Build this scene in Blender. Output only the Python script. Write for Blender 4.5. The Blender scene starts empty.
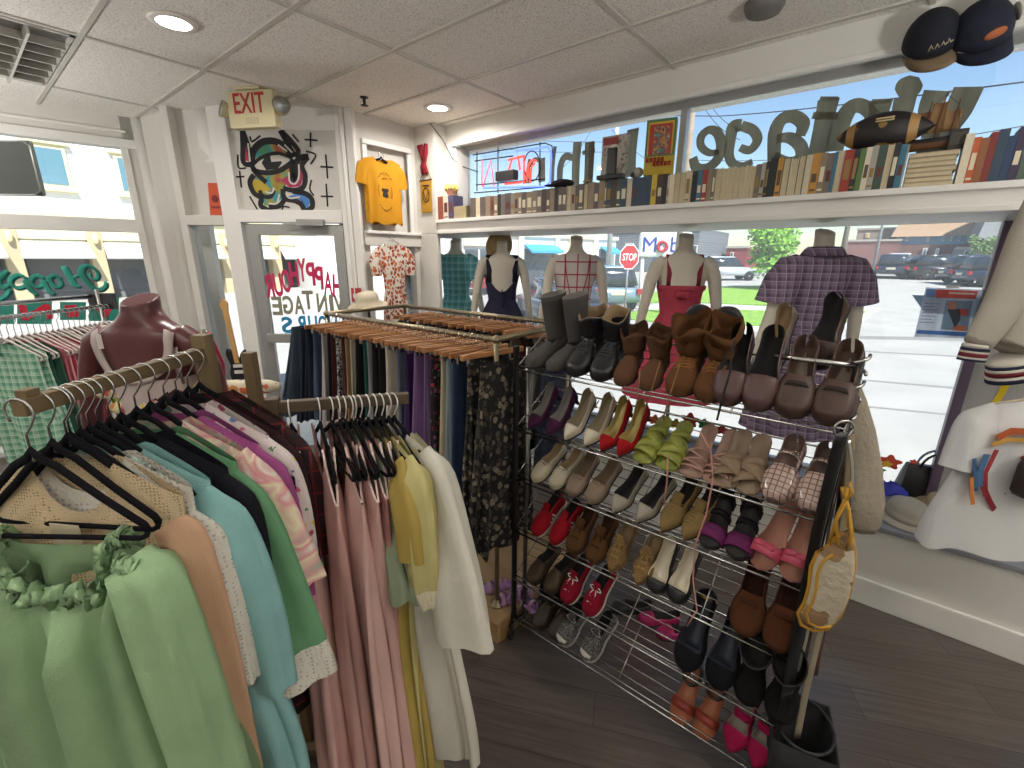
import bpy, bmesh, math, random
from mathutils import Vector, Matrix, noise
sin, cos, pi = math.sin, math.cos, math.pi
rnd = random.Random(7)
SC = bpy.context.scene
COL = SC.collection
V = Vector

# ------------------------------------------------------------------ camera
FPX, TH, YAW, ROLL, EYE = 444.0, math.radians(15.8), math.radians(38.9), math.radians(0.42), 2.0
CF = V((-sin(YAW)*cos(TH), cos(YAW)*cos(TH), -sin(TH)))
_R0 = V((cos(YAW), sin(YAW), 0)); _U0 = _R0.cross(CF)
CR = _R0*cos(ROLL) + _U0*sin(ROLL); CU = CR.cross(CF)
CP = V((0, 0, EYE))
cam = bpy.data.cameras.new('camera'); cam_o = bpy.data.objects.new('camera', cam); COL.objects.link(cam_o)
cam.sensor_width = 36; cam.lens = FPX/1024*36; cam.clip_start = .02; cam.clip_end = 400
m = Matrix.Identity(4)
for i in range(3):
    m[i][0] = CR[i]; m[i][1] = CU[i]; m[i][2] = -CF[i]; m[i][3] = CP[i]
cam_o.matrix_world = m
SC.camera = cam_o

def ray(x, y): return CF*FPX + CR*(x-512) + CU*(384-y)
def at(x, y, ax, val):
    d = ray(x, y); return CP + d*((val-CP[ax])/d[ax])
def atp(x, y, p, n):
    d = ray(x, y); p = V(p); n = V(n); return CP + d*((p-CP).dot(n)/d.dot(n))
FH = V((-sin(YAW), cos(YAW), 0)); RH = V((cos(YAW), sin(YAW), 0))
def atd(x, y, dep):                 # point at horizontal forward distance dep
    return atp(x, y, CP+FH*dep, FH)

# ------------------------------------------------------------------ mesh builder
class MB:
    def __init__(s): s.v = []; s.f = []; s.m = []; s.s = []
    def add(s, vs, fs, mat=0, smooth=True, M=None):
        b = len(s.v)
        s.v += [tuple(M @ V(v)) if M else tuple(v) for v in vs]
        for k, f in enumerate(fs):
            s.f.append([b+i for i in f]); s.m.append(mat[k] if isinstance(mat, list) else mat); s.s.append(smooth)
        return s
    def box(s, x0, x1, y0, y1, z0, z1, mat=0, M=None):
        vs = [(x, y, z) for x in (x0, x1) for y in (y0, y1) for z in (z0, z1)]
        return s.add(vs, [(0,1,3,2), (4,6,7,5), (0,4,5,1), (2,3,7,6), (0,2,6,4), (1,5,7,3)], mat, False, M)
    def loft(s, rings, closed=True, caps=(True, True), mat=0, smooth=True, M=None):
        n = len(rings[0]); vs = [p for r in rings for p in r]; fs = []
        for i in range(len(rings)-1):
            for j in range(n if closed else n-1):
                a, b = i*n+j, i*n+(j+1) % n
                fs.append((a, b, b+n, a+n))
        if isinstance(mat, list): mat = list(mat)
        if closed and caps[0]: fs.append(tuple(range(n-1, -1, -1)))
        if closed and caps[1]: fs.append(tuple(range((len(rings)-1)*n, len(rings)*n)))
        if isinstance(mat, list): mat += [mat[-1]]*(len(fs)-len(mat))
        return s.add(vs, fs, mat, smooth, M)
    def tube(s, pts, r, n=8, mat=0, M=None, flat=1.0, closed=False, up=None, caps=True):
        pts = [V(p) for p in pts]; N = len(pts); rings = []; pu = None
        for i, p in enumerate(pts):
            a = pts[(i-1) % N] if (closed or i > 0) else p
            b = pts[(i+1) % N] if (closed or i < N-1) else p
            t = (b-a)
            if t.length < 1e-9: t = V((0, 0, 1))
            t.normalize()
            if pu is None:
                u = V(up) if up else (V((0, 0, 1)) if abs(t.z) < .9 else V((1, 0, 0)))
            else: u = pu
            u = u - t*u.dot(t)
            if u.length < 1e-6: u = V((1, 0, 0)) - t*t.x
            u.normalize(); pu = u; w = t.cross(u)
            rr = r[i] if isinstance(r, (list, tuple)) else r
            rings.append([p + u*(cos(2*pi*k/n)*rr) + w*(sin(2*pi*k/n)*rr*flat) for k in range(n)])
        if closed: rings.append(rings[0])
        return s.loft(rings, True, (caps and not closed, caps and not closed), mat, True, M)
    def prism(s, poly, M, h, mat=0, smooth=False):       # poly in local xy, extruded 0..h along local z
        n = len(poly); vs = [(x, y, 0) for x, y in poly] + [(x, y, h) for x, y in poly]
        fs = [tuple(range(n-1, -1, -1)), tuple(range(n, 2*n))] + [(i, (i+1) % n, n+(i+1) % n, n+i) for i in range(n)]
        return s.add(vs, fs, mat, smooth, M)
    def ball(s, c, r, nu=14, nv=8, mat=0, M=None):
        if not isinstance(r, (tuple, list)): r = (r, r, r)
        rings = []
        for i in range(nv+1):
            a = pi*i/nv; q = max(sin(a), .02)
            rings.append([(c[0]+r[0]*q*cos(2*pi*j/nu), c[1]+r[1]*q*sin(2*pi*j/nu), c[2]-r[2]*cos(a)) for j in range(nu)])
        return s.loft(rings, True, (True, True), mat, True, M)
    def lathe(s, prof, n=20, mat=0, M=None, sx=1, sy=1, caps=(True, True)):
        return s.loft([[(r*cos(2*pi*j/n)*sx, r*sin(2*pi*j/n)*sy, z) for j in range(n)] for r, z in prof], True, caps, mat, True, M)
    def build(s, name, mats, parent=None, loc=None, rot=None, bevel=0, subsurf=0, fixn=True, solid=0):
        me = bpy.data.meshes.new(name)
        me.from_pydata(s.v, [], s.f)
        for mt in (mats if isinstance(mats, (list, tuple)) else [mats]): me.materials.append(mt)
        me.polygons.foreach_set('material_index', s.m); me.polygons.foreach_set('use_smooth', s.s)
        bm = bmesh.new(); bm.from_mesh(me)
        if fixn: bmesh.ops.recalc_face_normals(bm, faces=bm.faces)
        if bevel:
            ed = [e for e in bm.edges if len(e.link_faces) == 2 and e.calc_face_angle(0) > .6]
            bmesh.ops.bevel(bm, geom=ed, offset=bevel, segments=2, profile=.6, affect='EDGES', clamp_overlap=True)
        bm.to_mesh(me); bm.free(); me.update()
        o = bpy.data.objects.new(name, me); COL.objects.link(o)
        if parent: o.parent = parent
        if loc is not None: o.location = loc
        if rot is not None: o.rotation_euler = rot
        if subsurf:
            md = o.modifiers.new('sub', 'SUBSURF'); md.levels = subsurf; md.render_levels = subsurf
        if solid:
            md = o.modifiers.new('sol', 'SOLIDIFY'); md.thickness = solid; md.offset = 0
        return o

def tag(o, label=None, cat=None, group=None, kind=None):
    if label: o['label'] = label
    if cat: o['category'] = cat
    if group: o['group'] = group
    if kind: o['kind'] = kind
    return o
def thing(name, label, cat, loc=(0, 0, 0), rotz=0, group=None, rot=None):
    o = bpy.data.objects.new(name, None); COL.objects.link(o); o.empty_display_size = .05
    o.location = loc; o.rotation_euler = rot if rot else (0, 0, rotz)
    return tag(o, label, cat, group)
KIDS = {}
def dup(o, parent=None):
    c = o.copy(); COL.objects.link(c)
    if parent: c.parent = parent
    for ch in list(o.children): dup(ch, c)
    return c
def frame(p, x, y, z=None):          # matrix from origin and axes
    x = V(x).normalized(); y = V(y).normalized(); z = V(z).normalized() if z else x.cross(y)
    m = Matrix.Identity(4)
    for i in range(3): m[i][0] = x[i]; m[i][1] = y[i]; m[i][2] = z[i]; m[i][3] = p[i]
    return m
def ease(t): t = max(0, min(1, t)); return t*t*(3-2*t)
def lerp(a, b, t): return a+(b-a)*t
def pw(x, pts):                       # piecewise linear, smoothed
    if x <= pts[0][0]: return pts[0][1]
    for (a, p), (b, q) in zip(pts, pts[1:]):
        if x <= b: return lerp(p, q, ease((x-a)/(b-a)) if b > a else 1)
    return pts[-1][1]
ORD = ['first','second','third','fourth','fifth','sixth','seventh','eighth','ninth','tenth','eleventh','twelfth','thirteenth','fourteenth','fifteenth','sixteenth','seventeenth','eighteenth','nineteenth','twentieth']
def nth(i):
    n = i+1
    return ORD[i] if i < 20 else '%d%s' % (n, 'th' if 10 < n % 100 < 14 else {1:'st',2:'nd',3:'rd'}.get(n % 10, 'th'))

# ------------------------------------------------------------------ materials
def lin(h):
    if isinstance(h, (tuple, list)): return tuple(h[:3])+(1,)
    h = h.lstrip('#'); c = [int(h[i:i+2], 16)/255 for i in (0, 2, 4)]
    return tuple(x/12.92 if x < .04045 else ((x+.055)/1.055)**2.4 for x in c)+(1,)
class NT:
    def __init__(s, m): s.t = m.node_tree; s.n = s.t.nodes
    def new(s, typ, ins={}, **kw):
        n = s.n.new(typ)
        for k, v in kw.items(): setattr(n, k, v)
        for k, v in ins.items():
            i = n.inputs[k]
            if hasattr(v, 'is_output') or isinstance(v, bpy.types.NodeSocket): s.t.links.new(v, i)
            else: i.default_value = v
        return n
    def link(s, a, b): s.t.links.new(a, b)
    def math(s, op, a, b=0, clamp=False):
        return s.new('ShaderNodeMath', {0: a, 1: b}, operation=op, use_clamp=clamp).outputs[0]
    def mix(s, f, a, b):
        n = s.new('ShaderNodeMix', data_type='RGBA')
        for idx, v in ((0, f), (6, a), (7, b)):
            if isinstance(v, bpy.types.NodeSocket): s.link(v, n.inputs[idx])
            else: n.inputs[idx].default_value = v
        return n.outputs[2]
    def ramp(s, f, stops, interp='CONSTANT'):
        n = s.new('ShaderNodeValToRGB', {0: f}); r = n.color_ramp; r.interpolation = interp
        while len(r.elements) < len(stops): r.elements.new(.5)
        for e, (p, c) in zip(r.elements, stops): e.position = p; e.color = lin(c) if isinstance(c, str) else c
        return n.outputs[0]
    def coord(s, scale=(1, 1, 1), rot=(0, 0, 0)):
        tc = s.new('ShaderNodeTexCoord')
        mp = s.new('ShaderNodeMapping', {'Vector': tc.outputs['Object'], 'Scale': scale, 'Rotation': rot})
        return mp.outputs[0]
MATS = {}
def mat(col='#888888', rough=.6, metal=0, bump=0, bscale=120, pat=None, var=.0, vscale=6, sheen=0, emit=0, coat=0, spec=.5, trans=0, key=None):
    k = (col, rough, metal, bump, bscale, str(pat), var, vscale, sheen, emit, coat, spec, trans)
    if k in MATS: return MATS[k]
    m = bpy.data.materials.new((pat[0] if pat else 'plain')+'_'+str(len(MATS))); m.use_nodes = True
    N = NT(m); b = N.n['Principled BSDF']
    c = lin(col); b.inputs['Base Color'].default_value = c
    b.inputs['Roughness'].default_value = rough; b.inputs['Metallic'].default_value = metal
    b.inputs['Specular IOR Level'].default_value = spec
    if sheen: b.inputs['Sheen Weight'].default_value = sheen; b.inputs['Sheen Roughness'].default_value = .5
    if coat: b.inputs['Coat Weight'].default_value = coat
    if emit: b.inputs['Emission Color'].default_value = c; b.inputs['Emission Strength'].default_value = emit
    if trans: b.inputs['Transmission Weight'].default_value = trans
    cs = None
    if pat: cs = PATS[pat[0]](N, c, *pat[1:])
    if var:
        nz = N.new('ShaderNodeTexNoise', {'Vector': N.coord(), 'Scale': vscale, 'Detail': 4})
        f = N.new('ShaderNodeMapRange', {0: nz.outputs[0], 1: .3, 2: .7, 3: 1-var, 4: 1+var}).outputs[0]
        hs = N.new('ShaderNodeHueSaturation', {'Value': f, 'Color': cs if cs else c}); cs = hs.outputs[0]
    if cs: N.link(cs, b.inputs['Base Color'])
    if bump:
        nz = N.new('ShaderNodeTexNoise', {'Vector': N.coord(), 'Scale': bscale, 'Detail': 3})
        bp = N.new('ShaderNodeBump', {'Height': nz.outputs[0], 'Strength': bump, 'Distance': .01})
        N.link(bp.outputs[0], b.inputs['Normal'])
    MATS[k] = m
    return m
def _stripe(N, co, ax, scale, lo):
    s = N.new('ShaderNodeSeparateXYZ', {0: co}).outputs[ax]
    fr = N.math('FRACT', N.math('MULTIPLY', s, scale))
    return N.math('LESS_THAN', fr, lo)
def p_plaid(N, c, c2, c3, sc, ax=(0, 2), wid=.45, rot=(0, 0, 0)):
    co = N.coord(rot=rot)
    a = _stripe(N, co, ax[0], sc, wid); b = _stripe(N, co, ax[1], sc, wid)
    s = N.math('MULTIPLY', N.math('ADD', a, b), .5)
    base = N.mix(s, c, lin(c2))
    t = N.math('MAXIMUM', _stripe(N, co, ax[0], sc, .09), _stripe(N, co, ax[1], sc, .09))
    return N.mix(N.math('MULTIPLY', t, .7), base, lin(c3))
def p_floral(N, c, cols, sc, thr=.35, dens=.7):
    co = N.coord(); nz = N.new('ShaderNodeTexNoise', {'Vector': co, 'Scale': sc*2.5, 'Detail': 1})
    v2 = N.new('ShaderNodeVectorMath', {0: nz.outputs[1], 1: (.5/sc,)*3}, operation='MULTIPLY').outputs[0]
    v3 = N.new('ShaderNodeVectorMath', {0: co, 1: v2}, operation='ADD').outputs[0]
    vo = N.new('ShaderNodeTexVoronoi', {'Vector': v3, 'Scale': sc})
    r = N.new('ShaderNodeSeparateXYZ', {0: vo.outputs['Color']})
    st = [(i/len(cols), x) for i, x in enumerate(cols)]
    fc = N.ramp(r.outputs[0], st)
    f = N.math('MULTIPLY', N.math('LESS_THAN', vo.outputs['Distance'], thr), N.math('LESS_THAN', r.outputs[1], dens))
    return N.mix(f, c, fc)
def p_blotch(N, c, cols, sc):
    nz = N.new('ShaderNodeTexNoise', {'Vector': N.coord(), 'Scale': sc, 'Detail': 2, 'Distortion': .6})
    n = len(cols); st = [(.3+.4*i/(n-1), x) for i, x in enumerate(cols)]
    return N.ramp(nz.outputs[0], st, 'LINEAR')
def p_wood(N, c, c2, sc, ax=0):
    s = [sc, sc, sc]; s[ax] = sc*.08
    nz = N.new('ShaderNodeTexNoise', {'Vector': N.coord(tuple(s)), 'Scale': 1, 'Detail': 6, 'Roughness': .65})
    return N.ramp(nz.outputs[0], [(.3, c), (.7, lin(c2))], 'LINEAR')
def p_dots(N, c, c2, sc, thr=.3):
    vo = N.new('ShaderNodeTexVoronoi', {'Vector': N.coord(), 'Scale': sc, 'Randomness': .25})
    return N.mix(N.math('LESS_THAN', vo.outputs['Distance'], thr), c, lin(c2))
def p_grid(N, c, c2, sc, ax=(0, 2), wid=.08):
    co = N.coord(); t = N.math('MAXIMUM', _stripe(N, co, ax[0], sc, wid), _stripe(N, co, ax[1], sc, wid))
    return N.mix(t, c, lin(c2))
def p_stripes(N, c, c2, sc, ax=0, wid=.5):
    return N.mix(_stripe(N, N.coord(), ax, sc, wid), c, lin(c2))
def p_weave(N, c, c2, sc):
    w = N.new('ShaderNodeTexChecker', {'Vector': N.coord(), 'Scale': sc, 'Color1': c, 'Color2': lin(c2)}); return w.outputs[0]
def p_brick(N, c, c2, mortar, sc, bw=.5, rh=.25, ms=.02, rot=(0, 0, 0)):
    b = N.new('ShaderNodeTexBrick', {'Vector': N.coord(rot=rot), 'Color1': c, 'Color2': lin(c2), 'Mortar': lin(mortar), 'Scale': sc, 'Mortar Size': ms, 'Brick Width': bw, 'Row Height': rh})
    return b.outputs[0]
def p_snake(N, c, c2, sc):
    vo = N.new('ShaderNodeTexVoronoi', {'Vector': N.coord(), 'Scale': sc}); r = N.new('ShaderNodeSeparateXYZ', {0: vo.outputs['Color']})
    return N.mix(N.math('GREATER_THAN', r.outputs[0], .5), c, lin(c2))
PATS = dict(plaid=p_plaid, floral=p_floral, blotch=p_blotch, wood=p_wood, dots=p_dots, grid=p_grid, stripes=p_stripes, weave=p_weave, brick=p_brick, snake=p_snake)
def fab(col, pat=None, var=.05, rough=.85, bump=.25, bs=260): return mat(col, rough, 0, bump, bs, pat, var, 9, spec=.25)
CHROME = mat('#b9b9b6', .25, 1); STEEL = mat('#8a8782', .35, 1)
BLACKV = mat('#17161a', .95, spec=.1, bump=.2, bscale=400)
WHITE = mat('#d9d7d1', .55, var=.02, vscale=2)
TRIM = mat('#e8e6e2', .45, var=.02, vscale=3)

def glass_mat(name, tint=(1, 1, 1, 1), refl=.07):
    m = bpy.data.materials.new(name); m.use_nodes = True; N = NT(m); N.n.remove(N.n['Principled BSDF'])
    t = N.new('ShaderNodeBsdfTransparent', {0: tint}); g = N.new('ShaderNodeBsdfGlossy', {'Roughness': .02})
    fr = N.new('ShaderNodeFresnel', {'IOR': 1.35}); f = N.math('MULTIPLY', fr.outputs[0], refl/.02, True)
    mx = N.new('ShaderNodeMixShader', {0: f, 1: t.outputs[0], 2: g.outputs[0]})
    N.link(mx.outputs[0], N.n['Material Output'].inputs[0]); return m
GLASS = glass_mat('window_glass', (.96, .97, .97, 1), .03)
def dusty(m, f):  # milky veil mixed into a pane to imitate glare haze
    N = NT(m); out = N.n['Material Output']; old = out.inputs[0].links[0].from_socket
    d = N.new('ShaderNodeBsdfTranslucent', {0: (.9, .9, .88, 1)}); mx = N.new('ShaderNodeMixShader', {0: f, 1: old, 2: d.outputs[0]}); N.link(mx.outputs[0], out.inputs[0]); return m
HAZE_GLASS = dusty(glass_mat('glare_haze_glass', (.96, .97, .97, 1), .03), .10)  # glare haze, not dust on the glass
# ------------------------------------------------------------------ the setting
HC = 3.139; WY = 3.096; GY = 3.70; UY = 3.26; ZL = .523; ZS0, ZS1 = 2.214, 2.336; SYF = 2.952
def struct(name, mb, mats, **k): return tag(mb.build(name, mats, **k), kind='structure')
LWA = V((-5.40, .524, 0)); LWB = V((-5.246, 1.315, 0)); LWD = (LWB-LWA).normalized()
DA = V((-3.545, 2.257, 0)); DD = V((.764, .645, 0)).normalized(); DN = V((DD.y, -DD.x, 0))      # door wall, normal to the room
def dl(u, off=0): return DA + DD*u + DN*off
# floor
fm = bpy.data.materials.new('plank_floor'); fm.use_nodes = True
N = NT(fm); co = N.coord(rot=(0, 0, math.radians(-24.9)))
br = N.new('ShaderNodeTexBrick', {'Vector': co, 'Color1': lin('#483f3a'), 'Color2': lin('#554d47'), 'Mortar': lin('#241f1d'), 'Scale': 1, 'Mortar Size': .0018, 'Brick Width': 1.2, 'Row Height': .17, 'Bias': 0})
mp = N.new('ShaderNodeMapping', {'Vector': co, 'Scale': (2.2, 46, 46)})
nz = N.new('ShaderNodeTexNoise', {'Vector': mp.outputs[0], 'Scale': 1, 'Detail': 7, 'Roughness': .7})
gr = N.new('ShaderNodeMapRange', {0: nz.outputs[0], 1: .3, 2: .75, 3: .62, 4: 1.6}).outputs[0]
hs = N.new('ShaderNodeHueSaturation', {'Value': gr, 'Color': br.outputs[0]})
b = N.n['Principled BSDF']; N.link(hs.outputs[0], b.inputs['Base Color']); b.inputs['Roughness'].default_value = .30; b.inputs['Specular IOR Level'].default_value = .8; b.inputs['Coat Weight'].default_value = .35; b.inputs['Coat Roughness'].default_value = .22
bp = N.new('ShaderNodeBump', {'Height': nz.outputs[0], 'Strength': .12, 'Distance': .004}); N.link(bp.outputs[0], b.inputs['Normal'])
struct('floor', MB().box(-6.2, 3.4, -3.4, 4.05, -.1, 0), fm)
# ceiling with acoustic tiles
cm = bpy.data.materials.new('acoustic_tile'); cm.use_nodes = True
N = NT(cm); co = N.coord()
n1 = N.new('ShaderNodeTexNoise', {'Vector': co, 'Scale': 95, 'Detail': 5, 'Roughness': .7})
cc = N.ramp(n1.outputs[0], [(.36, '#c4bfb5'), (.47, '#efebe3'), (.6, '#f6f3ec')], 'LINEAR')
b = N.n['Principled BSDF']; N.link(cc, b.inputs['Base Color']); b.inputs['Roughness'].default_value = .95
bp = N.new('ShaderNodeBump', {'Height': n1.outputs[0], 'Strength': .5, 'Distance': .006}); N.link(bp.outputs[0], b.inputs['Normal'])
struct('ceiling', MB().box(-6.2, 3.4, -3.4, 4.05, HC, HC+.12), cm)
gm = MB(); GRID = mat('#c9c5bc', .5)
xs = [-3.575+1.178*k for k in range(-2, 6)]; ys = [.714+.5735*k for k in range(-7, 6)]
for x in xs: gm.box(x-.012, x+.012, -3.4, WY, HC-.008, HC+.01)
for y in ys:
    if y < WY: gm.box(-6, 3.4, y-.012, y+.012, HC-.0095, HC+.01)
struct('ceiling_trim_1', gm, GRID)
WM = mat('#e6e3dc', .6, var=.02, vscale=3)
# window wall: knee wall, header, shelf beam
XL = -3.283
kw = MB().box(XL-.2, 3.3, WY, WY+.06, 0, ZL-.03)
struct('wall_front', kw, mat('#e0ded8', .6, var=.03, vscale=2))
struct('baseboard_front', MB().box(XL-.1, 3.3, WY-.022, WY, 0, .165), TRIM, bevel=.006)
struct('window_sill', MB().box(XL-.7, 3.3, WY-.012, GY+.02, ZL-.03, ZL), mat('#8e9199', .5, var=.1), bevel=.004)
struct('wall_header', MB().box(XL, 3.3, WY, WY+.25, 2.985, HC), mat('#e2e0da', .6, var=.02))
tr = MB().box(XL, 3.3, WY-.012, WY+.03, 2.962, 2.99).box(XL, XL+.075, WY-.006, WY+.03, ZS1, 2.97).box(XL+.065, XL+.10, WY+.02, WY+.2, ZS1, 2.962)
struct('trim_1', tr, TRIM, bevel=.005)
sh = MB().box(XL-.7, 3.3, WY+.02, GY+.02, ZS0, ZS0+.05).box(XL, 3.3, SYF, WY+.24, ZS0+.012, ZS1-.012).box(XL, 3.3, SYF-.022, WY+.24, ZS1-.03, ZS1).box(XL, 3.3, SYF-.012, WY+.03, ZS0, ZS0+.028)
struct('trim_2', sh, TRIM, bevel=.004)
struct('window_1', MB().box(XL, 3.3, UY, UY+.006, ZS1, 2.99), GLASS)
struct('window_2', MB().box(-3.80, .47, GY, GY+.006, ZL, ZS0).box(1.25, 3.3, GY, GY+.006, ZL, ZS0), HAZE_GLASS)  # right-hand pane is an unseen opening added to bounce daylight onto the ceiling
um = at(684, 130, 1, UY).x
struct('window_frame_1', MB().box(um-.022, um+.022, UY-.03, UY+.03, ZS1, 2.985).box(XL, 3.3, UY-.02, UY+.03, 2.94, 2.99), mat('#b9b9b9', .35, .6), bevel=.004)
struct('window_frame_2', MB().box(.462, .512, GY-.05, GY+.04, ZL, ZS0), mat('#6d5f74', .4, .5), bevel=.006)
struct('window_frame_3', MB().box(-3.84, -3.76, GY-.04, GY+.04, ZL, ZS0).box(-3.8, .47, GY-.02, GY+.03, ZL, ZL+.03), mat('#c3c4c4', .4, .4), bevel=.006)
ret = MB(); ret.loft([[(-3.80, GY, z), (-3.97, 2.98, z), (-3.964, 2.98, z), (-3.794, GY, z)] for z in (ZL, ZS0)], True)
struct('window_3', ret, GLASS)
struct('wall_bay', MB().box(XL-.7, XL+.2, 2.985, GY, 0, ZL-.03), WM)
# panel right of the purple mullion
struct('wall_right_panel', MB().box(.512, 1.25, GY-.02, GY+.04, ZL, ZS0), mat('#a5a4a2', .6, var=.04))
yt = mat('#e8c91f', .5)
mbz = MB()
mbz.prism([(.60, 1.02), (.63, 1.02), (.72, 1.62), (.69, 1.62)], Matrix(((1,0,0,0),(0,0,1,GY-.026),(0,1,0,0),(0,0,0,1))), .004)
mbz.prism([(.76, 1.18), (.775, 1.18), (.86, 1.52), (.83, 1.52)], Matrix(((1,0,0,0),(0,0,1,GY-.026),(0,1,0,0),(0,0,0,1))), .004)
tag(mbz.build('painted_stripe', yt), 'two slanting yellow painted strokes on the grey panel behind the white shirt', 'paint')
# corner pillar, t-shirt wall
WM = mat('#d6d3cc', .6, var=.02, vscale=3)
struct('wall_pillar', MB().box(-3.66, XL, 2.945, WY+.02, ZS0, HC).box(-3.66, XL, 2.945, 2.985, 0, ZS0), WM, bevel=.006)
ts = MB()
TX = -3.55
y0, y1 = 2.33, 2.945
zt0, zt1 = 2.10, 2.215            # sill strip under the shirt panel
ts.box(TX-.1, TX, y0+.07, y1-.05, 0, .75); ts.box(TX-.1, TX+.03, y0, y1, zt0, zt1); ts.box(TX-.1, TX-.002, y0+.07, y1-.05, 2.93, HC)
ts.box(TX-.1, TX, y0, y0+.07, 0, zt0).box(TX-.1, TX, y0, y0+.07, zt1, HC); ts.box(TX-.1, TX, y1-.05, y1, 0, zt0).box(TX-.1, TX, y1-.05, y1, zt1, HC); ts.box(TX-.09, TX-.06, y0, y1, zt1, 2.95)
ts.box(TX-.14, TX+.004, 2.20, 2.325, 0, HC)
struct('wall_left', ts, WM, bevel=.004)
struct('trim_3', MB().box(TX+.001, TX+.024, y0+.05, y1-.06, 2.91, 2.95).box(TX+.001, TX+.02, y0+.05, y0+.09, zt1, 2.905).box(TX+.001, TX+.02, y1-.1, y1-.06, zt1, 2.905).box(TX-.02, TX+.05, y0+.02, y1, zt1-.015, zt1+.012), TRIM, bevel=.005)
struct('window_4', MB().box(TX-.06, TX-.055, y0+.06, y1-.04, .75, zt0), GLASS)
# door wall (plane through DA along DD)
def dpx(x, y, off=0): # pixel -> (u,z) on the door wall
    p = atp(x, y, DA+DN*off, DN); return (p-DA).dot(DD), p.z
MD = frame(DA, DD, (0, 0, 1), -DN)          # local x=u, y=z(up), local z = away from room
MDr = frame(DA, DD, (0, 0, 1), DN)          # same, local z = into room
def dbox(mb, u0, u1, z0, z1, n0, n1, mt=0):
    c = [dl(u, n) for u in (u0, u1) for n in (n0, n1)]
    vs = [(p.x, p.y, z) for p in c for z in (z0, z1)]
    return mb.add(vs, [(0,1,3,2), (4,6,7,5), (0,4,5,1), (2,3,7,6), (0,2,6,4), (1,5,7,3)], mt, False)
uL = dpx(243, 226)[0]; uR = dpx(344, 222)[0]; zD = dpx(300, 223)[1]
uW = dpx(206, 106)[0]
du0 = dpx(226, 128)[0]
print('door', uL, uR, zD, uW, du0)
wp = MB()
dbox(wp, uL-.14, uR+.12, zD+.09, HC, -.08, -.01); 
struct('wall_door_panel', wp, mat('#cfccc5', .6, var=.02))
fr = MB()
dbox(fr, uL-.10, uL, 0, HC, -.1, .03); dbox(fr, uR, uR+.07, 0, HC, -.1, .03); dbox(fr, uR+.08, uR+.14, 0, HC, -.12, .02); dbox(fr, uL-.16, uL-.11, 0, HC, -.1, .0)
dbox(fr, uL, uR, zD, zD+.10, -.09, .035); dbox(fr, uL, uR, HC-.16, HC, -.05, .0)
struct('trim_4', fr, TRIM, bevel=.006)
DM = mat('#a6a6a4', .4, .5)
d = struct('door_1', dbox(dbox(dbox(dbox(MB(), uL+.015, uL+.115, .02, zD-.01, -.05, .0), uR-.1, uR-.015, .02, zD-.01, -.05, .0), uL+.1, uR-.09, zD-.1, zD-.01, -.05, 0), uL+.1, uR-.09, .02, .25, -.05, 0), DM, bevel=.005)
dbox(MB(), uL+.115, uR-.1, .25, zD-.1, -.03, -.024).build('door_glass', GLASS, d)
ub0, zb = dpx(270, 336); ub1, _ = dpx(299, 336)
dbox(dbox(MB(), ub0, ub0+.42, zb-.05, zb+.03, .03, .07), ub0+.02, uR-.05, zb-.02, zb+.0, .02, .05).build('push_bar', mat('#b4b4b2', .35, .7), d, bevel=.006)
uc0, zc = dpx(301, 226); uc1, _ = dpx(327, 226)
dbox(dbox(MB(), uc0, uc1, zc-.005, zc+.05, .035, .09), uc0-.12, uc0, zc-.0, zc+.015, .05, .07).build('door_closer', mat('#9b9b99', .4, .6), d, bevel=.005)
# side light left of the door, column with capital, pilasters
sl = MB(); su0, su1 = uL-.46, uL-.16
dbox(sl, su0, su1, 2.25, 2.33, -.12, 0); dbox(sl, su0, su1, 0, .5, -.12, 0); dbox(sl, su0-.06, su0, 0, HC, -.14, .0); dbox(sl, su0, su1, 2.33, HC, -.14, -.09)
struct('wall_sidelight', sl, WM, bevel=.004)
struct('window_5', dbox(MB(), su0, su1, .5, 2.25, -.08, -.074), GLASS)
cpos = at(205, 108, 2, HC)
cl = MB(); cl.lathe([(.068, 2.36), (.068, 2.72), (.075, 2.735), (.09, 2.75), (.09, 2.765), (.075, 2.78), (.078, 2.81), (.105, 2.85), (.11, 2.88), (.11, HC)], 24, M=Matrix.Translation((cpos.x-.10, cpos.y+.06, 0)))
struct('wall_column', cl, TRIM)
a = at(190, 117, 2, HC); b_ = at(152, 114, 2, HC); c0 = at(137, 118, 2, HC)
pl = MB()
pl.prism([(-5.9, 1.30), (c0.x+.0, c0.y), (b_.x, b_.y), (b_.x+.13, b_.y+.05), (a.x-.0, a.y), (a.x-.06, a.y+.06), (-5.5, 1.42)], Matrix.Identity(4), HC)
struct('wall_corner', pl, WM)
pil = MB()
for q in (c0, at(166, 117, 2, HC)):
    pil.lathe([(.05, 0), (.05, HC)], 12, M=Matrix.Translation((q.x, q.y-.0, 0)))
struct('trim_5', pil, TRIM)
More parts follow.
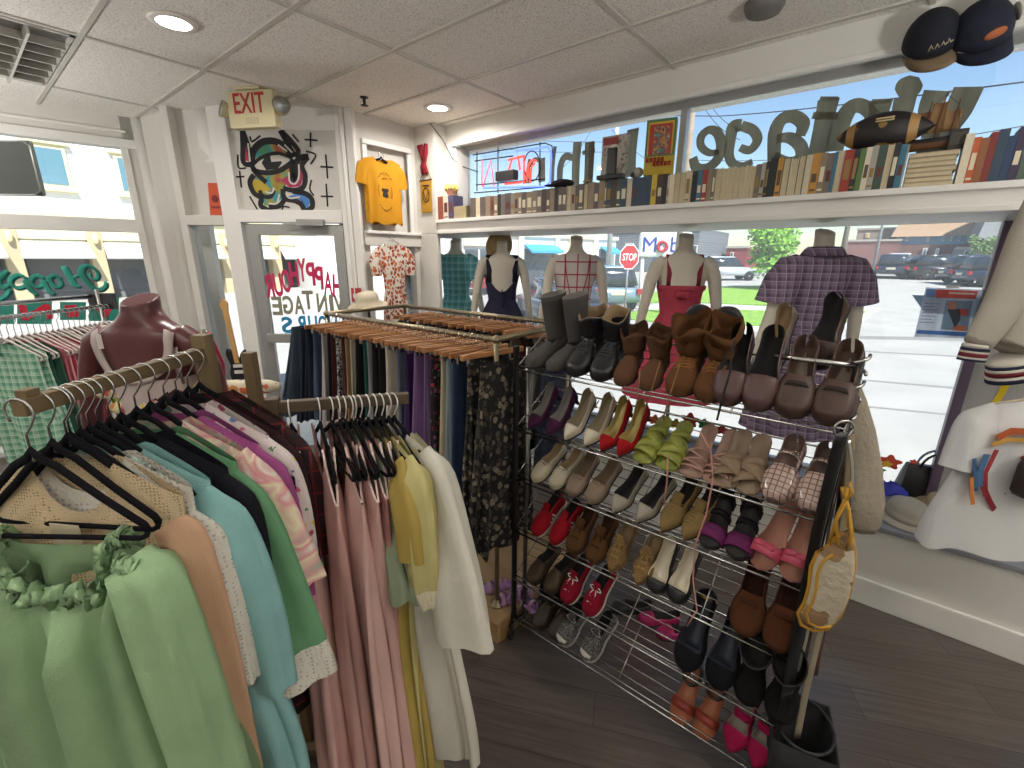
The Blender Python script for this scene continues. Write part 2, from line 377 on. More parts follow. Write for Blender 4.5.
# left window wall
def lw(s, z, off=0): 
    p = LWB + LWD*s; n = V((LWD.y, -LWD.x, 0)); q = p+n*off; return (q.x, q.y, z)
def lbox(mb, s0, s1, z0, z1, o0, o1, mt=0):
    vs = [lw(s, z, o) for s in (s0, s1) for o in (o0, o1) for z in (z0, z1)]
    return mb.add(vs, [(0,1,3,2), (4,6,7,5), (0,4,5,1), (2,3,7,6), (0,2,6,4), (1,5,7,3)], mt, False)
LN = V((LWD.y, -LWD.x, 0))
def lpx(x, y): p = atp(x, y, LWB, LN); return (p-LWB).dot(LWD), p.z
zt = lpx(60, 223)[1]; zw = lpx(60, 131)[1]; zw1 = lpx(137, 141)[1]
print('left window transom', zt, zw, zw1, lpx(137, 141), lpx(0, 122), lpx(170, 250), lpx(155,228))
zb_ = .45
lf = MB()
lbox(lf, -4.6, .0, zw, HC, -.12, .0); lbox(lf, -4.6, 0, 0, zb_, -.12, .02); lbox(lf, -.13, .03, 0, HC, -.12, .0)
struct('wall_left_window', lf, WM)
ltr = MB(); lbox(ltr, -4.6, -.1, zt-.055, zt+.055, -.1, -.005); lbox(ltr, -4.6, 0, zw-.07, zw, -.1, .02); lbox(ltr, -.16, -.11, .3, zw, -.1, .015); lbox(ltr, -4.6, -.1, zw+.05, zw+.07, -.02, .015); lbox(ltr, -2.4, -2.32, .3, zw, -.1, .0)
struct('trim_6', ltr, TRIM, bevel=.005)
struct('window_6', lbox(MB(), -4.6, -.1, .3, zw, -.06, -.054), GLASS)
struct('window_sill_2', lbox(MB(), -4.6, 0, zb_-.05, zb_, -.15, .18), TRIM, bevel=.004)
# the rest of the shop behind the camera
struct('wall_back', MB().box(-6.2, 3.4, -3.5, -3.4, -.1, HC), WM)
struct('wall_side', MB().box(3.3, 3.4, -3.5, 4.05, -.1, HC), WM)
struct('wall_far', MB().box(-6.3, -6.2, -3.5, -2.6, -.1, HC), WM)
# ------------------------------------------------------------------ the street outside
def gz(y): return -.1+.025*max(0, y-9)
def gat(px, py):
    d = ray(px, py); k = .005
    while k < .4:
        q = CP+d*k
        if q.z < gz(q.y): return q
        k += .00003+.0004*k
    return CP+d*.2
def gpx(px, y, off=0.):               # ground point on image column px at world depth y
    d = ray(px, 300); k = (y-CP.y)/d.y; q = CP+d*k; return V((q.x, y, gz(y)+off))
conc = mat('#a5a39d', .9, var=.12, vscale=.9, bump=.1, bscale=20)
mb = MB(); xs = [-60, -30, -12, 0, 12, 40]; ysn = [-14, 3.72, 9, 20, 40, 75]
mb.loft([[(x, y, gz(y)-(.02 if y < 3.8 and x > -5.5 else 0)) for x in xs] for y in ysn], False, smooth=False)
struct('street_ground', mb, conc)
GRASS = mat('#6f9a2e', .95, pat=('blotch', ['#5f8a2a', '#82a838', '#6f9a30'], 3), bump=.6, bscale=40)
def gpatch(name, pts, h, m, label=None, cat=None, kind=None):
    P = [gat(x, y) for x, y in pts]; c = sum(P, V())/len(P); mb = MB()
    mb.loft([[(p.x, p.y, p.z-.02) for p in P], [(p.x, p.y, p.z+h*.7) for p in P], [(p.x+(c.x-p.x)*.03, p.y+(c.y-p.y)*.03, p.z+h) for p in P]], True, (False, True), smooth=False)
    return tag(mb.build(name, m), label, cat, kind=kind)
gpatch('lawn_strip', [(612, 303), (640, 294), (700, 288), (800, 285), (842, 287), (860, 294), (862, 300), (850, 306), (790, 307), (700, 303)], .05, GRASS, kind='stuff', label='far strip of sunlit grass beyond the pale walkway', cat='grass')
gpatch('lawn_strip', [(612, 318), (640, 311), (700, 309), (800, 313), (866, 312), (850, 322), (760, 326), (680, 325)], .05, GRASS, kind='stuff', label='near strip of sunlit grass between the walkway and the road', cat='grass')
gpatch('walkway', [(612, 312), (640, 304.5), (720, 305), (800, 309), (880, 309), (878, 312), (800, 312.5), (700, 308.5), (640, 310.5)], .03, mat('#c9c7c0', .9), kind='structure')
gpatch('kerb', [(600, 326), (680, 327.5), (760, 328.5), (850, 325), (868, 314), (872, 315), (856, 327), (760, 331), (680, 330), (600, 329)], .06, mat('#c4c2bc', .9), kind='structure')
SEAM = mat('#7f7d78', .9)
for pts in ([(845, 350), (1000, 358), (1000, 359.2), (845, 351)], [(845, 378), (1010, 392), (1010, 394), (845, 379.2)], [(845, 404), (1010, 420), (1010, 421.5), (845, 405.2)], [(860, 336), (1000, 338), (1000, 342), (860, 339)]):
    gpatch('road_seam', pts, .006, SEAM, kind='structure')
# stop sign
s0 = gpx(626, 13.4)
t = thing('stop_sign', 'red octagonal stop sign on a thin post at the kerb', 'road sign', s0, math.atan2(s0.x, s0.y)*-1+.68)
zc = at(625, 257, 1, 13.4).z-s0.z; rr = (at(625, 243, 1, 13.4).z-at(625, 270, 1, 13.4).z)/2*.86
MB().tube([(0, .03, -.1), (0, .03, zc+rr)], .03, 8).build('post', mat('#9b9c98', .5, .5), t)
oc = [(rr*1.05*cos(pi/8+k*pi/4), rr*1.05*sin(pi/8+k*pi/4)) for k in range(8)]
VM = Matrix(((1, 0, 0, 0), (0, 0, -1, 0), (0, 1, 0, zc), (0, 0, 0, 1)))
MB().prism([(x*1.09, y*1.09) for x, y in oc], VM, .008).build('sign_border', mat('#e8e6e2', .5), t)
MB().prism(oc, Matrix.Translation((0, -.006, 0)) @ VM, .008).build('sign_face', mat('#b2222a', .5), t)
def text(body, name, m, parent, w, h, loc, rot, shear=0, off=0, mirror=False, thick=.002, bold=0):
    cu = bpy.data.curves.new(name, 'FONT'); cu.body = body; cu.align_x = 'CENTER'; cu.align_y = 'CENTER'; cu.extrude = thick; cu.shear = shear; cu.offset = off
    o = bpy.data.objects.new(name, cu); COL.objects.link(o); bpy.context.view_layer.update()
    dg = bpy.context.evaluated_depsgraph_get(); me = bpy.data.meshes.new_from_object(o.evaluated_get(dg)); bpy.data.objects.remove(o)
    xs = [v.co.x for v in me.vertices]; ys = [v.co.y for v in me.vertices]
    cx, cy, sx, sy = (min(xs)+max(xs))/2, (min(ys)+max(ys))/2, w/(max(xs)-min(xs)), h/(max(ys)-min(ys))
    for v in me.vertices: v.co = V(((v.co.x-cx)*sx*(-1 if mirror else 1), (v.co.y-cy)*sy, v.co.z))
    if mirror: me.flip_normals()
    me.materials.clear(); me.materials.append(m)
    o = bpy.data.objects.new(name, me); COL.objects.link(o); o.parent = parent; o.location = loc; o.rotation_euler = rot
    return o
text('STOP', 'lettering', mat('#efedea', .5), t, rr*1.55, rr*.62, (0, -.02, zc), (pi/2, 0, 0), off=.01)
# petrol station sign
s0 = gpx(646, 17.6); ang = -math.atan2(s0.x, s0.y)
t = thing('petrol_sign', 'white petrol station sign with blue and red lettering above a price panel', 'sign', s0, ang)
def loc17(px, py): p = at(px, py, 1, 17.6)-V(s0); return V((p.x*cos(-ang)-p.y*sin(-ang), 0, p.z))
a, b = loc17(638, 257), loc17(694, 231)
MB().box(a.x, b.x, -.12, .12, a.z, b.z).build('sign_box', mat('#f1f1ef', .4), t, bevel=.1)
tx = text('Mobil', 'lettering', mat('#1f3f9e', .4), t, (b.x-a.x)*.86, (b.z-a.z)*.60, ((a.x+b.x)/2+.03, -.135, (a.z+b.z)/2), (pi/2, 0, 0), off=0, thick=.004)
# the round letter is red: separate ring over the blue one
w5 = (b.x-a.x)*.86; ox = (a.x+b.x)/2+.03-w5/2+w5*.43; oz = (a.z+b.z)/2-(b.z-a.z)*.075
MB().tube([(ox+.155*w5*.62*cos(k*pi/14), -.15, oz+(b.z-a.z)*.19*sin(k*pi/14)) for k in range(28)], .055, 8, closed=True, flat=1).build('red_letter', mat('#c8202c', .4), t)
c_, d_ = loc17(651, 281), loc17(668, 258)
MB().box(c_.x, d_.x, -.1, .1, c_.z, d_.z).build('price_panel', mat('#2a4c9c', .4), t, bevel=.03)
MB().box(c_.x+.12, d_.x-.1, -.115, -.1, lerp(c_.z, d_.z, .5), lerp(c_.z, d_.z, .8)).build('price_strip', mat('#c63a35', .4), t)
MB().box(c_.x+.12, d_.x-.1, -.115, -.1, lerp(c_.z, d_.z, .12), lerp(c_.z, d_.z, .35)).build('price_strip', mat('#3f9a5a', .4), t)
p0, p1 = loc17(643, 256), loc17(642, 306)
MB().tube([(p0.x, .02, -.1), (p0.x, .02, p0.z)], .07, 10).build('pole', mat('#d5d5d2', .5), t)
MB().tube([(d_.x+.05, .05, -.1), (d_.x+.05, .05, b.z-.3)], .06, 10).build('pole', mat('#d5d5d2', .5), t)
# utility poles and wires
def pole(name, label, px, y, r, h, col, arm=None):
    s = gpx(px, y); t = thing(name, label, 'pole', s)
    MB().tube([(0, 0, -.2), (0, 0, h)], [r, r*.7], 10).build('shaft', mat(col, .8, var=.1), t)
    if arm:
        for z in arm: MB().tube([(-1.1, 0, z), (1.1, 0, z)], .06, 6).build('crossarm', mat('#6b5a48', .8), t)
pole('utility_pole', 'tan wooden utility pole between the petrol sign and the red dress', 673, 16, .12, 8.5, '#8d8070', (7.6, 8.2))
pole('street_pole', 'grey metal pole seen above the printed card box on the shelf', 606, 24, .16, 9.5, '#a9acab')
pole('utility_pole', 'brown utility pole behind the head of the purple plaid dress', 833, 30, .14, 6.2, '#6b6156', (5.6,))
pole('lamp_post', 'thin grey lamp post by the brick building', 866, 38, .09, 5.0, '#77797a')
wm = mat('#3d4048', .7)
def wire(label, pts, r=.012):
    P = [at(x, y, 1, Y) for x, y, Y in pts]; mb = MB(); q = []
    for i in range(25):
        f = i/24*(len(P)-1); k = min(int(f), len(P)-2); q.append(P[k].lerp(P[k+1], f-k)-V((0, 0, .25*sin(pi*i/24))))
    tag(mb.tube(q, r, 5).build('overhead_wire', wm), label, 'wire', 'overhead wires')
wire('dark overhead wire crossing above the painted shop name from pole to far right', [(480, 110, 24), (720, 107, 16), (1024, 82, 12)], .014)
wire('overhead wire meeting the shelf top behind the orange books', [(690, 160, 18), (1024, 126, 14)], .01)
wire('overhead wire slanting down left of the mullion', [(612, 130, 24), (700, 190, 18)], .012)
wire('thin overhead wire left of the metal pole', [(460, 130, 26), (604, 142, 24)], .014)
wire('second thin overhead wire left of the metal pole', [(460, 142, 26), (604, 152, 24)], .014)
wire('overhead wire crossing the others above the neon sign', [(560, 170, 20), (596, 122, 24)], .012)
wire('overhead wire slanting beside the mullion top', [(697, 95, 20), (740, 140, 18)], .012)
wire('second overhead wire slanting beside the mullion top', [(703, 95, 20), (752, 135, 18)], .012)
# tree
def tree(label, px, y, x0, x1, ytop, ybot, col, seed, n=2600):
    s = gpx(px, y); rg = random.Random(seed)
    a, b = at(x0, ybot, 1, y), at(x1, ytop, 1, y); W = (b.x-a.x)/2; H = (b.z-a.z)/2; c = V(((a.x+b.x)/2, y, (a.z+b.z)/2))-V(s)
    t = thing('tree', label, 'tree', s)
    mb = MB().tube([(0, 0, -.2), (.05, 0, c.z*.5), (0, .05, c.z)], [.12, .09, .05], 8)
    for k in range(7):
        an = k*.9; mb.tube([(0, 0, c.z*.55+.1*k), (W*.5*cos(an), W*.5*sin(an), c.z+H*.3*(k % 3-1))], [.05, .02], 6)
    mb.build('trunk', mat('#5f5142', .9), t)
    mb = MB(); bl = [(V((rg.uniform(-.6, .6)*W, rg.uniform(-.6, .6)*W, rg.uniform(-.6, .65)*H)), rg.uniform(.35, .55)) for _ in range(16)]
    for _ in range(n):
        q, r = rg.choice(bl); d = V((rg.gauss(0, 1), rg.gauss(0, 1), rg.gauss(0, 1))).normalized()*(rg.random()**.4)*r*min(W, H)
        p = c+q+d; u = V((rg.gauss(0, 1), rg.gauss(0, 1), rg.gauss(0, .6))).normalized(); w = u.orthogonal().normalized(); sz = rg.uniform(.09, .17)
        mb.add([p-u*sz, p+w*sz*.55, p+u*sz, p-w*sz*.55], [(0, 1, 2, 3)], rg.choice((0, 0, 1)), False)
    mb.build('foliage', [mat(col[0], .7), mat(col[1], .7)], t, fixn=False)
tree('bright green leafy tree beside the purple plaid dress', 763, 29, 736, 806, 220, 279, ('#6ea030', '#86b842'), 3)
tree('small dark green tree by the parked cars at far right', 985, 52, 960, 1012, 232, 258, ('#5d7a46', '#6f8a52'), 9, 500)
# cars
GLC = mat('#2b333b', .1, spec=.8); TYRE = mat('#1b1b1d', .8); RIM = mat('#9a9c9f', .3, .8)
def car(label, loc, rz, col, L=4.5, W=1.8, kind='suv', group=None):
    t = thing('car', label, 'car', loc, rz, group)
    H = 1.65 if kind == 'suv' else 1.42; hb = .95 if kind == 'suv' else .86
    pb = [(-.5, .35), (-.5, .62), (-.485, hb*.92), (-.30, hb), (.18, hb), (.30, hb*.97), (.44, hb*.86), (.495, hb*.66), (.5, .35)]
    pc = [(-.47, hb), (-.42, H-.06), (-.36, H), (.02, H), (.08, H-.05), (.24, hb)] if kind == 'suv' else [(-.42, hb), (-.27, H-.05), (-.2, H), (.0, H), (.06, H-.04), (.26, hb)]
    mb = MB(); n = 9
    def side(prof, w, tuck, mbx, z0, mt=0):
        rings = []
        for k in range(n):
            f = -1+2*k/(n-1); q = 1-.04*abs(f)**4; rings.append([(x*L*q, f*w/2*(1-tuck*max(0, z-z0)), z) for x, z in prof])
        mbx.loft(rings, True, (True, True), mt)
    side(pb, W, .06, mb, .5); mb.build('body', mat(col, .25, .3, coat=.6), t, bevel=.0)
    mb = MB(); side(pc, W*.92, .32, mb, hb); mb.build('windows', GLC, t)
    rf = [(x, z) for x, z in pc if z > H-.07]; mb = MB()
    side([(rf[0][0], rf[0][1]-.02)]+[(x, z+.025) for x, z in rf]+[(rf[-1][0], rf[-1][1]-.02)], W*.93, .32, mb, hb); mb.build('roof', mat(col, .25, .3, coat=.6), t)
    for sx in (-.31, .31):
        for sy in (-1, 1):
            M = Matrix.Translation((sx*L, sy*(W/2-.09), .34)) @ Matrix.Rotation(pi/2, 4, 'X')
            w = MB().lathe([(.2, -.1), (.33, -.1), (.34, -.06), (.34, .06), (.33, .1), (.2, .1)], 20, M=M).build('wheel', TYRE, t)
            MB().lathe([(.01, -.105), (.2, -.09), (.2, .09), (.01, .105)], 14, M=M).build('rim', RIM, w)
    for sy in (-1, 1):
        MB().box(-.5*L-.02, -.47*L, sy*W*.46-.14, sy*W*.46+.10 if sy < 0 else sy*W*.46+.02, hb*.68, hb*.9).build('tail_light', mat('#a3161c', .3), t, bevel=.02)
        MB().box(.455*L, .495*L, sy*W*.36-.2, sy*W*.36+.2, hb*.6, hb*.78).build('headlight', mat('#d8dcdf', .2), t, bevel=.02)
    MB().box(-.5*L-.03, -.49*L, -.26, .26, .62, .76).build('number_plate', mat('#d8d4b0', .5), t)
    return t
def gp(px, py): return gat(px, py)
q = gpx(882, 45); car('dark navy suv driving away on the road beyond the purple plaid dress', q, pi/2-.0+.03, '#20283a', 4.6, 1.85)
q = gpx(556, 12.2); car('navy blue car parked at the kerb between the navy and white plaid dresses', q, 2.45, '#2c3547', 4.7, 1.8, 'sedan')
q = gpx(482, 19); car('red pickup sized car on the street between the teal and navy dresses', q, 2.0, '#b0222e', 4.4, 1.8)
q = gpx(603, 17); car('pale blue grey car whose end shows beside the white plaid dress', q, 2.3, '#7f97a3', 4.3, 1.75)
for i, (px, y, c, k, lb) in enumerate(((921, 46, '#c9cacb', 'sedan', 'silver car at the left end of the parked row'), (938, 44, '#23262b', 'suv', 'black suv second in the parked row'), (962, 45, '#3a4550', 'suv', 'dark grey suv third in the parked row'), (978, 40, '#2a3138', 'suv', 'dark pickup like suv nearest in the parked row'), (1000, 38, '#273245', 'suv', 'navy suv at the right end of the parked row'))):
    car(lb, gpx(px, y), .35, c, 4.4, 1.8, k, 'parked cars')
q = gpx(889, 52); car('white van far away beyond the navy suv', q, pi/2, '#d5d6d8', 4.6, 1.9)
q = gpx(722, 36); car('grey car far left of the green tree', q, .6, '#b7bcc0', 4.3, 1.8)
for i, (px, y) in enumerate(((912, 44), (918, 44), (905, 45))):
    s = gpx(px, y); t = thing('traffic_cone', 'orange traffic cone %s by the parked cars' % ('nearest the silver car', 'in the middle', 'left one')[i], 'cone', s, 0, 'traffic cones')
    MB().lathe([(.16, 0), (.16, .03), (.11, .04), (.03, .7), (.001, .7)], 12).build('cone_body', mat('#e0572a', .5), t)
# buildings
def bbox(mb, x0, x1, y0, y1, z0, z1, mt=0): return mb.box(min(x0, x1), max(x0, x1), min(y0, y1), max(y0, y1), z0, z1, mt)
BX = -30.0
def fx(px, py): p = at(px, py, 0, BX); return p.y, p.z
CRM = mat('#d6cfa8', .7); WHS = mat('#e9e8e3', .8); DKW = mat('#4a5058', .15, spec=.7); BLG = mat('#5f8796', .12, spec=.7)
t = thing('white_building', 'white building with cream trim and slanted white awnings outside the left window', 'building', (BX, 0, 0))
y0, y1 = -20, 24
zb1 = fx(60, 214)[1]; zb0 = fx(60, 226)[1]; za1 = fx(55, 234)[1]; za0 = fx(55, 257)[1]
MB().box(-6, -.0, y0, y1, zb1, 11).build('upper_wall', WHS, t)
MB().box(-.2, .35, y0, y1, zb1-.15, zb1+.12).box(-.2, .2, y0, y1, zb0-.6, zb1-.1).build('cornice', CRM, t, bevel=.02)
MB().box(-6, -.6, y0, y1, -.3, zb0).build('shopfront_wall', mat('#6f7070', .8, var=.2, vscale=.5), t)
for k in range(-6, 10):
    yy = fx(95, 245)[0]+k*(fx(95, 245)[0]-fx(10, 245)[0])
    p = MB().box(-.5, .25, yy-.28, yy+.28, -.3, zb0).build('pillar', mat('#b9a98a', .8), t, bevel=.03)
    MB().lathe([(.02, 0), (.1, .1), (.12, .4), (.03, .5)], 10, M=Matrix.Translation((.4, yy, lerp(za0, za1, .6)))).build('wall_lamp', mat('#e8dfa8', .4), t)
    w = (fx(95, 245)[0]-fx(10, 245)[0])
    mb = MB(); mb.loft([[(-.3, yy+.35, za1), (-.3, yy+w-.35, za1), (1.0, yy+w-.2, za0), (1.0, yy+.2, za0)], [(-.36, yy+.35, za1-.06), (-.36, yy+w-.35, za1-.06), (.94, yy+w-.2, za0-.08), (.94, yy+.2, za0-.08)]], True, smooth=False)
    mb.build('awning', WHS, t)
    MB().box(-.62, -.55, yy+.4, yy+w-.4, .3, za0+.2).build('shop_window', DKW, t)
dy = fx(132, 175)[0]-fx(50, 167)[0]
for k in range(-3, 5):
    yc = fx(50, 167)[0]+k*dy; zc1, zc0 = fx(50, 149)[1], fx(50, 184)[1]
    MB().box(-.05, .12, yc-.62, yc+.62, zc0-.2, zc1+.2).box(-.05, .2, yc-.8, yc+.8, zc1+.18, zc1+.32).box(-.05, .2, yc-.72, yc+.72, zc0-.3, zc0-.18).build('window_frame', CRM, t, bevel=.02)
    MB().box(.1, .14, yc-.48, yc+.48, zc0, zc1).build('window_pane', BLG, t)
q0, q1 = fx(137, 237), fx(155, 217)
MB().box(1.1, 1.25, q0[0], q1[0]+.4, q0[1], q1[1]).build('blue_sign', mat('#2f4fb0', .5), t, bevel=.02)
# white low building across the main window
t = thing('storefront_building', 'white low building with blue awnings behind the mannequins', 'building', (0, 0, 0))
ba, bb = V((-22, 15.2, 0)), V((-16.4, 33, 0)); bd = (bb-ba).normalized(); Lb = (bb-ba).length; bn = V((bd.y, -bd.x, 0))
M = frame(ba, bd, (-bn.x, -bn.y, 0), (0, 0, 1))
def bpx(px, py): p = atp(px, py, ba, bn); q = p-ba; return q.dot(bd), p.z
MB().box(-3, Lb, 0, 8, -.3, bpx(500, 235)[1], M=M).build('wall', WHS, t)
MB().box(-3, Lb+.1, -.15, 8, bpx(500, 236)[1], bpx(500, 236)[1]+.25, M=M).build('parapet', mat('#cfcabb', .7), t)
for px0, px1 in ((465, 478), (480, 492), (523, 553), (598, 610)):
    a_, b2 = bpx(px0, 265), bpx(px1, 265)
    f_ = MB().box(a_[0], b2[0], -.06, .1, .3, bpx(px0, 249)[1], M=M).build('shop_window', mat('#5b636b', .2, spec=.6), t)
    MB().box(a_[0]+.1, b2[0]-.1, -.09, -.06, .5, bpx(px0, 251)[1], M=M).build('window_pane', DKW, f_)
for px0, px1 in ((524, 556), (600, 614)):
    a_, b2 = bpx(px0, 250), bpx(px1, 250); z1, z0 = bpx(540, 244.5)[1], bpx(540, 251)[1]
    mb = MB(); mb.loft([[(a_[0], 0, z1), (b2[0], 0, z1), (b2[0], -.9, z0), (a_[0], -.9, z0)], [(a_[0], 0, z1-.06), (b2[0], 0, z1-.06), (b2[0], -.9, z0-.15), (a_[0], -.9, z0-.15)]], True, smooth=False, M=M); mb.build('awning', mat('#3f9fd0', .7), t)
for px in (520, 556, 570, 594):
    a_ = bpx(px, 250)[0]; MB().box(a_-.2, a_+.2, -.2, .1, -.2, bpx(500, 236)[1], M=M).build('pillar', mat('#d8d2c0', .8), t)
MB().box(bpx(463, 240)[0], bpx(492, 240)[0], -.15, 0, bpx(480, 246)[1], bpx(480, 232)[1], M=M).build('fascia_sign', mat('#e0d9c4', .6), t)
# dark grey building behind the petrol sign
def block(name, label, px0, px1, y, ztop_px, dep, m, roof=None, wins=(), roofcol='#6a5a4e', extra=None):
    a_, b2 = at(px0, ztop_px, 1, y), at(px1, ztop_px, 1, y)
    t = thing(name, label, 'building', (a_.x, y, gz(y)))
    w = b2.x-a_.x; h = a_.z-gz(y)
    MB().box(0, w, 0, dep, -.5, h).build('wall', m, t)
    if roof:
        mb = MB(); o = .5; mb.loft([[(-o, -o, h), (w+o, -o, h), (w+o, dep+o, h), (-o, dep+o, h)], [(w*.2, dep*.4, h+roof), (w*.8, dep*.4, h+roof), (w*.8, dep*.6, h+roof), (w*.2, dep*.6, h+roof)]], True, smooth=False); mb.build('roof', mat(roofcol, .9, var=.1), t)
    else: MB().box(-.1, w+.1, -.1, .3, h-.12, h+.08).build('coping', mat('#b5b0a6', .8), t)
    for (wx0, wx1, wy0, wy1, wm) in wins:
        p, q = at(wx0, wy1, 1, y), at(wx1, wy0, 1, y)
        f = MB().box(p.x-a_.x, q.x-a_.x, -.08, .05, p.z-gz(y), q.z-gz(y)).build('window', mat('#dcdad4', .6), t)
        MB().box(p.x-a_.x+.08, q.x-a_.x-.08, -.11, -.08, p.z-gz(y)+.08, q.z-gz(y)-.08).build('window_pane', wm, f)
    return t
block('grey_building', 'dark grey building behind the stop sign and petrol sign', 612, 700, 44, 231, 10, mat('#6e7276', .8, pat=('brick', '#62666a', '#808488', 1.2, .5, .25, .03, (pi/2, 0, 0))), wins=[(625, 634, 243, 253, DKW), (690, 698, 245, 256, DKW)])
block('maroon_building', 'small maroon building left of the green tree', 727, 748, 52, 247, 8, mat('#8a3a3e', .8), wins=[(730, 734, 252, 258, DKW)])
BRK = mat('#7d4a44', .85, pat=('brick', '#8b5750', '#a58a82', 2.2, .5, .25, .03, (pi/2, 0, 0)))
block('brick_building', 'low red brick building right of the purple plaid dress', 848, 901, 60, 240.5, 10, BRK, wins=[])
block('tan_building', 'tan upper storey standing behind the low brick building', 858, 899, 66, 229, 8, mat('#9d9482', .8), wins=[(865, 870, 233, 238, mat('#c9b83c', .5))])
t = block('brick_house', 'long pale blue house with brown brick ground floor and tan hipped roof', 897, 985, 62, 237, 10, mat('#7fa3bd', .8), roof=5.5, roofcol='#a58a70', wins=[(905, 909, 236.5, 241, DKW), (926, 930, 236.5, 242, DKW), (942, 945, 236, 241, DKW), (950, 953, 236, 241, DKW), (958, 961, 236, 241, DKW), (966, 969, 236, 241, DKW)])
a_ = at(897, 245, 1, 61.8); b2 = at(985, 245, 1, 61.8)
MB().box(a_.x-t.location.x, b2.x-t.location.x, -.4, -.02, -.5, a_.z-t.location.z).build('brick_storey', mat('#7a5148', .85, pat=('brick', '#6b463e', '#8f7a70', 2.2, .5, .25, .03, (pi/2, 0, 0))), t)
for px0, px1 in ((921, 928), (934, 940), (952, 957)):
    p, q = at(px0, 257, 1, 61.4), at(px1, 248, 1, 61.4)
    f = MB().box(p.x-t.location.x, q.x-t.location.x, -.55, -.38, p.z-t.location.z, q.z-t.location.z).build('window', mat('#e3e2de', .6), t)
    MB().box(p.x-t.location.x+.12, q.x-t.location.x-.12, -.6, -.54, p.z-t.location.z+.12, q.z-t.location.z-.12).build('window_pane', BLG, f)
MB().box(at(848, 262, 1, 58).x-t.location.x, at(985, 262, 1, 58).x-t.location.x, -4, -3.9, -.4, .5).build('red_fence', mat('#a3363c', .7), t)
block('far_house', 'house with a grey gable roof at the right end of the row', 984, 1040, 55, 240, 9, mat('#a8a093', .8), roof=5, roofcol='#7b7d7d', wins=[(992, 1000, 246, 254, DKW)])
block('corner_shop', 'dark single storey shop behind the parked cars', 958, 1000, 58, 248, 4, mat('#8b8f92', .8), wins=[(963, 972, 250, 256, DKW), (975, 984, 250, 256, DKW)])
# ------------------------------------------------------------------ hangers, garments, clothes racks
def cloth(mb, sh=.2, nw=.07, zt=-.13, slope=.45, L=.9, prof=None, dep=.05, hemd=.09, nf=.09, nb=.015, folds=7, amp=.018, seed=1, arm=None, nu=76, nv=26, hemwave=.012, trim=None, d0=.014, square=1.0, fs=.5):
    """body of a hung garment: closed front/back shell from shoulder line to hem"""
    rg = random.Random(seed); ph = [rg.uniform(0, 6.28) for _ in range(4)]
    prof = prof or [(0, sh), (.2, sh*.98), (1, sh*1.15)]
    rings = []; mats = []
    for i in range(nv+1):
        v = (i/nv)**1.15; w = pw(v, prof); d = lerp(d0, dep, ease(v/.18)); d = lerp(d, hemd, v)
        ring = []
        for j in range(nu):
            t = 2*pi*j/nu; c, s = cos(t), sin(t)
            x = math.copysign(abs(c)**.72, c); ax = abs(x)*sh
            if ax < nw:
                q = (1-(ax/nw)**(2*square))**.5; z0 = zt-(nf if s < 0 else nb)*q
            else: z0 = zt-slope*(ax-nw)
            if arm and ax > arm[0]: z0 = zt-slope*(arm[0]-nw)-arm[1]*ease((ax-arm[0])/(sh-arm[0]+1e-6))**.6
            A = amp*ease((v-.03)/fs)
            f = A*(sin(folds*t+ph[0]+.5*sin(3*v+ph[1]))+.5*sin((folds*2-3)*t+ph[2]+v*2))
            zb = zt-L+hemwave*sin(folds*t+ph[3])
            ring.append((x*w+f*.5*c, (abs(s)**.8*math.copysign(1, s))*d+f*(1 if abs(s) > .2 else .4)*math.copysign(1, s), lerp(z0, zb, v)))
        rings.append(ring)
        if i: mats += [1 if trim and v > trim else 0]*nu
    return mb.loft(rings, True, (False, False), mats)
def sleeve(mb, side, path, wid, thick, seed=3, folds=5, amp=.006, trim=None, nu=22, x0=0, m0=0, m1=1):
    """hanging sleeve: path of (x,y,z) for the right side, widths and thicknesses along it"""
    rg = random.Random(seed); ph = rg.uniform(0, 6)
    P = [V((p[0]*side, p[1], p[2])) for p in path]
    n = 14; rings = []; mats = []
    for i in range(n+1):
        t = i/n*(len(P)-1); k = min(int(t), len(P)-2); u = t-k
        a, b = P[k], P[k+1]
        pm, pn = P[max(k-1, 0)], P[min(k+2, len(P)-1)]
        c = .5*((2*a)+(b-pm)*u+(2*pm-5*a+4*b-pn)*u*u+(3*a-pm-3*b+pn)*u**3)
        tg = ((b-pm)*(1-u)+(pn-a)*u).normalized()
        uv = V((tg.z, 0, -tg.x)); uv.normalize() ; wv = tg.cross(uv)
        f = i/n; W = pw(f, wid); T = pw(f, thick)
        ring = []
        for j in range(nu):
            th = 2*pi*j/nu; am = amp*ease(f*2)*sin(folds*th+ph+f*2)
            ring.append(c+uv*((W+am)*cos(th))+wv*((T+am)*sin(th)))
        rings.append(ring)
        if i: mats += [m1 if trim and f > trim else m0]*nu
    return mb.loft(rings, True, (False, False), mats)
def hook(r=.0021, h=.12, R=.026, M=None, mb=None):
    mb = mb or MB(); pts = []
    for k in range(11):
        a = math.radians(-40+ k*24.0)
        pts.append((-R*cos(a), 0, -R+R*sin(a)))
    # end of the arc goes down to the neck
    e = pts[-1]
    pts += [(e[0]*.5, 0, -R*2.05), (0, 0, -R*2.6), (0, 0, -h)]
    return mb.tube(pts, r, 6)
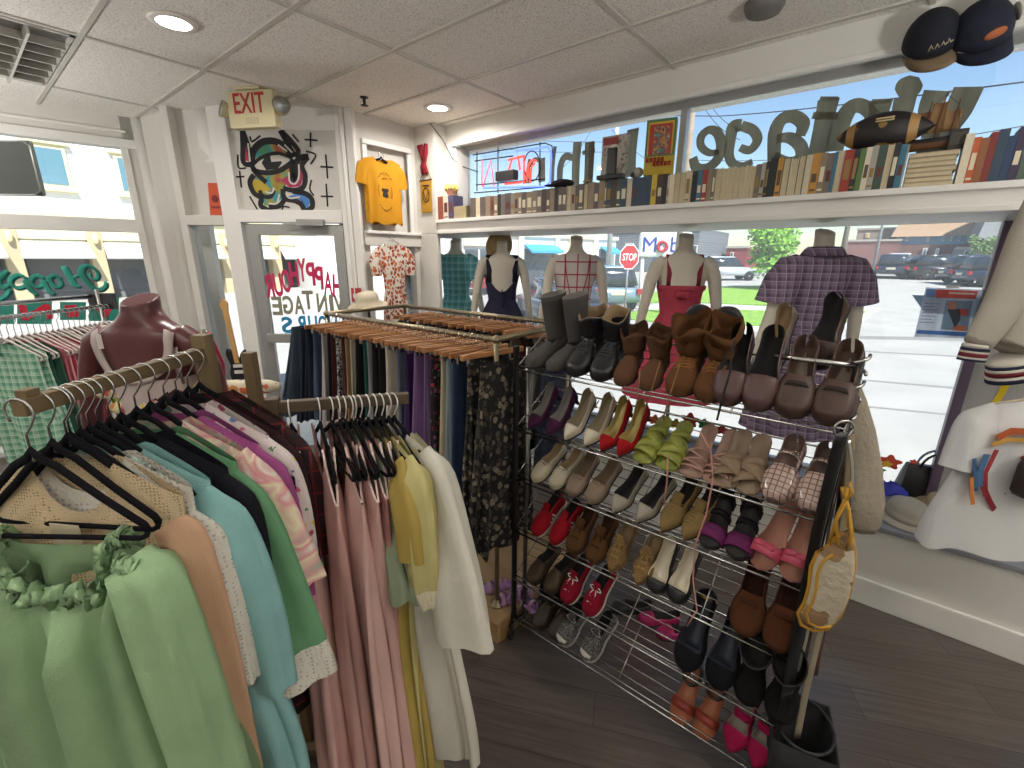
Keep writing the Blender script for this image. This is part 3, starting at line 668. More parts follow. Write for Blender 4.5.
def velvet_hanger_parts(t, h=.12, tip=.205, drop=.10, bar=True, mt=None, hm=None, r=.0055):
    mt = mt or BLACKV
    hook(h=h).build('hook', hm or CHROME, t)
    mb = MB()
    zn = -h+.01; zt = -h-drop
    top = [(-tip, 0, zt), (-tip*.97, 0, zt+.012), (-tip*.6, 0, lerp(zn, zt, .55)), (-tip*.22, 0, lerp(zn, zt, .13)), (-.012, 0, zn-.004), (0, 0, zn+.012), (.012, 0, zn-.004), (tip*.22, 0, lerp(zn, zt, .13)), (tip*.6, 0, lerp(zn, zt, .55)), (tip*.97, 0, zt+.012), (tip, 0, zt)]
    mb.tube(top, r*1.5, 8, flat=.6, up=(0, 0, 1))
    if bar: mb.tube([(-tip, 0, zt), (-tip*.97, 0, zt-.012), (-tip*.9, 0, zt-.018), (tip*.9, 0, zt-.018), (tip*.97, 0, zt-.012), (tip, 0, zt)], r, 8, flat=.8, up=(0, 0, 1))
    mb.build('hanger_body', mt, t)
HVEL = {}
def velvet_hanger(loc, rz, label, group, h=.12, mt=None, key='b', drop=.10, tip=.205, hm=None):
    if key not in HVEL:
        t = thing('clothes_hanger', label, 'hanger', loc, rz, group); velvet_hanger_parts(t, h, tip, drop, mt=mt, hm=hm); HVEL[key] = t; return t
    t = dup(HVEL[key]); t.location = loc; t.rotation_euler = (0, 0, rz); t['label'] = label; t['group'] = group; return t

WOOD1 = mat('#7a6748', .6, pat=('wood', '#5c4a32', 14, 0)); WOOD1z = mat('#7a6748', .6, pat=('wood', '#57462f', 14, 2)); 
WOOD2 = mat('#5b4a36', .6, pat=('wood', '#3f3224', 14, 0)); WOOD2z = mat('#5b4a36', .6, pat=('wood', '#3f3224', 14, 2))
# ---- rack in front, left
R1Z = 1.755
A1 = at(15, 400, 2, R1Z); B1 = at(196, 349, 2, R1Z); D1 = (B1-A1).normalized(); L1 = (B1-A1).length
def rail(name, label, A, B, zt, w, h, m, mz, posts=(), cat='clothes rack', feet=True, stub=None):
    D = (B-A).normalized(); ang = math.atan2(D.y, D.x); Ln = (B-A).length
    t = thing(name, label, cat, (A.x, A.y, 0), ang)
    MB().box(-.0, Ln+.02, -w/2, w/2, zt-h, zt).build('rail', m, t, bevel=.003)
    for (x, y, pw_, top) in posts:
        MB().box(x-pw_/2, x+pw_/2, y-pw_/2, y+pw_/2, .05, top).build('post', mz, t, bevel=.003)
    if stub: MB().box(.01, .035, -w*.42, w*.42, zt, zt+.014).build('end_stop', m, t, bevel=.002)
    if feet:
        for (x, y, pw_, top) in posts:
            MB().box(x-.05, x+.05, y-.28, y+.28, 0, .05).build('foot', m, t, bevel=.004)
    return t
rail('wooden_clothes_rack', 'wooden rack with a thick rail carrying the mint green dress and black hangers at front', A1, B1, R1Z, .026, .032, WOOD1, WOOD1z, [(L1+.03, 0, .04, R1Z+.035), (L1+.20, -.02, .035, R1Z-.05)], stub=True)
RZ1 = YAW
def r1(t): p = A1+(B1-A1)*t; return V((p.x, p.y, R1Z+.002))
GM = {}
G1 = 'garments on the front wooden rack'
def garment(name, label, cat, loc, rz, body, mats, sleeves=(), group=None, sl_mats=None, extras=None):
    t = thing(name, label, cat, loc, rz, group)
    mb = MB(); cloth(mb, **body); mb.build('bodice' if 'dress' in name else 'body', mats, t)
    for k, s in enumerate(sleeves):
        mb = MB(); sleeve(mb, **s); mb.build('sleeve', sl_mats or mats, t)
    if extras: extras(t)
    return t
def std_sleeve(side, x=.19, z=-.24, ln=.3, w0=.085, w1=.07, out=.05, th=.03, seed=1, trim=None, amp=.006, y=0, flare=None, down=None):
    path = [(x-.05, y, z+.0), (x+.0, y, z-.04), (x+out*.8, y, z-ln*.5), (x+out, y, z-ln)]
    return dict(side=side, path=path, wid=[(0, w0), (.5, (w0+w1)/2), (1, w1)], thick=[(0, .018), (.4, th), (1, th)], seed=seed, trim=trim, amp=amp)
MINT = fab('#96b38b', var=.08); 
def ruffle(mb, pts, r0, lobes, amp, seed, mt=0, thick=.006):
    """gathered frill along a closed or open line of points"""
    n = len(pts); rings = []
    for i, p in enumerate(pts):
        p = V(p); f = i/(n-1); ring = []
        for k in range(10):
            a = 2*pi*k/10; w = 1+amp*sin(lobes*2*pi*f+seed+k*.6)+.35*sin(lobes*4.7*f*pi+seed*2+k)
            ring.append(p+V((0, cos(a)*r0*w*.8, sin(a)*r0*w)) + V((sin(lobes*2*pi*f*1.3+a)*r0*.4, 0, 0)))
        rings.append(ring)
    mb.loft(rings, True, (True, True), mt)
def mint_extra(t):
    mb = MB(); nw, nf, zt = .105, .085, -.295
    pts = [(nw*cos(pi+pi*k/60), -.028, zt-.01-nf*(1-abs(cos(pi+pi*k/60))**5)**.5+.012*sin(k*.9)) for k in range(61)]
    ruffle(mb, pts, .014, 21, .6, 2); 
    for s in (-1, 1):
        pts = [(s*lerp(nw, nw+.02, k/30), lerp(-.03, .03, k/30), zt-.005+.02*sin(pi*k/30)) for k in range(31)]
        ruffle(mb, pts, .014, 8, .6, 4)
        pts = [(s*(nw+.03+.05*k/30), -.03-.004*sin(k), zt-.02-.03*k/30) for k in range(31)]
        ruffle(mb, pts, .016, 5, .4, 5+s)
    mb.build('ruffle', MINT, t)
    mb = MB().box(.0, .055, -.012, -.010, -.32, -.26); mb.build('price_tag', mat('#b9ae94', .6), t, rot=(.1, .1, 0))
def peach(t): pass
z1 = R1Z
pos1 = [.03, .10, .17, .24, .34, .44, .53, .62, .71, .80, .89, .97]
# front mint dress
garment('dress', 'mint green dress with ruffled square neckline, frontmost on the rack', 'dress', r1(.0), RZ1,
        dict(sh=.205, nw=.105, zt=-.295, slope=.32, L=.95, prof=[(0, .205), (.2, .20), (1, .27)], dep=.04, hemd=.07, nf=.085, nb=.01, folds=16, amp=.036, fs=.12, seed=4, square=2.5), [MINT],
        [dict(side=s, path=[(.13, 0, -.33), (.165, -.01, -.37), (.185, -.015, -.60), (.20, -.015, -.92)], wid=[(0, .05), (.2, .062), (1, .07)], thick=[(0, .03), (.25, .05), (1, .055)], seed=s+3, folds=6, amp=.012) for s in (-1, 1)], G1, extras=mint_extra)
LACE = mat('#cdb794', .9, pat=('dots', '#8f7a5d', 150, .28), bump=.5, bscale=300); PEACH = fab('#c39c7f')
garment('cardigan', 'beige lace topped cardigan with peach sleeves right behind the mint dress', 'cardigan', r1(.15), RZ1,
        dict(sh=.2, nw=.075, zt=-.14, slope=.68, L=.78, prof=[(0, .2), (.2, .19), (1, .2)], hemd=.035, dep=.028, nf=.12, seed=8), [LACE],
        [std_sleeve(s, x=.175, z=-0.300, ln=.7, w0=.07, w1=.05, out=.02, th=.03, seed=s+9) for s in (-1, 1)], G1, [PEACH])
CREAMLACE = mat('#cfcbc0', .9, pat=('dots', '#aaa79e', 90, .3), bump=.4)
garment('blouse', 'off white blouse with lace edged sleeve between the peach sleeve and the light blue blouse', 'blouse', r1(.21), RZ1,
        dict(sh=.2, nw=.08, zt=-.14, slope=.68, L=.62, dep=.028, hemd=.035, seed=12), [CREAMLACE],
        [std_sleeve(s, x=.19, z=-0.315, ln=.42, w0=.065, w1=.045, out=.03, th=.025, seed=s+19) for s in (-1, 1)], G1)
BLUE = fab('#86b3b2', var=.06)
def frill_blue(t):
    mb = MB()
    for s in (-1, 1):
        mb = MB(); ruffle(mb, [(s*(.08+.09*k/40), -.02, -.175-.07*k/40) for k in range(41)], .014, 7, .5, 3); mb.build('frill', mat('#a8bdb6', .9, bump=.4), t)
garment('blouse', 'light blue long sleeved blouse with a frilled neck and small buttons', 'blouse', r1(.30), RZ1,
        dict(sh=.21, nw=.08, zt=-.14, slope=.68, L=1.0, prof=[(0, .21), (.2, .21), (1, .31)], dep=.032, hemd=.045, seed=15, amp=.016), [BLUE],
        [std_sleeve(s, x=.205, z=-0.305, ln=.5, w0=.085, w1=.07, out=.045, th=.035, seed=s+23, amp=.01) for s in (-1, 1)], G1, extras=frill_blue)
garment('dress', 'black dress with smooth long sleeve between the light blue blouse and the kelly green one', 'dress', r1(.42), RZ1,
        dict(sh=.215, nw=.08, zt=-.135, slope=.68, L=1.1, prof=[(0, .215), (.2, .215), (1, .24)], dep=.05, seed=18), [fab('#15151f')],
        [std_sleeve(s, x=.195, z=-0.295, ln=.42, w0=.085, w1=.065, out=.02, th=.03, seed=s+27) for s in (-1, 1)], G1)
KELLY = fab('#66966f', var=.07)
garment('nightgown', 'green robe with wide sleeve ending in white lace', 'robe', r1(.51), RZ1,
        dict(sh=.21, nw=.08, zt=-.14, slope=.68, L=.75, prof=[(0, .21), (.2, .22), (1, .30)], dep=.06, seed=21, amp=.02), [KELLY, CREAMLACE],
        [dict(side=s, path=[(.14, 0, -.28), (.19, 0, -.36), (.24, -.015, -.58), (.285, -.02, -.86)], wid=[(0, .075), (.3, .085), (1, .10)], thick=[(0, .02), (.4, .04), (1, .055)], seed=s+30, folds=4, amp=.016, trim=.86) for s in (-1, 1)], G1)
PINKF = mat('#d9a9ab', .9, pat=('blotch', ['#c98a90', '#dcd3c4', '#d98f98', '#e3d8b8', '#d5a0a2', '#9fb096', '#e2c9c4'], 9), bump=.25, bscale=250)
garment('kimono', 'pink and cream tie dyed floral kimono beside the green robe', 'kimono', r1(.60), RZ1,
        dict(sh=.22, nw=.08, zt=-.135, slope=.68, L=.8, dep=.05, seed=24), [PINKF],
        [dict(side=s, path=[(.15, 0, -.26), (.205, 0, -.33), (.25, -.01, -.46), (.285, -.01, -.60)], wid=[(0, .08), (.4, .085), (1, .085)], thick=[(0, .02), (.4, .035), (1, .04)], seed=s+33, amp=.01) for s in (-1, 1)], G1)
garment('sweater', 'magenta sweater between the tie dyed kimono and the white floral blouse', 'sweater', r1(.70), RZ1,
        dict(sh=.215, nw=.08, zt=-.13, slope=.68, L=.62, dep=.05, seed=27), [fab('#9b4f86', bump=.4), fab('#cf93a6')],
        [std_sleeve(s, x=.205, z=-0.290, ln=.58, w0=.085, w1=.065, out=.03, th=.035, seed=s+37, trim=.85, amp=.009) for s in (-1, 1)], G1)
WFLOR = mat('#d6cbc8', .9, pat=('floral', ['#b64a6c', '#7d6fa8', '#5f8a5e', '#c9688a', '#d9c052', '#6c7fb0'], 40, .42, .75), bump=.2)
garment('blouse', 'white blouse printed with small pink and purple flowers on the wooden rack', 'blouse', r1(.79), RZ1,
        dict(sh=.22, nw=.08, zt=-.12, slope=.68, L=.7, dep=.045, seed=31), [WFLOR],
        [std_sleeve(s, x=.21, z=-0.280, ln=.36, w0=.085, w1=.065, out=.03, th=.03, seed=s+41) for s in (-1, 1)], G1)
garment('dress', 'dark burgundy dress second from the far end of the front wooden rack', 'dress', r1(.88), RZ1,
        dict(sh=.225, nw=.08, zt=-.12, slope=.68, L=1.0, prof=[(0, .225), (.2, .22), (1, .26)], dep=.05, seed=34), [fab('#2c171d')],
        [std_sleeve(s, x=.21, z=-0.285, ln=.38, w0=.085, w1=.065, out=.02, th=.03, seed=s+44) for s in (-1, 1)], G1)
DPLAID = mat('#1a1517', .9, pat=('plaid', '#3c1418', '#7a2028', 14, (0, 2), .4), bump=.2)
garment('dress', 'dark red and black plaid dress farthest on the front wooden rack', 'dress', r1(.975), RZ1,
        dict(sh=.225, nw=.08, zt=-.115, slope=.68, L=1.05, prof=[(0, .225), (.2, .22), (1, .28)], dep=.05, seed=36, amp=.02), [DPLAID],
        [std_sleeve(s, x=.215, z=-0.280, ln=.36, w0=.085, w1=.07, out=.03, th=.03, seed=s+46) for s in (-1, 1)], G1)
for i, t in enumerate([.0, .15, .21, .30, .42, .51, .60, .70, .79, .88, .975]):
    velvet_hanger(r1(t), RZ1+rnd.uniform(-.04, .04), 'black velvet hanger with silver hook, %s from the near end of the front wooden rail' % nth(i), 'hangers on the front wooden rail', drop=.14, tip=.18)
for i, t in enumerate([.085, .165, .255, .36]):
    velvet_hanger(r1(t), RZ1+rnd.uniform(-.10, .10), 'empty black velvet hanger near the start of the front wooden rail, %s empty one' % nth(i), 'hangers on the front wooden rail', drop=.14, tip=.18)

# ---- second wooden rack, middle
R2Z = 1.59
A2 = at(268, 402, 2, R2Z); B2 = at(402, 393, 2, R2Z); D2 = (B2-A2).normalized(); L2 = (B2-A2).length
rail('wooden_clothes_rack', 'dark wooden rack arm carrying pink and yellow dresses on black hangers', A2-D2*.0, B2, R2Z, .026, .034, WOOD2, WOOD2z, [(.012, 0, .036, R2Z+.012)])
RZ2 = math.atan2(D2.y, D2.x)-pi/2+.0      # local x = to the right of the rail direction (towards camera), local y = along the rail
def e2(px): return RZ2+.18+.30*(px-290)/103
def r2(px): 
    p = at(px, 398, 2, R2Z); f = (p-A2).dot(D2); q = A2+D2*f; return V((q.x, q.y, R2Z+.002))
G2 = 'dresses on the middle wooden rack'
WHK = mat('#d8d8d6', .3)
def dress2(px, label, col, L, sh=.185, seed=1, sl=None, pat=None, var=.05, name='dress', prof=None, trim=None, nf=.14, amp=.014, folds=7, arm=(.12, .15), group=G2, mats=None, rot=0):
    m = mats or [mat(col, .8, pat=pat, var=var, bump=.2, bscale=200, spec=.3)]
    def edge(t):
        if not (arm and trim is None): return
        for s in (-1, 1):
            P = []
            for sy in (-1, 1):
                fs_ = [k/8 for k in range(9)]
                for f in (fs_ if sy < 0 else fs_[::-1]):
                    ax = arm[0]+(sh-arm[0])*f; P.append((s*ax*1.01, sy*(.0135*(1-f)+.002), -.105-.40*(arm[0]-.085)-arm[1]*ease(f)**.6+.002))
            MB().tube(P, .0035, 6).build('armhole_edge', mat('#d6bfba', .8), t)
    return garment(name, label, 'dress', r2(px), e2(px)+rot, dict(sh=sh, nw=.085, zt=-.105, slope=.40, L=L, prof=prof or [(0, sh), (.16, sh*.95), (.34, sh*.9), (1, sh*1.35)], dep=.032, hemd=.05, nf=nf, nb=.06, seed=seed, amp=amp, folds=folds, arm=arm, trim=trim, d0=.011, nv=34), m, sl or (), group, extras=edge)
PK = '#bd8f8c'
dress2(290, 'pale pink sleeveless dress nearest the rack post, apart from the others', '#cba39c', 1.25, seed=51)
dress2(318, 'dusty pink sleeveless dress second from the middle rack post', '#c69c96', 1.38, seed=52)
dress2(337, 'pink nightgown with a white edged deep armhole in the middle of the pink ones', '#cfaaa3', 1.45, seed=53, nf=.2, prof=[(0, .2), (.16, .2), (1, .28)])
dress2(349, 'pink satin nightgown with a button placket beside the yellow dress', '#c9a29c', 1.42, seed=54, sh=.2, nf=.22)
dress2(358, 'rose pink long dress last of the pink ones', '#b5827f', 1.4, seed=55)
dress2(366, 'sage green thin dress between the pink and yellow ones', '#8e9a80', .5, seed=56)
dress2(373, 'golden yellow dress with puffed sleeve', '#a8924c', 1.3, seed=57, sl=[std_sleeve(1, x=.18, z=-.2, ln=.25, w0=.07, w1=.06, out=.04, th=.045, seed=4)])
dress2(380, 'pale yellow long nightgown with lace edged long sleeve', '#c9bf78', 1.55, seed=58, sl=[dict(side=1, path=[(.15, 0, -.19), (.195, 0, -.22), (.23, 0, -.42), (.24, 0, -.62)], wid=[(0, .06), (.5, .065), (.85, .045), (1, .035)], thick=[(0, .02), (.4, .05), (.85, .05), (1, .03)], seed=5, folds=5, amp=.008, trim=.88)], arm=None, mats=[fab('#b9b07a'), mat('#d3cbb0', .9, pat=('dots', '#b3aa8e', 120, .3))])
WSHEER = fab('#c9c6ba', var=.03)
dress2(387, 'cream white sheer nightgown with a rounded hem', '#c9c6ba', 1.18, seed=59, arm=None, mats=[WSHEER], amp=.026, rot=.2, prof=[(0, .185), (.16, .19), (.34, .21), (1, .33)], sl=[dict(side=1, path=[(.14, 0, -.17), (.19, 0, -.22), (.27, -.01, -.46), (.32, -.02, -.72)], wid=[(0, .06), (.5, .085), (1, .12)], thick=[(0, .02), (.4, .04), (1, .06)], seed=6, folds=4, amp=.014)])
dress2(393, 'yellow white dress nearest the free end of the middle rail', '#c4bd92', .55, seed=60, arm=None, rot=.1)
for i, px in enumerate([290, 318, 330, 337, 343, 349, 353, 358, 366, 373, 380, 387, 393]):
    velvet_hanger(r2(px), e2(px)+rnd.uniform(-.06, .06), 'black velvet hanger with white hook, %s from the post of the middle wooden rail' % nth(i), 'hangers on the middle wooden rail', h=.10, key='m', drop=.085, tip=.19, hm=WHK)
# ---- square pipe rack with skirts on wooden clip hangers
SRZ = 1.634
PA, PB, PC, PD = V((-1.347, 1.55, SRZ)), V((-2.86, 1.55, SRZ)), V((-2.88, 2.215, SRZ)), V((-1.36, 2.215, SRZ))
PIPE = mat('#8d8067', .4, .75); 
t = thing('pipe_clothes_rack', 'brass toned square pipe rack full of skirts on wooden hangers', 'clothes rack', (PA.x, PA.y, 0))
o = t.location
def rel(p): return V(p)-V(o)
for nm, a, b in (('front_rail', PA, PB), ('back_rail', PC, PD), ('end_rail', PA, PD), ('end_rail', PB, PC)):
    MB().tube([rel(a), rel(b)], .0145, 12).build(nm, PIPE, t)
for p, zb in ((PA, .155), (PB, .155), (PC, .155), (PD, .155)):
    q = rel(p)
    MB().tube([q, (q.x, q.y, zb)], .0125, 12).lathe([(.001, .14), (.04, .141), (.038, .15), (.02, .153), (.019, .175), (.013, .178)], 16, M=Matrix.Translation((q.x, q.y, 0))).build('post', PIPE, t)
for p in (PA, PB, PC, PD):
    q = rel(p); MB().ball(q, .021).build('elbow_joint', PIPE, t)
PINE = mat('#b79a72', .6, pat=('wood', '#a08258', 7, 0)); PINEY = mat('#b08c5e', .6, pat=('wood', '#94713f', 7, 1))
t = thing('wooden_platform', 'low pale pine platform box under the skirt rack', 'platform', (0, 0, 0))
MB().box(-2.98, PA.x+.10, 1.44, 2.32, .115, .14).build('top_board', PINE, t, bevel=.003)
MB().box(-2.97, PA.x+.09, 1.45, 1.475, 0.0, .115).build('front_board', PINE, t, bevel=.003)
MB().box(PA.x+.07, PA.x+.095, 1.475, 2.30, 0, .115).build('side_board', PINEY, t, bevel=.003)

HW = [mat('#c08a58', .5, pat=('wood', '#8a5630', 18, 0)), mat('#b27c4e', .5, pat=('wood', '#754827', 18, 0)), mat('#cf9c6a', .5, pat=('wood', '#9a6538', 18, 0))]
SKH = {}
def clip_hanger(loc, rz, label, group, wood):
    if wood not in SKH:
        t = thing('skirt_hanger', label, 'hanger', loc, rz, group)
        hook(.002, .068, .018).build('hook', CHROME, t)
        MB().box(-.185, .185, -.006, .006, -.092, -.066).build('bar', HW[wood], t, bevel=.003)
        for s in (-1, 1):
            MB().box(s*.13-.012, s*.13+.012, -.009, .009, -.125, -.09).tube([(s*.13-.014, 0, -.088), (s*.13, 0, -.062), (s*.13+.014, 0, -.088)], .0018, 5).build('clip', CHROME, t, bevel=.002)
        SKH[wood] = t; return t
    t = dup(SKH[wood]); t.location = loc; t.rotation_euler = (0, 0, rz); t['label'] = label; t['group'] = group; return t
def skirt(name, label, m, loc, rz, L, w0=.15, w1=.22, d=.014, d1=.03, seed=1, folds=7, amp=.01, group='skirts on the front pipe', band=None, nv=16, zt=-.108, hemwave=.008):
    rg = random.Random(seed); ph = [rg.uniform(0, 6) for _ in range(3)]
    mb = MB(); rings = []; nu = 56; mats = []
    for i in range(nv+1):
        v = i/nv; w = lerp(w0, w1, v**1.1); dd = lerp(d, d1, v); A = amp*ease(v*1.4)
        ring = []
        for j in range(nu):
            a = 2*pi*j/nu; c, s = cos(a), sin(a)
            f = A*(sin(folds*a+ph[0])+.5*sin((folds+4)*a+ph[1]+v))
            ring.append((math.copysign(abs(c)**.6, c)*w+f*c*.6, math.copysign(abs(s)**.8, s)*dd+f*math.copysign(min(1, abs(s)*3), s), zt-L*v+(hemwave*sin(folds*a+ph[2])*v)))
        rings.append(ring)
        if i: mats += [1 if band and v < .06 else 0]*nu
    mb.loft(rings, True, (False, False), mats)
    o = mb.build(name, [m, band] if band else [m], None, loc, (0, 0, rz))
    return tag(o, label, 'skirt' if name == 'skirt' else 'trousers', group)
BFLOR = mat('#121113', .9, pat=('floral', ['#4e463d', '#6a6052', '#3a352f', '#7c7261', '#2b2826'], 34, .52, .75), bump=.2)
TWEED = mat('#2a2a2a', .95, pat=('snake', '#b5b3ad', 120), bump=.4)
REDFL = mat('#1d1620', .9, pat=('floral', ['#a03048', '#6d2238', '#3f6a50', '#8d4a7a'], 40, .4, .8))
SK = [ # px on the near edge, colour/material, length, hem half-width, name, words
 (296, '#3a4552', .60, .30, 'skirt', 'slate blue flared skirt at the far end of the front pipe'),
 (303, '#232a3a', .62, .24, 'skirt', 'dark navy skirt beside the slate flared one'),
 (309, '#1e2433', .60, .22, 'skirt', 'navy skirt before the denim one on the front pipe'),
 (316, '#39465c', .58, .2, 'skirt', 'blue denim skirt with pale seam on the front pipe'),
 (324, '#a59fa0', .68, .21, 'skirt', 'pale grey skirt between denim and black ones'),
 (330, '#17161a', .72, .2, 'skirt', 'black skirt just right of the pale grey one'),
 (333.5, '#3f1a20', .74, .2, 'skirt', 'dark red skirt left of the black and white tweed'),
 (338, TWEED, .75, .2, 'skirt', 'black and white tweed skirt on the front pipe'),
 (342.5, '#45292a', .72, .2, 'skirt', 'brown red skirt right of the tweed'),
 (346.5, '#8a7150', .70, .19, 'skirt', 'tan corduroy skirt right of the tweed'),
 (351.5, '#b1a996', .68, .19, 'skirt', 'cream skirt right of the tan one'),
 (356.5, '#19181b', .78, .23, 'skirt', 'wide black skirt between cream and teal ones'),
 (364, '#1f4a45', .80, .19, 'skirt', 'dark teal skirt on the front pipe'),
 (368, '#7f8182', .72, .18, 'skirt', 'thin grey skirt next to the teal one'),
 (372, '#1b1a1d', .84, .2, 'skirt', 'black skirt between grey one and cream trousers'),
 (378.5, '#131316', .82, .2, 'skirt', 'second black skirt left of the cream trousers'),
 (386, '#bdb4a2', .86, .2, 'trousers', 'cream trousers with a gathered waist on the front pipe'),
 (396, '#5c6578', .84, .18, 'skirt', 'grey blue skirt right of the cream trousers'),
 (404, '#39264f', .84, .2, 'skirt', 'deep purple skirt on the front pipe'),
 (413, '#7c5d8c', .84, .24, 'skirt', 'lilac flared skirt on the front pipe'),
 (423, '#6b5578', .86, .2, 'skirt', 'dusty mauve skirt right of the lilac one'),
 (430, REDFL, .90, .2, 'skirt', 'dark skirt printed with red flowers'),
 (439, '#a89d86', .88, .19, 'skirt', 'beige skirt between the red flowered and light blue ones'),
 (446, '#7f8e98', .92, .18, 'skirt', 'light blue grey skirt next to the beige one'),
 (452, '#26344e', .90, .19, 'skirt', 'navy blue denim skirt next to the black floral one'),
 (466, BFLOR, .90, .21, 'skirt', 'long black skirt with taupe flowers behind the near one'),
 (480, BFLOR, .94, .23, 'skirt', 'long black floral chiffon skirt nearest the front post'),
]
for i, (px, cm_, L, w1, nm, lb) in enumerate(SK):
    X = at(px, 372, 1, 1.39).x
    m_ = cm_ if not isinstance(cm_, str) else fab(cm_, var=.08)
    floral = cm_ is BFLOR
    skirt(nm, lb, m_, (X, PA.y, SRZ+.0125), pi/2+rnd.uniform(-.05, .05), L*1.02, w1=w1, seed=i, d1=.028 if not floral else .04, amp=.009 if not floral else .018, folds=7 if not floral else 10, hemwave=.008 if not floral else .02)
NH = 34
for i in range(NH):
    X = lerp(PB.x+.06, PA.x-.02, i/(NH-1))
    clip_hanger((X, PA.y, SRZ+.0125), pi/2+rnd.uniform(-.24, .16), 'wooden clip hanger on the front pipe, %s from the near corner' % nth(NH-1-i), 'wooden hangers on the front pipe', i*7 % 3)
bc = ['#2b2b31', '#5a3d33', '#30384a', '#1a1a1c', '#6b6353', '#40303c', '#23303a', '#7d7a72', '#512a2c']
NB = 24
for i in range(NB):
    X = lerp(PC.x+.10, PD.x-.08, i/(NB-1))
    clip_hanger((X, PC.y, SRZ+.0125), pi/2+rnd.uniform(-.16, .12), 'wooden clip hanger on the back pipe, %s from the near corner' % nth(NB-1-i), 'wooden hangers on the back pipe', i*5 % 3)
    skirt('skirt', 'skirt on the back pipe, %s from the near corner' % nth(NB-1-i), fab(bc[i*4 % len(bc)], var=.1), (X, PC.y, SRZ+.0125), pi/2+rnd.uniform(-.06, .06), .6+.2*rnd.random(), w1=.2, seed=100+i, nv=8, group='skirts on the back pipe')
# ---- chrome rack by the left window
CA, CB = at(0, 318, 2, 1.63), at(112, 305, 2, 1.63)
CD = (CB-CA).normalized(); cang = math.atan2(CD.y, CD.x)
CAx = CA-CD*.8
t = thing('chrome_clothes_rack', 'chrome double rail rack of clear hangers by the left window', 'clothes rack', (CAx.x, CAx.y, 0), cang)
Lc = (CB-CAx).length
for y, z in ((0, 1.63), (.13, 1.70)):
    MB().tube([(0, y, z), (Lc, y, z)], .013, 10).build('rail', CHROME, t)
for x in (.02, Lc-.03):
    MB().tube([(x, .065, .1), (x, .065, 1.75)], .014, 10).build('post', CHROME, t)
    MB().tube([(x, -.25, .04), (x, .38, .04)], .014, 10).tube([(x, .065, .04), (x, .065, .12)], .014, 8).build('foot', CHROME, t)
MB().box(Lc-.02, Lc+.02, -.03, .16, 1.60, 1.72).build('end_bracket', mat('#3a3a3e', .5), t, bevel=.004)
CLEAR = mat('#cfc4c0', .15, spec=.8)
HC_ = None
ccs = ['GING', 'GING', '#24493a', '#2f5a48', '#b3606a', '#cf8f94', '#a63a48', '#d6b1b0', '#8a2634', '#a67d4f', '#d8d5ce', '#8fae3a', '#c9705e', '#3a2028', '#502c30', '#b9a79c', '#7d2f3a', '#34202a', '#c55866', '#8b6b4a']
GING = mat('#5f9a7e', .9, pat=('plaid', '#a9cbb4', '#cfe0d2', 22, (0, 2), .5))
cw = {'#24493a': 'dark green', '#2f5a48': 'bottle green', '#b3606a': 'coral pink', '#cf8f94': 'light pink', '#a63a48': 'red', '#d6b1b0': 'pale blush', '#8a2634': 'crimson', '#a67d4f': 'tan', '#d8d5ce': 'white', '#8fae3a': 'lime green', '#c9705e': 'salmon', '#3a2028': 'dark plum', '#502c30': 'maroon', '#b9a79c': 'beige', '#7d2f3a': 'wine red', '#34202a': 'near black', '#c55866': 'rose', '#8b6b4a': 'brown'}
for i, c_ in enumerate(ccs):
    x = lerp(.78, Lc-.06, i/(len(ccs)-1)); p = CAx+CD*x
    m_ = GING if c_ == 'GING' else fab(c_, var=.1)
    if i == 0: hp = clear = velvet_hanger((p.x, p.y, 1.643), cang-pi/2, 'clear plastic hanger on the chrome rack, first from its left end', 'clear hangers on the chrome rack', h=.15, mt=CLEAR, key='c', drop=.11)
    else: velvet_hanger((p.x, p.y, 1.643), cang-pi/2+rnd.uniform(-.1, .1), 'clear plastic hanger on the chrome rack, %s from its left end' % nth(i), 'clear hangers on the chrome rack', h=.15, mt=CLEAR, key='c', drop=.11)
    wd = 'green gingham' if c_ == 'GING' else cw[c_]
    mb = MB(); cloth(mb, sh=.19, zt=-.17, L=.74+.12*rnd.random(), dep=.016, hemd=.022, seed=200+i, nu=40, nv=12, slope=.52)
    tag(mb.build('top', [m_], None, (p.x, p.y, 1.643), (0, 0, cang-pi/2+rnd.uniform(-.08, .08))), '%s top on a clear hanger, %s from the left on the chrome rack' % (wd, nth(i)), 'top', 'tops on the chrome rack')
# wrapped padded bars of a display behind the front rack
FW = mat('#d8ccb4', .85, pat=('floral', ['#c2603c', '#b8504e', '#cf8a5a', '#a49a6a', '#8a6a86'], 24, .50, .85), bump=.2)
FY = mat('#d4c592', .85, pat=('floral', ['#c2603c', '#c7a03c', '#a3506a', '#b97d4a'], 24, .50, .8), bump=.2)
t = thing('padded_display_arm', 'floral fabric covered padded arms sticking out beside the wooden rack posts', 'display stand', (0, 0, 0))
for nm, a, b, r, mm in (('padded_arm', at(80, 392, 2, 1.40), at(280, 386, 2, 1.42), .036, FW), ('padded_arm', at(110, 408, 2, 1.34), at(268, 402, 2, 1.345), .034, FY)):
    L_ = (b-a); pts = [a+L_*k/16 for k in range(17)]
    MB().tube(pts, [r*(.45 if k in (0, 16) else .9 if k in (1, 15) else 1) for k in range(17)], 14).build(nm, mm, t)
q = at(150, 400, 2, 1.38); MB().tube([(q.x, q.y, 0.03), (q.x, q.y, 1.39)], .018, 10).lathe([(.16, 0), (.16, .02), (.03, .035)], 20, M=Matrix.Translation((q.x, q.y, 0))).build('stand', mat('#2a2826', .5), t)
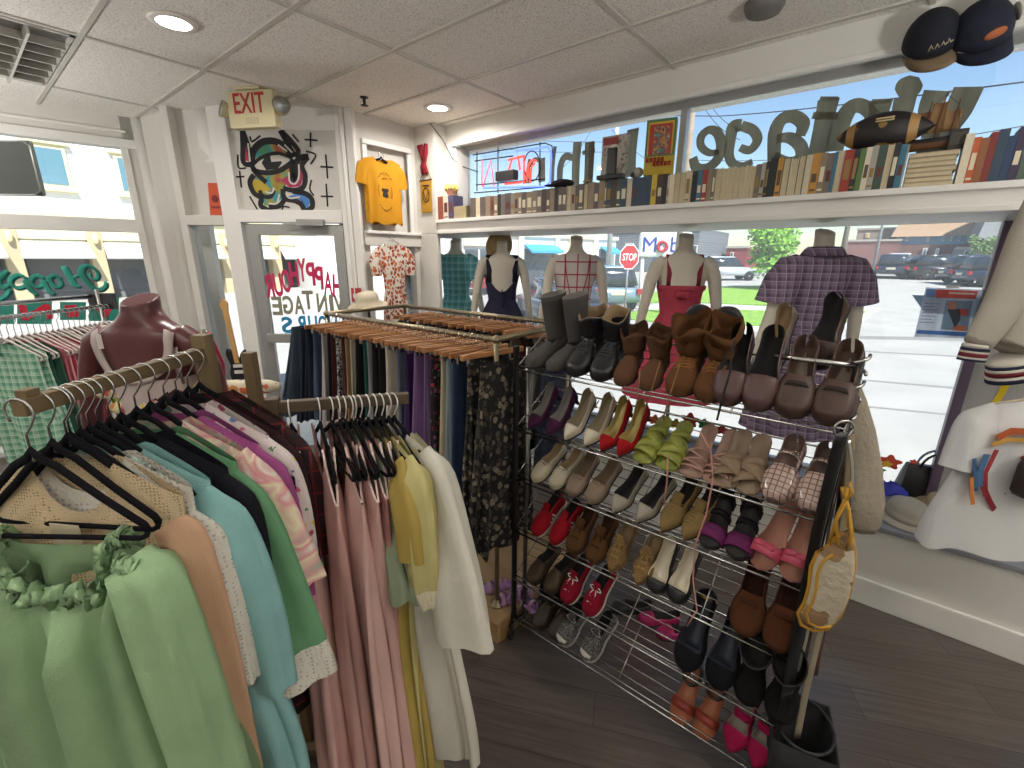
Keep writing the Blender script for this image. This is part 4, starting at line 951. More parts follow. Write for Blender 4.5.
# ------------------------------------------------------------------ shoe rack
RY, RROWS = 1.55, [1.515, 1.222, .962, .672, .385, .125]
RX0, RX1 = -1.225, -.005
SB, SZ = .235, .155                     # back bar: further back and higher
t = thing('shoe_rack', 'black and chrome six tier wire shoe rack on castors', 'shoe rack', (RX0, RY, 0))
BLK = mat('#1d1c1e', .35, .4); W = RX1-RX0
for nm, x, top in (('post', 0, 1.60), ('post', W, 1.72)):
    MB().tube([(x, .09, .06), (x, .09, top)], .0125, 10).build(nm, STEEL if x == 0 else BLK, t)
    MB().tube([(x, -.03, .08), (x, .30, .08)], .012, 10).build('foot_bar', BLK, t)
    for y in (-.02, .29):
        MB().lathe([(.001, .0), (.022, .003), (.026, .03), (.02, .05), (.008, .06), (.008, .08)], 12, M=Matrix.Translation((x, y, 0)), sx=.55).build('castor', mat('#16161a', .4), t)
# flat upright facing the room at both ends
MB().box(W-.006, W+.012, -.018, .018, .08, 1.50).build('upright', BLK, t, bevel=.003)
MB().box(-.010, .006, -.014, .014, .08, 1.62).build('upright', BLK, t, bevel=.003)
for r, z in enumerate(RROWS):
    mb = MB()
    for y, dz, rr in ((-.012, .0, .0045), (.004, .012, .003)): mb.tube([(0, y, z+dz), (W, y, z+dz)], rr, 8)
    mb.tube([(0, SB, z+SZ), (W, SB, z+SZ)], .0045, 8)
    for k in range(1, 6):
        y = SB*k/6; mb.tube([(0, y, z+SZ*k/6-.006), (W, y, z+SZ*k/6-.006)], .0021, 6)
    for k in range(5):
        x = W*(k+.0)/4; mb.tube([(x, -.012, z-.004), (x, SB, z+SZ-.010)], .003, 6)
    mb.build('wire_shelf', CHROME, t)
# scroll hooks on the right end
mb = MB()
for z in (1.50, 1.60, 1.68):
    mb.tube([(W+.02*cos(a*.5), .09+.03*sin(a*.5)-.015, z+.015*a*.3) for a in range(14)], .005, 6)
mb.tube([(W-.22, .09, 1.70), (W+.01, .09, 1.70)], .009, 8)
mb.build('end_scroll', CHROME, t)

# ------------------------------------------------------------------ shoes: toe at y=0, heel at y=L, sole on z=0
def half_w(s, W, toe='round'):
    base = pw(s, [(0, .36), (.25, .335), (.45, .36), (.70, .5), (.80, .5), (1, .5)])*W
    if s < .14: base *= max(.02, 1-((.14-s)/.14)**2)**.5
    if s > .74:
        q = (s-.74)/.26
        base *= {'round': max(0, 1-q**2.2)**.5, 'point': max(0, 1-q**1.25)**.85, 'square': max(0, 1-q**5)**.5}[toe]
    return max(base, .0025)
def heel_z(s, H): return H*(.5+.5*cos(pi*min(1, s/.62))) if s < .62 else 0
def shell(mb, L, W, H=0, hc=.06, hv=.05, ht=.028, vamp=.45, toe='round', ts=.004, m_out=0, m_in=1, n=30, wall=.025):
    rings = []; mats = []; prev = None
    st = [i/n for i in range(n+1)]; st = sorted(set(st+[vamp, vamp+.012, .01, .03, .985, .995]))
    for i, s in enumerate(st):
        w = half_w(s, W, toe); z0 = heel_z(s, H)+ts; y = L*(1-s); op = s <= vamp
        h = pw(s, [(0, hc), (vamp*.55, wall if hc < .075 else hc*.8), (vamp, hv*.92), (vamp+.02, hv), (1, ht)]) if op or True else 0
        if s > .93: h *= max(.25, 1-((s-.93)/.07)**2*.75)
        if op: prof = [(-1, 0), (-1.05, .3), (-1.0, .65), (-.90, 1), (-.84, .97), (-.84, .3), (-.45, .1), (0, .08)]
        else: prof = [(-1, 0), (-1.05, .3), (-1.0, .58), (-.86, .80), (-.68, .93), (-.46, .99), (-.22, 1.02), (0, 1.03)]
        pts = [(x*w, y, z0+zz*h) for x, zz in prof]; pts += [(-x, yy, zz) for x, yy, zz in pts[-2::-1]]
        rings.append(pts)
        if i: mats += [(m_in if (st[i-1] <= vamp and 3 <= j <= 10) else m_out) for j in range(14)]
    mb.loft(rings, False, mat=mats)
    mb.add(rings[0], [tuple(range(15))], m_out); mb.add(rings[-1], [tuple(range(15))], m_out)
def sole_mb(L, W, H=0, th=.006, toe='round', ov=1.04, n=26, top=None):
    mb = MB(); rings = []
    for i in range(n+1):
        s = i/n; w = half_w(s, W, toe)*ov; z = heel_z(s, H); y = L*(1-s)
        z1 = z+th; zb = z if not top else 0
        rings.append([(-w, y, zb), (w, y, zb), (w*1.0, y, z1), (-w, y, z1)])
    return mb.loft(rings, True)
def lace_mb(L, W, H, hv, ht, s0, s1, n, r=.0022, vamp=.45, wid=.32, bow=False):
    mb = MB()
    def hh(s): return heel_z(s, H)+lerp(hv, ht, ease((s-vamp)/(1-vamp)))+.008
    for k in range(n):
        s = lerp(s0, s1, k/max(1, n-1)); y = L*(1-s); z = hh(s)
        mb.tube([(-wid*W, y, z-.009), (-wid*W*.4, y-.003, z), (wid*W*.4, y-.008, z), (wid*W, y-.011, z-.009)], r, 6)
        mb.tube([(wid*W, y, z-.009), (wid*W*.4, y-.003, z+.001), (-wid*W*.4, y-.008, z+.001), (-wid*W, y-.011, z-.009)], r, 6)
    if bow:
        y = L*(1-s0)+.006; z = hh(s0)+.004
        for sx in (-1, 1):
            mb.tube([(0, y, z), (sx*.018, y+.006, z+.008), (sx*.032, y-.002, z+.003), (sx*.018, y-.010, z+.002), (0, y, z)], r, 6)
            mb.tube([(0, y, z), (sx*.012, y-.022, z-.001), (sx*.016, y-.042, z-.007)], r, 6)
    return mb
def band(mb, s, L, W, H, h, bw, th=.0025, mt=0, slant=0, ws=1.0, toe='round', n=14):
    """strap arched across the foot at station s"""
    w = half_w(s, W, toe)*ws; z0 = heel_z(s, H); rings = []
    for k in range(n+1):
        a = pi*k/n; x = -w*cos(a)*1.02; z = z0+h*sin(a)**.7+.002; y = L*(1-s)+slant*cos(a)
        nx, nz = -cos(a)*th, sin(a)*th
        rings.append([(x, y-bw/2, z), (x, y+bw/2, z), (x+nx, y+bw/2, z+nz), (x+nx, y-bw/2, z+nz)])
    return mb.loft(rings, True, (True, True), mt)
def bow_mb(y, z, r=.02, th=.004):
    mb = MB()
    for s in (-1, 1):
        mb.loft([[(s*x, y+yy*q, z+zz) for yy, zz in ((-1, -th), (1, -th), (1, th), (-1, th))] for x, q in ((.001, r*.25), (r*.6, r*.5), (r*1.3, r*.55), (r*1.5, r*.3))], True)
    mb.ball((0, y, z), (r*.3, r*.3, th*1.4), 8, 6); return mb
def heel_block(L, W, H, size=.5, thin=.3, s0=.015, s1=.18):
    mb = MB(); rings = []
    for f, q in ((1, 1), (.6, lerp(thin, 1, .35)), (0, thin)):
        zt = heel_z((s0+s1)/2, H); c = L*(1-(s0+s1)/2)+.006*(1-f); hw = W*.33*q; hl = L*(s1-s0)/2*q
        rings.append([(hw*cos(2*pi*k/14), c+hl*sin(2*pi*k/14), zt*f+.001) for k in range(14)])
    return mb.loft(rings, True)
def shaft(mb, L, W, H, z0, z1, r0, r1, s=.20, lean=0, mo=0, mi=1, nv=8, ry=1.35, wave=0, seed=0, fold=.0):
    rings = []; mats = []; nu = 22; rg = random.Random(seed); ph = rg.uniform(0, 6)
    for i in range(nv+1):
        v = i/nv; r = pw(v, [(0, r0), (.3, lerp(r0, r1, .45)), (1, r1)]); z = lerp(z0, z1, v)
        rings.append([(r*cos(2*pi*j/nu)*(1+wave*sin(v*9+ph+j*.6)), L*(1-s)+lean*v+r*ry*sin(2*pi*j/nu)*(1+wave*sin(v*11+j)), z+fold*v*sin(3*2*pi*j/nu+ph)) for j in range(nu)])
        if i: mats += [mo]*nu
    for q, dz in ((.93, 0), (.88, -.03), (.8, -.08)):
        rings.append([(x*q, L*(1-s)+lean+(y-L*(1-s)-lean)*q, z+dz) for x, y, z in rings[nv]]); mats += [mi]*nu
    mb.loft(rings, True, (False, True), mats)
SHG = {}
def leather(c, r=.45, **k): return mat(c, r, bump=.15, bscale=180, var=.06, spec=.4, **k)
def suede(c, **k): return mat(c, .95, bump=.3, bscale=300, var=.10, spec=.15, **k)
BLIN = mat('#1c191a', .8); TANLIN = mat('#8d7757', .7); CREAML = mat('#c9bd9d', .6); GREYL = mat('#6e6a66', .7)
def shoe(kind, t, o):
    L, W, H = o.get('L', .25), o.get('W', .083), o.get('H', 0)
    up, lin_, so = o['up'], o.get('lin', TANLIN), o.get('sole', BLIN)
    toe = o.get('toe', 'round'); th = o.get('th', .008)
    hv, ht, hc, vamp = o.get('hv', .048), o.get('ht', .03), o.get('hc', .055), o.get('vamp', .62)
    if kind in ('pump', 'flat', 'loafer', 'sneaker', 'oxford', 'boot', 'moc'):
        mb = MB(); shell(mb, L, W, H, hc, hv, ht, vamp, toe, th*.8, wall=o.get('wall', .032))
        if kind == 'boot':
            z = heel_z(.2, H)+hc*.75
            shaft(mb, L, W, H, z, H+o['sh'], W*.40, o.get('r1', W*.47), s=o.get('ss', .24), lean=o.get('lean', .01), wave=o.get('wave', .02), seed=o.get('seed', 0), fold=o.get('fold', 0), ry=o.get('ry', 1.3))
        mb.build('upper', [up, lin_], t)
        sole_mb(L, W, H, th, toe, o.get('ov', 1.04)).build('sole', so, t)
        if H > .02: heel_block(L, W, H, thin=o.get('thin', .35)).build('heel', o.get('heelm', up), t)
    if kind == 'sneaker' or o.get('lace'):
        lace_mb(L, W, H, hv, ht, vamp-.02, vamp+.20, o.get('nl', 5), r=o.get('lr', .0024), vamp=vamp, bow=o.get('bow', True)).build('laces', o.get('lacem', mat('#d8d4cc', .8)), t)
        mb = MB(); y = L*(1-vamp)
        mb.loft([[(x*W*.26, y-.015+f*.05, hv+heel_z(vamp, H)+f*.028+.004*(1-x*x)) for x in (-1, -.5, 0, .5, 1)] for f in (0, .4, .8, 1)], False)
        mb.build('tongue', o.get('tong', up), t, solid=.003)
    if o.get('toecap'):
        mb = MB(); n = 8; rings = []
        for i in range(n+1):
            s = lerp(.86, 1, i/n); w = half_w(s, W, toe)*1.03; h = (lerp(hv, ht, (s-vamp)/(1-vamp))+.003)*(max(.2, 1-((s-.9)/.1)**2*.8) if s > .9 else 1)
            rings.append([(-w*cos(pi*k/10), L*(1-s)-.001, th*.8+h*sin(pi*k/10)**.6) for k in range(11)])
        mb.loft(rings, False); mb.build('toe_cap', o['toecap'], t)
    if o.get('stripes'):
        mb = MB()
        for s in (.42, .5, .58):
            for sx in (-1, 1):
                w = half_w(s, W)*1.07
                mb.loft([[(sx*w*(1.0-.1*f), L*(1-s)-.006+dy-.012*f, th+.006+.030*f) for dy in (0, .010)] for f in (0, .5, 1)], False)
        mb.build('side_stripes', o['stripes'], t, solid=.0015)
    if kind in ('slide', 'sandal', 'thong'):
        bed = MB(); n = 26; rings = []
        for i in range(n+1):
            s = i/n; w = half_w(s, W, toe); z = heel_z(s, H)+o.get('plat', 0); y = L*(1-s)
            rings.append([(-w, y, z), (w, y, z), (w, y, z+th), (-w, y, z+th)])
        bed.loft(rings, True); bed.build('footbed', o.get('bed', lin_), t)
        if o.get('plat'): sole_mb(L, W*1.02, H, o['plat'], toe).build('sole', so, t)
        else: sole_mb(L, W, H, .002, toe, 1.02).build('sole', so, t)
        if H > .02: heel_block(L, W, H, thin=o.get('thin', .5)).build('heel', so, t)
        for b in o.get('bands', []):
            mb = MB(); band(mb, b[0], L, W, H, b[1], b[2], slant=b[3] if len(b) > 3 else 0, toe=toe, th=o.get('bth', .003)); mb.build('strap', b[4] if len(b) > 4 else up, t)
    if o.get('bowk'):
        s, z = o['bowk']; bow_mb(L*(1-s), z+heel_z(s, H), o.get('bowr', .02)).build('bow', o.get('bowm', up), t)
    if o.get('buckle'):
        s, z = o['buckle']; mb = MB(); band(mb, s, L, W, H, z, .012); mb.build('strap', up, t)
        MB().tube([(.02+.009*cos(a*pi/4), L*(1-s)+.009*sin(a*pi/4), z+heel_z(s, H)+.004) for a in range(8)], .0018, 6, closed=True).build('buckle', CHROME, t)
    if o.get('strap'):
        for s, z, bw, mm in o['strap']:
            mb = MB(); band(mb, s, L, W, H, z, bw, toe=toe); mb.build('strap', mm or up, t)
    if o.get('ankle'):                    # ankle strap loop
        z, mm, bw = o['ankle']; mb = MB(); c = L*.84
        mb.tube([(W*.40*cos(2*pi*k/20), c+W*.52*sin(2*pi*k/20), z+heel_z(.15, H)) for k in range(20)], bw, 8, closed=True, flat=.25, up=(0, 0, 1)); mb.build('ankle_strap', mm, t)
    if o.get('logo'):
        MB().box(-.012, .012, L*.40-.005, L*.40+.005, hv+.004, hv+.008).build('ornament', mat('#b89a4a', .3, 1), t, bevel=.002)
    if o.get('insole'):
        MB().loft([[(-half_w(s, W)*.75, L*(1-s), heel_z(s, H)+th+.004), (half_w(s, W)*.75, L*(1-s), heel_z(s, H)+th+.004)] for s in [.03, .08]+[k/10*vamp for k in range(2, 11)]], False).build('insole', o['insole'], t, solid=.001)
    if o.get('loose'):                    # long dangling laces
        for path in o['loose']: pass
SIDE = ('left', 'right')
def W_(s): return s.replace(' at the left end of the ', ', left end of ').replace(' at the right end of the ', ', right end of ').replace(' on the ', ' on ').replace('brown leather slip on shoes with elastic','brown slip on shoes with elastic')
def pair(row, px, kind, cat, words, o, dx=None, tilt=33, y=0, dz=0, yaw=(4, -4), name=None, group=None, flip=False, scale=1.0, roll=0):
    """px: toe pixel columns of the two shoes on the front bar of a row"""
    zr = RROWS[row]+dz if row is not None else dz
    for k, p in enumerate(px):
        x = at(p, 384+ (RROWS[row] if row is not None else 0)*0, 1, RY).x if row is None else None
        if x is None:
            # solve the column on the bar: intersect the ray family with y = RY, z = zr
            lo, hi = -1.4, .3
            for _ in range(40):
                md = (lo+hi)/2; q = V((md, RY, RROWS[row]))-CP; sx = 512+FPX*q.dot(CR)/q.dot(CF)
                if sx < p: lo = md
                else: hi = md
            x = (lo+hi)/2
        sd = SIDE[k] if len(px) == 2 else ''
        t = thing(name or cat.replace(' ', '_'), (sd+' of the '+W_(words)) if sd else W_(words), cat, (x, RY-.004+y, zr+.012), 0, group or 'shoes on the wire rack')
        t.rotation_euler = (math.radians(tilt if not flip else tilt), math.radians(roll), math.radians(yaw[k % 2]))
        t.scale = (scale,)*3
        oo = dict(o); oo['seed'] = k
        shoe(kind, t, oo)
MUTE = None
gy = suede('#4b4847')
pair(0, (528, 549), 'boot', 'boot', 'grey suede ankle boots at the left end of the top shelf', dict(up=gy, lin=GREYL, L=.235, W=.085, sh=.235, hv=.062, ht=.034, hc=.08, toe='round', H=.03, heelm=BLIN, vamp=.42, r1=.046, lean=.02), tilt=14, scale=1.06, yaw=(-16, -16))
bl = leather('#1d1c1f', .35)
pair(0, (572, 597), 'boot', 'boot', 'black lace up ankle boots with open tongue on the top shelf', dict(up=bl, lin=TANLIN, L=.25, W=.095, sh=.165, hv=.065, ht=.035, hc=.085, lace=True, lacem=mat('#2c2b2d', .6), lr=.003, vamp=.46, r1=.05, fold=.01), tilt=24, scale=1.12, yaw=(-4, 0))
pair(0, (621, 645), 'boot', 'boot', 'brown suede ankle boots with folded collar on the top shelf', dict(up=suede('#5c4130'), lin=suede('#4a3528'), L=.23, W=.085, sh=.155, hv=.06, ht=.034, hc=.08, vamp=.42, r1=.052, wave=.05, fold=.012), tilt=20, yaw=(8, 4))
tanf = suede('#5f4028')
def loose_laces(label, pts_list, m, r=.0022):
    t = thing('boot_laces', label, 'laces', (0, 0, 0))
    for p in pts_list: MB().tube(p, r, 6).build('lace', m, t)
pair(0, (676, 704), 'boot', 'boot', 'tan suede slouch boots with fringed folded top on the top shelf', dict(up=tanf, lin=suede('#4f321c'), L=.25, W=.105, sh=.19, hv=.07, ht=.042, hc=.09, vamp=.42, r1=.066, wave=.10, fold=.02, lace=True, lacem=suede('#8a5f38'), lr=.003), tilt=26, yaw=(2, -2))
pair(0, (725, 754), 'oxford', 'shoe', 'burgundy and black oxford shoes with untied laces on the top shelf', dict(up=leather('#523a39', .4), lin=BLIN, L=.27, W=.098, hv=.06, ht=.038, hc=.075, vamp=.64, wall=.06, ov=1.03), tilt=46, scale=1.08, yaw=(3, 0))
pair(0, (789, 826), 'loafer', 'shoe', 'brown leather slip on shoes with elastic at the right end of the top shelf', dict(up=leather('#46332d', .45), lin=leather('#57433a', .6), L=.27, W=.108, hv=.062, ht=.042, hc=.078, vamp=.52, wall=.062, strap=[(.66, .066, .016, mat('#231a18', .9))], insole=mat('#8b8075', .7)), tilt=44, yaw=(2, -6))
# a second line of shoes behind, on the back bar of the top shelf
pair(0, (672, 700), 'flat', 'shoe', 'black round toed shoes with toes up behind the tan slouch boots', dict(up=leather('#1d1d20', .3), lin=BLIN, L=.25, W=.1, hv=.055, ht=.04, vamp=.45, th=.012), tilt=-62, y=.17, dz=.30, yaw=(2, -2))
pair(0, (752,), 'pump', 'shoe', 'taupe high heeled shoe standing heel up behind the burgundy oxfords', dict(up=leather('#6d5f54'), lin=TANLIN, L=.23, W=.08, H=.0, hc=.06), tilt=64, y=.20, dz=.10, yaw=(-14, 0))
pair(0, (800,), 'pump', 'shoe', 'brown leather pointed shoe standing heel up behind the brown slip ons', dict(up=leather('#3d2823'), lin=BLIN, L=.25, W=.09, H=.0, hc=.07), tilt=66, y=.20, dz=.12, yaw=(-16, 0))
# row 2
pair(1, (530, 548), 'pump', 'pump', 'purple suede pointed pumps at the left end of the second shelf', dict(up=suede('#3d1c38'), lin=GREYL, L=.23, W=.078, H=.05, hv=.036, ht=.02, toe='point', vamp=.68, hc=.05), yaw=(-16, -16))
pair(1, (566, 586), 'pump', 'pump', 'cream leather pumps with beige lining on the second shelf', dict(up=leather('#b5ab97', .35), lin=mat('#7f7258', .6), L=.235, W=.08, H=.05, hv=.036, ht=.022, toe='point', vamp=.70, hc=.052), yaw=(-13, -13))
pair(1, (602, 619), 'pump', 'pump', 'bright red suede pumps with gold insole on the second shelf', dict(up=suede('#94181c'), lin=mat('#a08c52', .4, .4), L=.23, W=.076, H=.055, hv=.036, ht=.024, toe='point', vamp=.72, hc=.055), yaw=(-14, -14))
lime = leather('#878c3c', .5)
pair(1, (640, 664), 'slide', 'mule', 'lime green mules with wrapped straps on the second shelf', dict(up=lime, bed=lime, sole=lime, L=.235, W=.088, H=.03, toe='square', th=.01, bands=[(.50, .046, .05, .012), (.64, .044, .05, -.012), (.76, .036, .045, .008), (.36, .04, .03, -.01)], bth=.006), tilt=30, yaw=(-8, -4))
pks = leather('#b08a7d', .5)
pair(1, (688, 712), 'sandal', 'sandal', 'pale pink strappy sandals with long ankle ties on the second shelf', dict(up=pks, bed=leather('#9c7c6d'), sole=mat('#c29787', .6), L=.245, W=.084, H=.02, toe='square', th=.008, bands=[(.80, .034, .007, .01), (.74, .04, .006, -.014), (.66, .045, .006, .016), (.58, .05, .006, -.018), (.86, .03, .006)]), tilt=33, yaw=(-4, -2))
bgs = leather('#85705a', .6)
pair(1, (722, 745), 'slide', 'sandal', 'tan crossed strap slides beside the pink tied sandals', dict(up=bgs, bed=leather('#8f7b66'), sole=mat('#8a6a48', .6), L=.25, W=.09, H=.02, th=.010, bands=[(.66, .05, .055, .02), (.76, .042, .05, -.02), (.56, .052, .03, -.01)], bth=.004), tilt=34, yaw=(-4, 0))
JEL = mat('#b79d93', .18, spec=.8, pat=('grid', '#6b544e', 55, (0, 1), .2))
pair(1, (772, 808), 'flat', 'sandal', 'pink clear woven jelly shoes with buckle at the right end of the second shelf', dict(up=JEL, lin=mat('#7f6a62', .3), sole=mat('#94786e', .25), L=.255, W=.10, hv=.055, ht=.042, vamp=.52, hc=.05, buckle=(.36, .07), wall=.04), tilt=36, yaw=(-6, -4))
# row 3
wl = leather('#aaa18c', .45)
pair(2, (535, 553), 'moc', 'loafer', 'off white loafers with side buckle at the left end of the third shelf', dict(up=wl, lin=TANLIN, L=.235, W=.08, hv=.048, ht=.034, vamp=.55, hc=.05, buckle=(.60, .055)), yaw=(-14, -14))
pair(2, (571, 590), 'moc', 'moccasin', 'taupe moccasins with stitched tie bow on the third shelf', dict(up=leather('#7d6c5c', .5), lin=leather('#6b5a46'), L=.24, W=.086, hv=.045, ht=.032, vamp=.60, hc=.05, bowk=(.66, .05), bowr=.016), yaw=(-4, -10))
pair(2, (614, 638), 'flat', 'flat', 'silvery beige pointed flats with black lining on the third shelf', dict(up=leather('#857e70', .35), lin=BLIN, L=.245, W=.082, hv=.036, ht=.022, toe='point', vamp=.70, hc=.05, insole=mat('#1a1919', .6)), yaw=(-12, -18))
pair(2, (662, 684), 'oxford', 'shoe', 'tan suede pointed lace up shoes on the third shelf', dict(up=suede('#7c6640'), lin=BLIN, L=.26, W=.084, H=.02, heelm=suede('#5f4d30'), hv=.05, ht=.026, toe='point', vamp=.55, hc=.06, lace=True, lacem=suede('#86704a'), bow=False), yaw=(-18, -18))
pur = suede('#672a56')
pair(2, (706, 734), 'sandal', 'sandal', 'purple and black platform sandals with ankle straps on the third shelf', dict(up=suede('#6a2456'), bed=mat('#201a20', .7), sole=mat('#191719', .5), L=.23, W=.086, H=.05, plat=.022, thin=.75, bands=[(.76, .05, .055, 0, pur), (.42, .05, .02, 0, suede('#1b191b')), (.2, .085, .03, 0, suede('#1b191b'))], bth=.006, ankle=(.09, suede('#1b191b'), .009)), tilt=30, yaw=(-6, -4))
hp = leather('#b74a62', .4)
pair(2, (757, 789), 'slide', 'sandal', 'hot pink slides with knotted bow at the right end of the third shelf', dict(up=hp, bed=leather('#9b6a58', .55), sole=mat('#b5526a', .5), L=.265, W=.088, H=.01, th=.008, bands=[(.76, .042, .04, .0)], bowk=(.72, .045), bowr=.02), tilt=44, scale=1.08, yaw=(-16, -6))
# row 4
rs = suede('#8c1420')
pair(3, (536, 554), 'sneaker', 'sneaker', 'red sneakers with white side stripes at the left end of the fourth shelf', dict(up=rs, lin=BLIN, sole=mat('#b3aaa0', .6), th=.018, L=.24, W=.08, hv=.06, ht=.036, vamp=.50, hc=.065, stripes=mat('#d8d2ca', .6), lacem=mat('#8c1c26', .8), wall=.055, bow=False), tilt=36, yaw=(-14, -14))
pair(3, (572, 592), 'moc', 'moccasin', 'brown suede moccasins next to the red sneakers', dict(up=suede('#553a22'), lin=suede('#3f2b1b'), L=.24, W=.088, hv=.055, ht=.042, vamp=.5, hc=.058, lace=True, lacem=suede('#3c2817'), nl=2), tilt=40, yaw=(-4, -4))
STRAW = mat('#85683e', .9, pat=('weave', '#6a4f2b', 190), bump=.5)
pair(3, (611, 637), 'moc', 'espadrille', 'woven straw lace up shoes on the fourth shelf', dict(up=STRAW, lin=TANLIN, sole=mat('#7d6238', .9), L=.24, W=.084, hv=.052, ht=.030, toe='point', vamp=.52, hc=.055, lace=True, lacem=mat('#8d7348', .9), nl=3, lr=.003), tilt=38, yaw=(-2, -6))
pair(3, (654, 674), 'flat', 'flat', 'black flats with pale printed insoles on the fourth shelf', dict(up=leather('#141417', .3), lin=mat('#c9bfa8', .5), L=.24, W=.086, hv=.034, ht=.026, vamp=.76, hc=.045, insole=mat('#cfc6b2', .5)), tilt=48, yaw=(-4, -8))
pair(3, (742, 775), 'loafer', 'shoe', 'brown suede slip on shoes at the right end of the fourth shelf', dict(up=suede('#4c2d1c'), lin=suede('#38231a'), L=.27, W=.10, hv=.058, ht=.04, vamp=.48, hc=.075, wall=.06, strap=[(.6, .064, .018, suede('#42271a'))]), tilt=52, scale=1.1, yaw=(0, -3))
# row 5
pair(4, (531, 548), 'loafer', 'shoe', 'olive brown slip on shoes at the left end of the fifth shelf', dict(up=leather('#423322', .5), lin=BLIN, L=.24, W=.088, hv=.055, ht=.040, vamp=.5, hc=.06), tilt=36, yaw=(-14, -14))
cr = suede('#85182c')
pair(4, (566, 588), 'sneaker', 'sneaker', 'crimson canvas sneakers with white laces on the fifth shelf', dict(up=cr, lin=BLIN, sole=mat('#c9c2b6', .6), th=.014, L=.25, W=.088, hv=.055, ht=.036, vamp=.55, hc=.055, wall=.045, lr=.003, nl=3), tilt=42, yaw=(-10, -12))
pair(4, (684, 716), 'flat', 'flat', 'black suede flats with gold ornament hanging heel up on the fifth shelf', dict(up=suede('#15161b'), lin=mat('#1d222e', .7), sole=BLIN, L=.30, W=.096, hv=.05, ht=.036, vamp=.70, hc=.055, logo=False, buckle=None, insole=mat('#2a2e3a', .6), strap=[(.10, .06, .012, mat('#a58a46', .3, .9))]), tilt=56, scale=1.12, yaw=(-6, -6))
pair(4, (745, 776), 'boot', 'boot', 'plain black ankle boots at the right end of the fifth shelf', dict(up=suede('#131314'), lin=BLIN, L=.26, W=.10, sh=.15, hv=.06, ht=.04, hc=.085, vamp=.42, r1=.055), tilt=52, yaw=(0, -2))
# row 6
pair(5, (536, 552), 'boot', 'boot', 'dark brown leather boots at the left end of the bottom shelf', dict(up=leather('#33241a', .45), lin=BLIN, L=.24, W=.085, sh=.16, hv=.06, ht=.04, hc=.08, vamp=.42, r1=.05), tilt=30, yaw=(-14, -10))
SNK = mat('#6e6c68', .6, pat=('snake', '#38363a', 190), bump=.3)
pair(5, (562, 586), 'sneaker', 'sneaker', 'grey snakeskin print sneakers with white toe caps on the bottom shelf', dict(up=SNK, lin=BLIN, sole=mat('#a8a59f', .5), th=.02, L=.25, W=.09, hv=.06, ht=.036, vamp=.52, hc=.06, toecap=mat('#d2cec4', .5), wall=.05, lacem=mat('#a9a6a0', .8)), tilt=38, yaw=(-16, -16))
og = leather('#a04a2e', .5)
pair(5, (677, 700), 'sandal', 'sandal', 'orange sandals with dark brown ankle cuffs on the bottom shelf', dict(up=og, bed=leather('#9b5a3c'), sole=mat('#8e4a30', .6), L=.25, W=.09, H=.01, th=.008, bands=[(.68, .046, .035, .0, leather('#7d2f22', .5))], ankle=(.05, leather('#33261f'), .03)), dz=-.03, tilt=44, yaw=(-6, -8))
fx = suede('#8a1440')
pair(5, (730, 754), 'flat', 'shoe', 'fuchsia suede cut out shoes at the right end of the bottom shelf', dict(up=fx, lin=mat('#847a70', .6), L=.25, W=.092, hv=.052, ht=.032, toe='point', vamp=.62, hc=.055, strap=[(.42, .06, .03, fx)]), tilt=48, yaw=(-10, -10))
# shoes on the floor behind the rack and on the pine platform
for (x, y, w_, c, lb) in ((-.62, 2.05, 0, '#a3225c', 'fuchsia pink flat lying on the floor behind the wire rack, right one'), (-.74, 2.08, 0, '#a3225c', 'fuchsia pink flat lying on the floor behind the wire rack, left one'), (-.90, 2.06, 1, '#2a2a2e', 'dark grey shoe on the floor behind the wire rack beside the fuchsia flats')):
    t = thing('flat_shoe', lb, 'shoe', (x, y, .001), -.9, 'shoes on the floor'); shoe('flat', t, dict(up=leather(c), lin=BLIN, L=.24, W=.085, hv=.045, ht=.03))
JP = mat('#c79ab8', .2, spec=.7); LIL = mat('#b583c4', .5)
for k, (px_, py_, yw) in enumerate(((482, 592, -.55), (495, 604, -.55), (513, 588, -1.9))):
    q = at(px_, py_, 2, .14); t = thing('jelly_sandal', 'pink jelly sandal with lilac sole on the pine platform, %s' % ('leftmost', 'right of the leftmost', 'farthest back')[k], 'sandal', (q.x, q.y, .142), yw, 'jelly sandals')
    shoe('sandal', t, dict(up=JP, bed=LIL, sole=LIL, L=.23, W=.08, th=.012, bands=[(.80, .035, .03), (.62, .045, .012, .02), (.62, .045, .012, -.02), (.40, .05, .012), (.12, .06, .02)]))
# long pink tie hanging from the strappy sandals
tie = thing('sandal_tie', 'long pink cord hanging down from the strappy pink sandals across the shelves', 'cord', (0, 0, 0))
pts = [atp(x, y, V((0, RY-.03, 0)), V((0, 1, 0))) for x, y in ((700, 432), (711, 450), (713, 480), (706, 515), (695, 545), (693, 580), (697, 610), (687, 626))]
MB().tube(pts, .003, 6).build('cord', mat('#b88278', .7), tie)
MB().tube([atp(x, y, V((0, RY-.028, 0)), V((0, 1, 0))) for x, y in ((668, 455), (667, 480), (664, 505))], .003, 6).build('cord', mat('#b88278', .7), tie)
bt = thing('boot_tie', 'thin tan laces hanging from the slouch boots over the top bar', 'laces', (0, 0, 0))
for pp in (((660, 362), (651, 392), (640, 425)), ((680, 364), (668, 400), (663, 420)), ((640, 372), (637, 400), (633, 426))):
    MB().tube([atp(x, y, V((0, RY-.03, 0)), V((0, 1, 0))) for x, y in pp], .0022, 6).build('lace', suede('#8a6a44'), bt)
bk = thing('shoe_laces', 'black untied laces hanging from the burgundy oxford shoes', 'laces', (0, 0, 0))
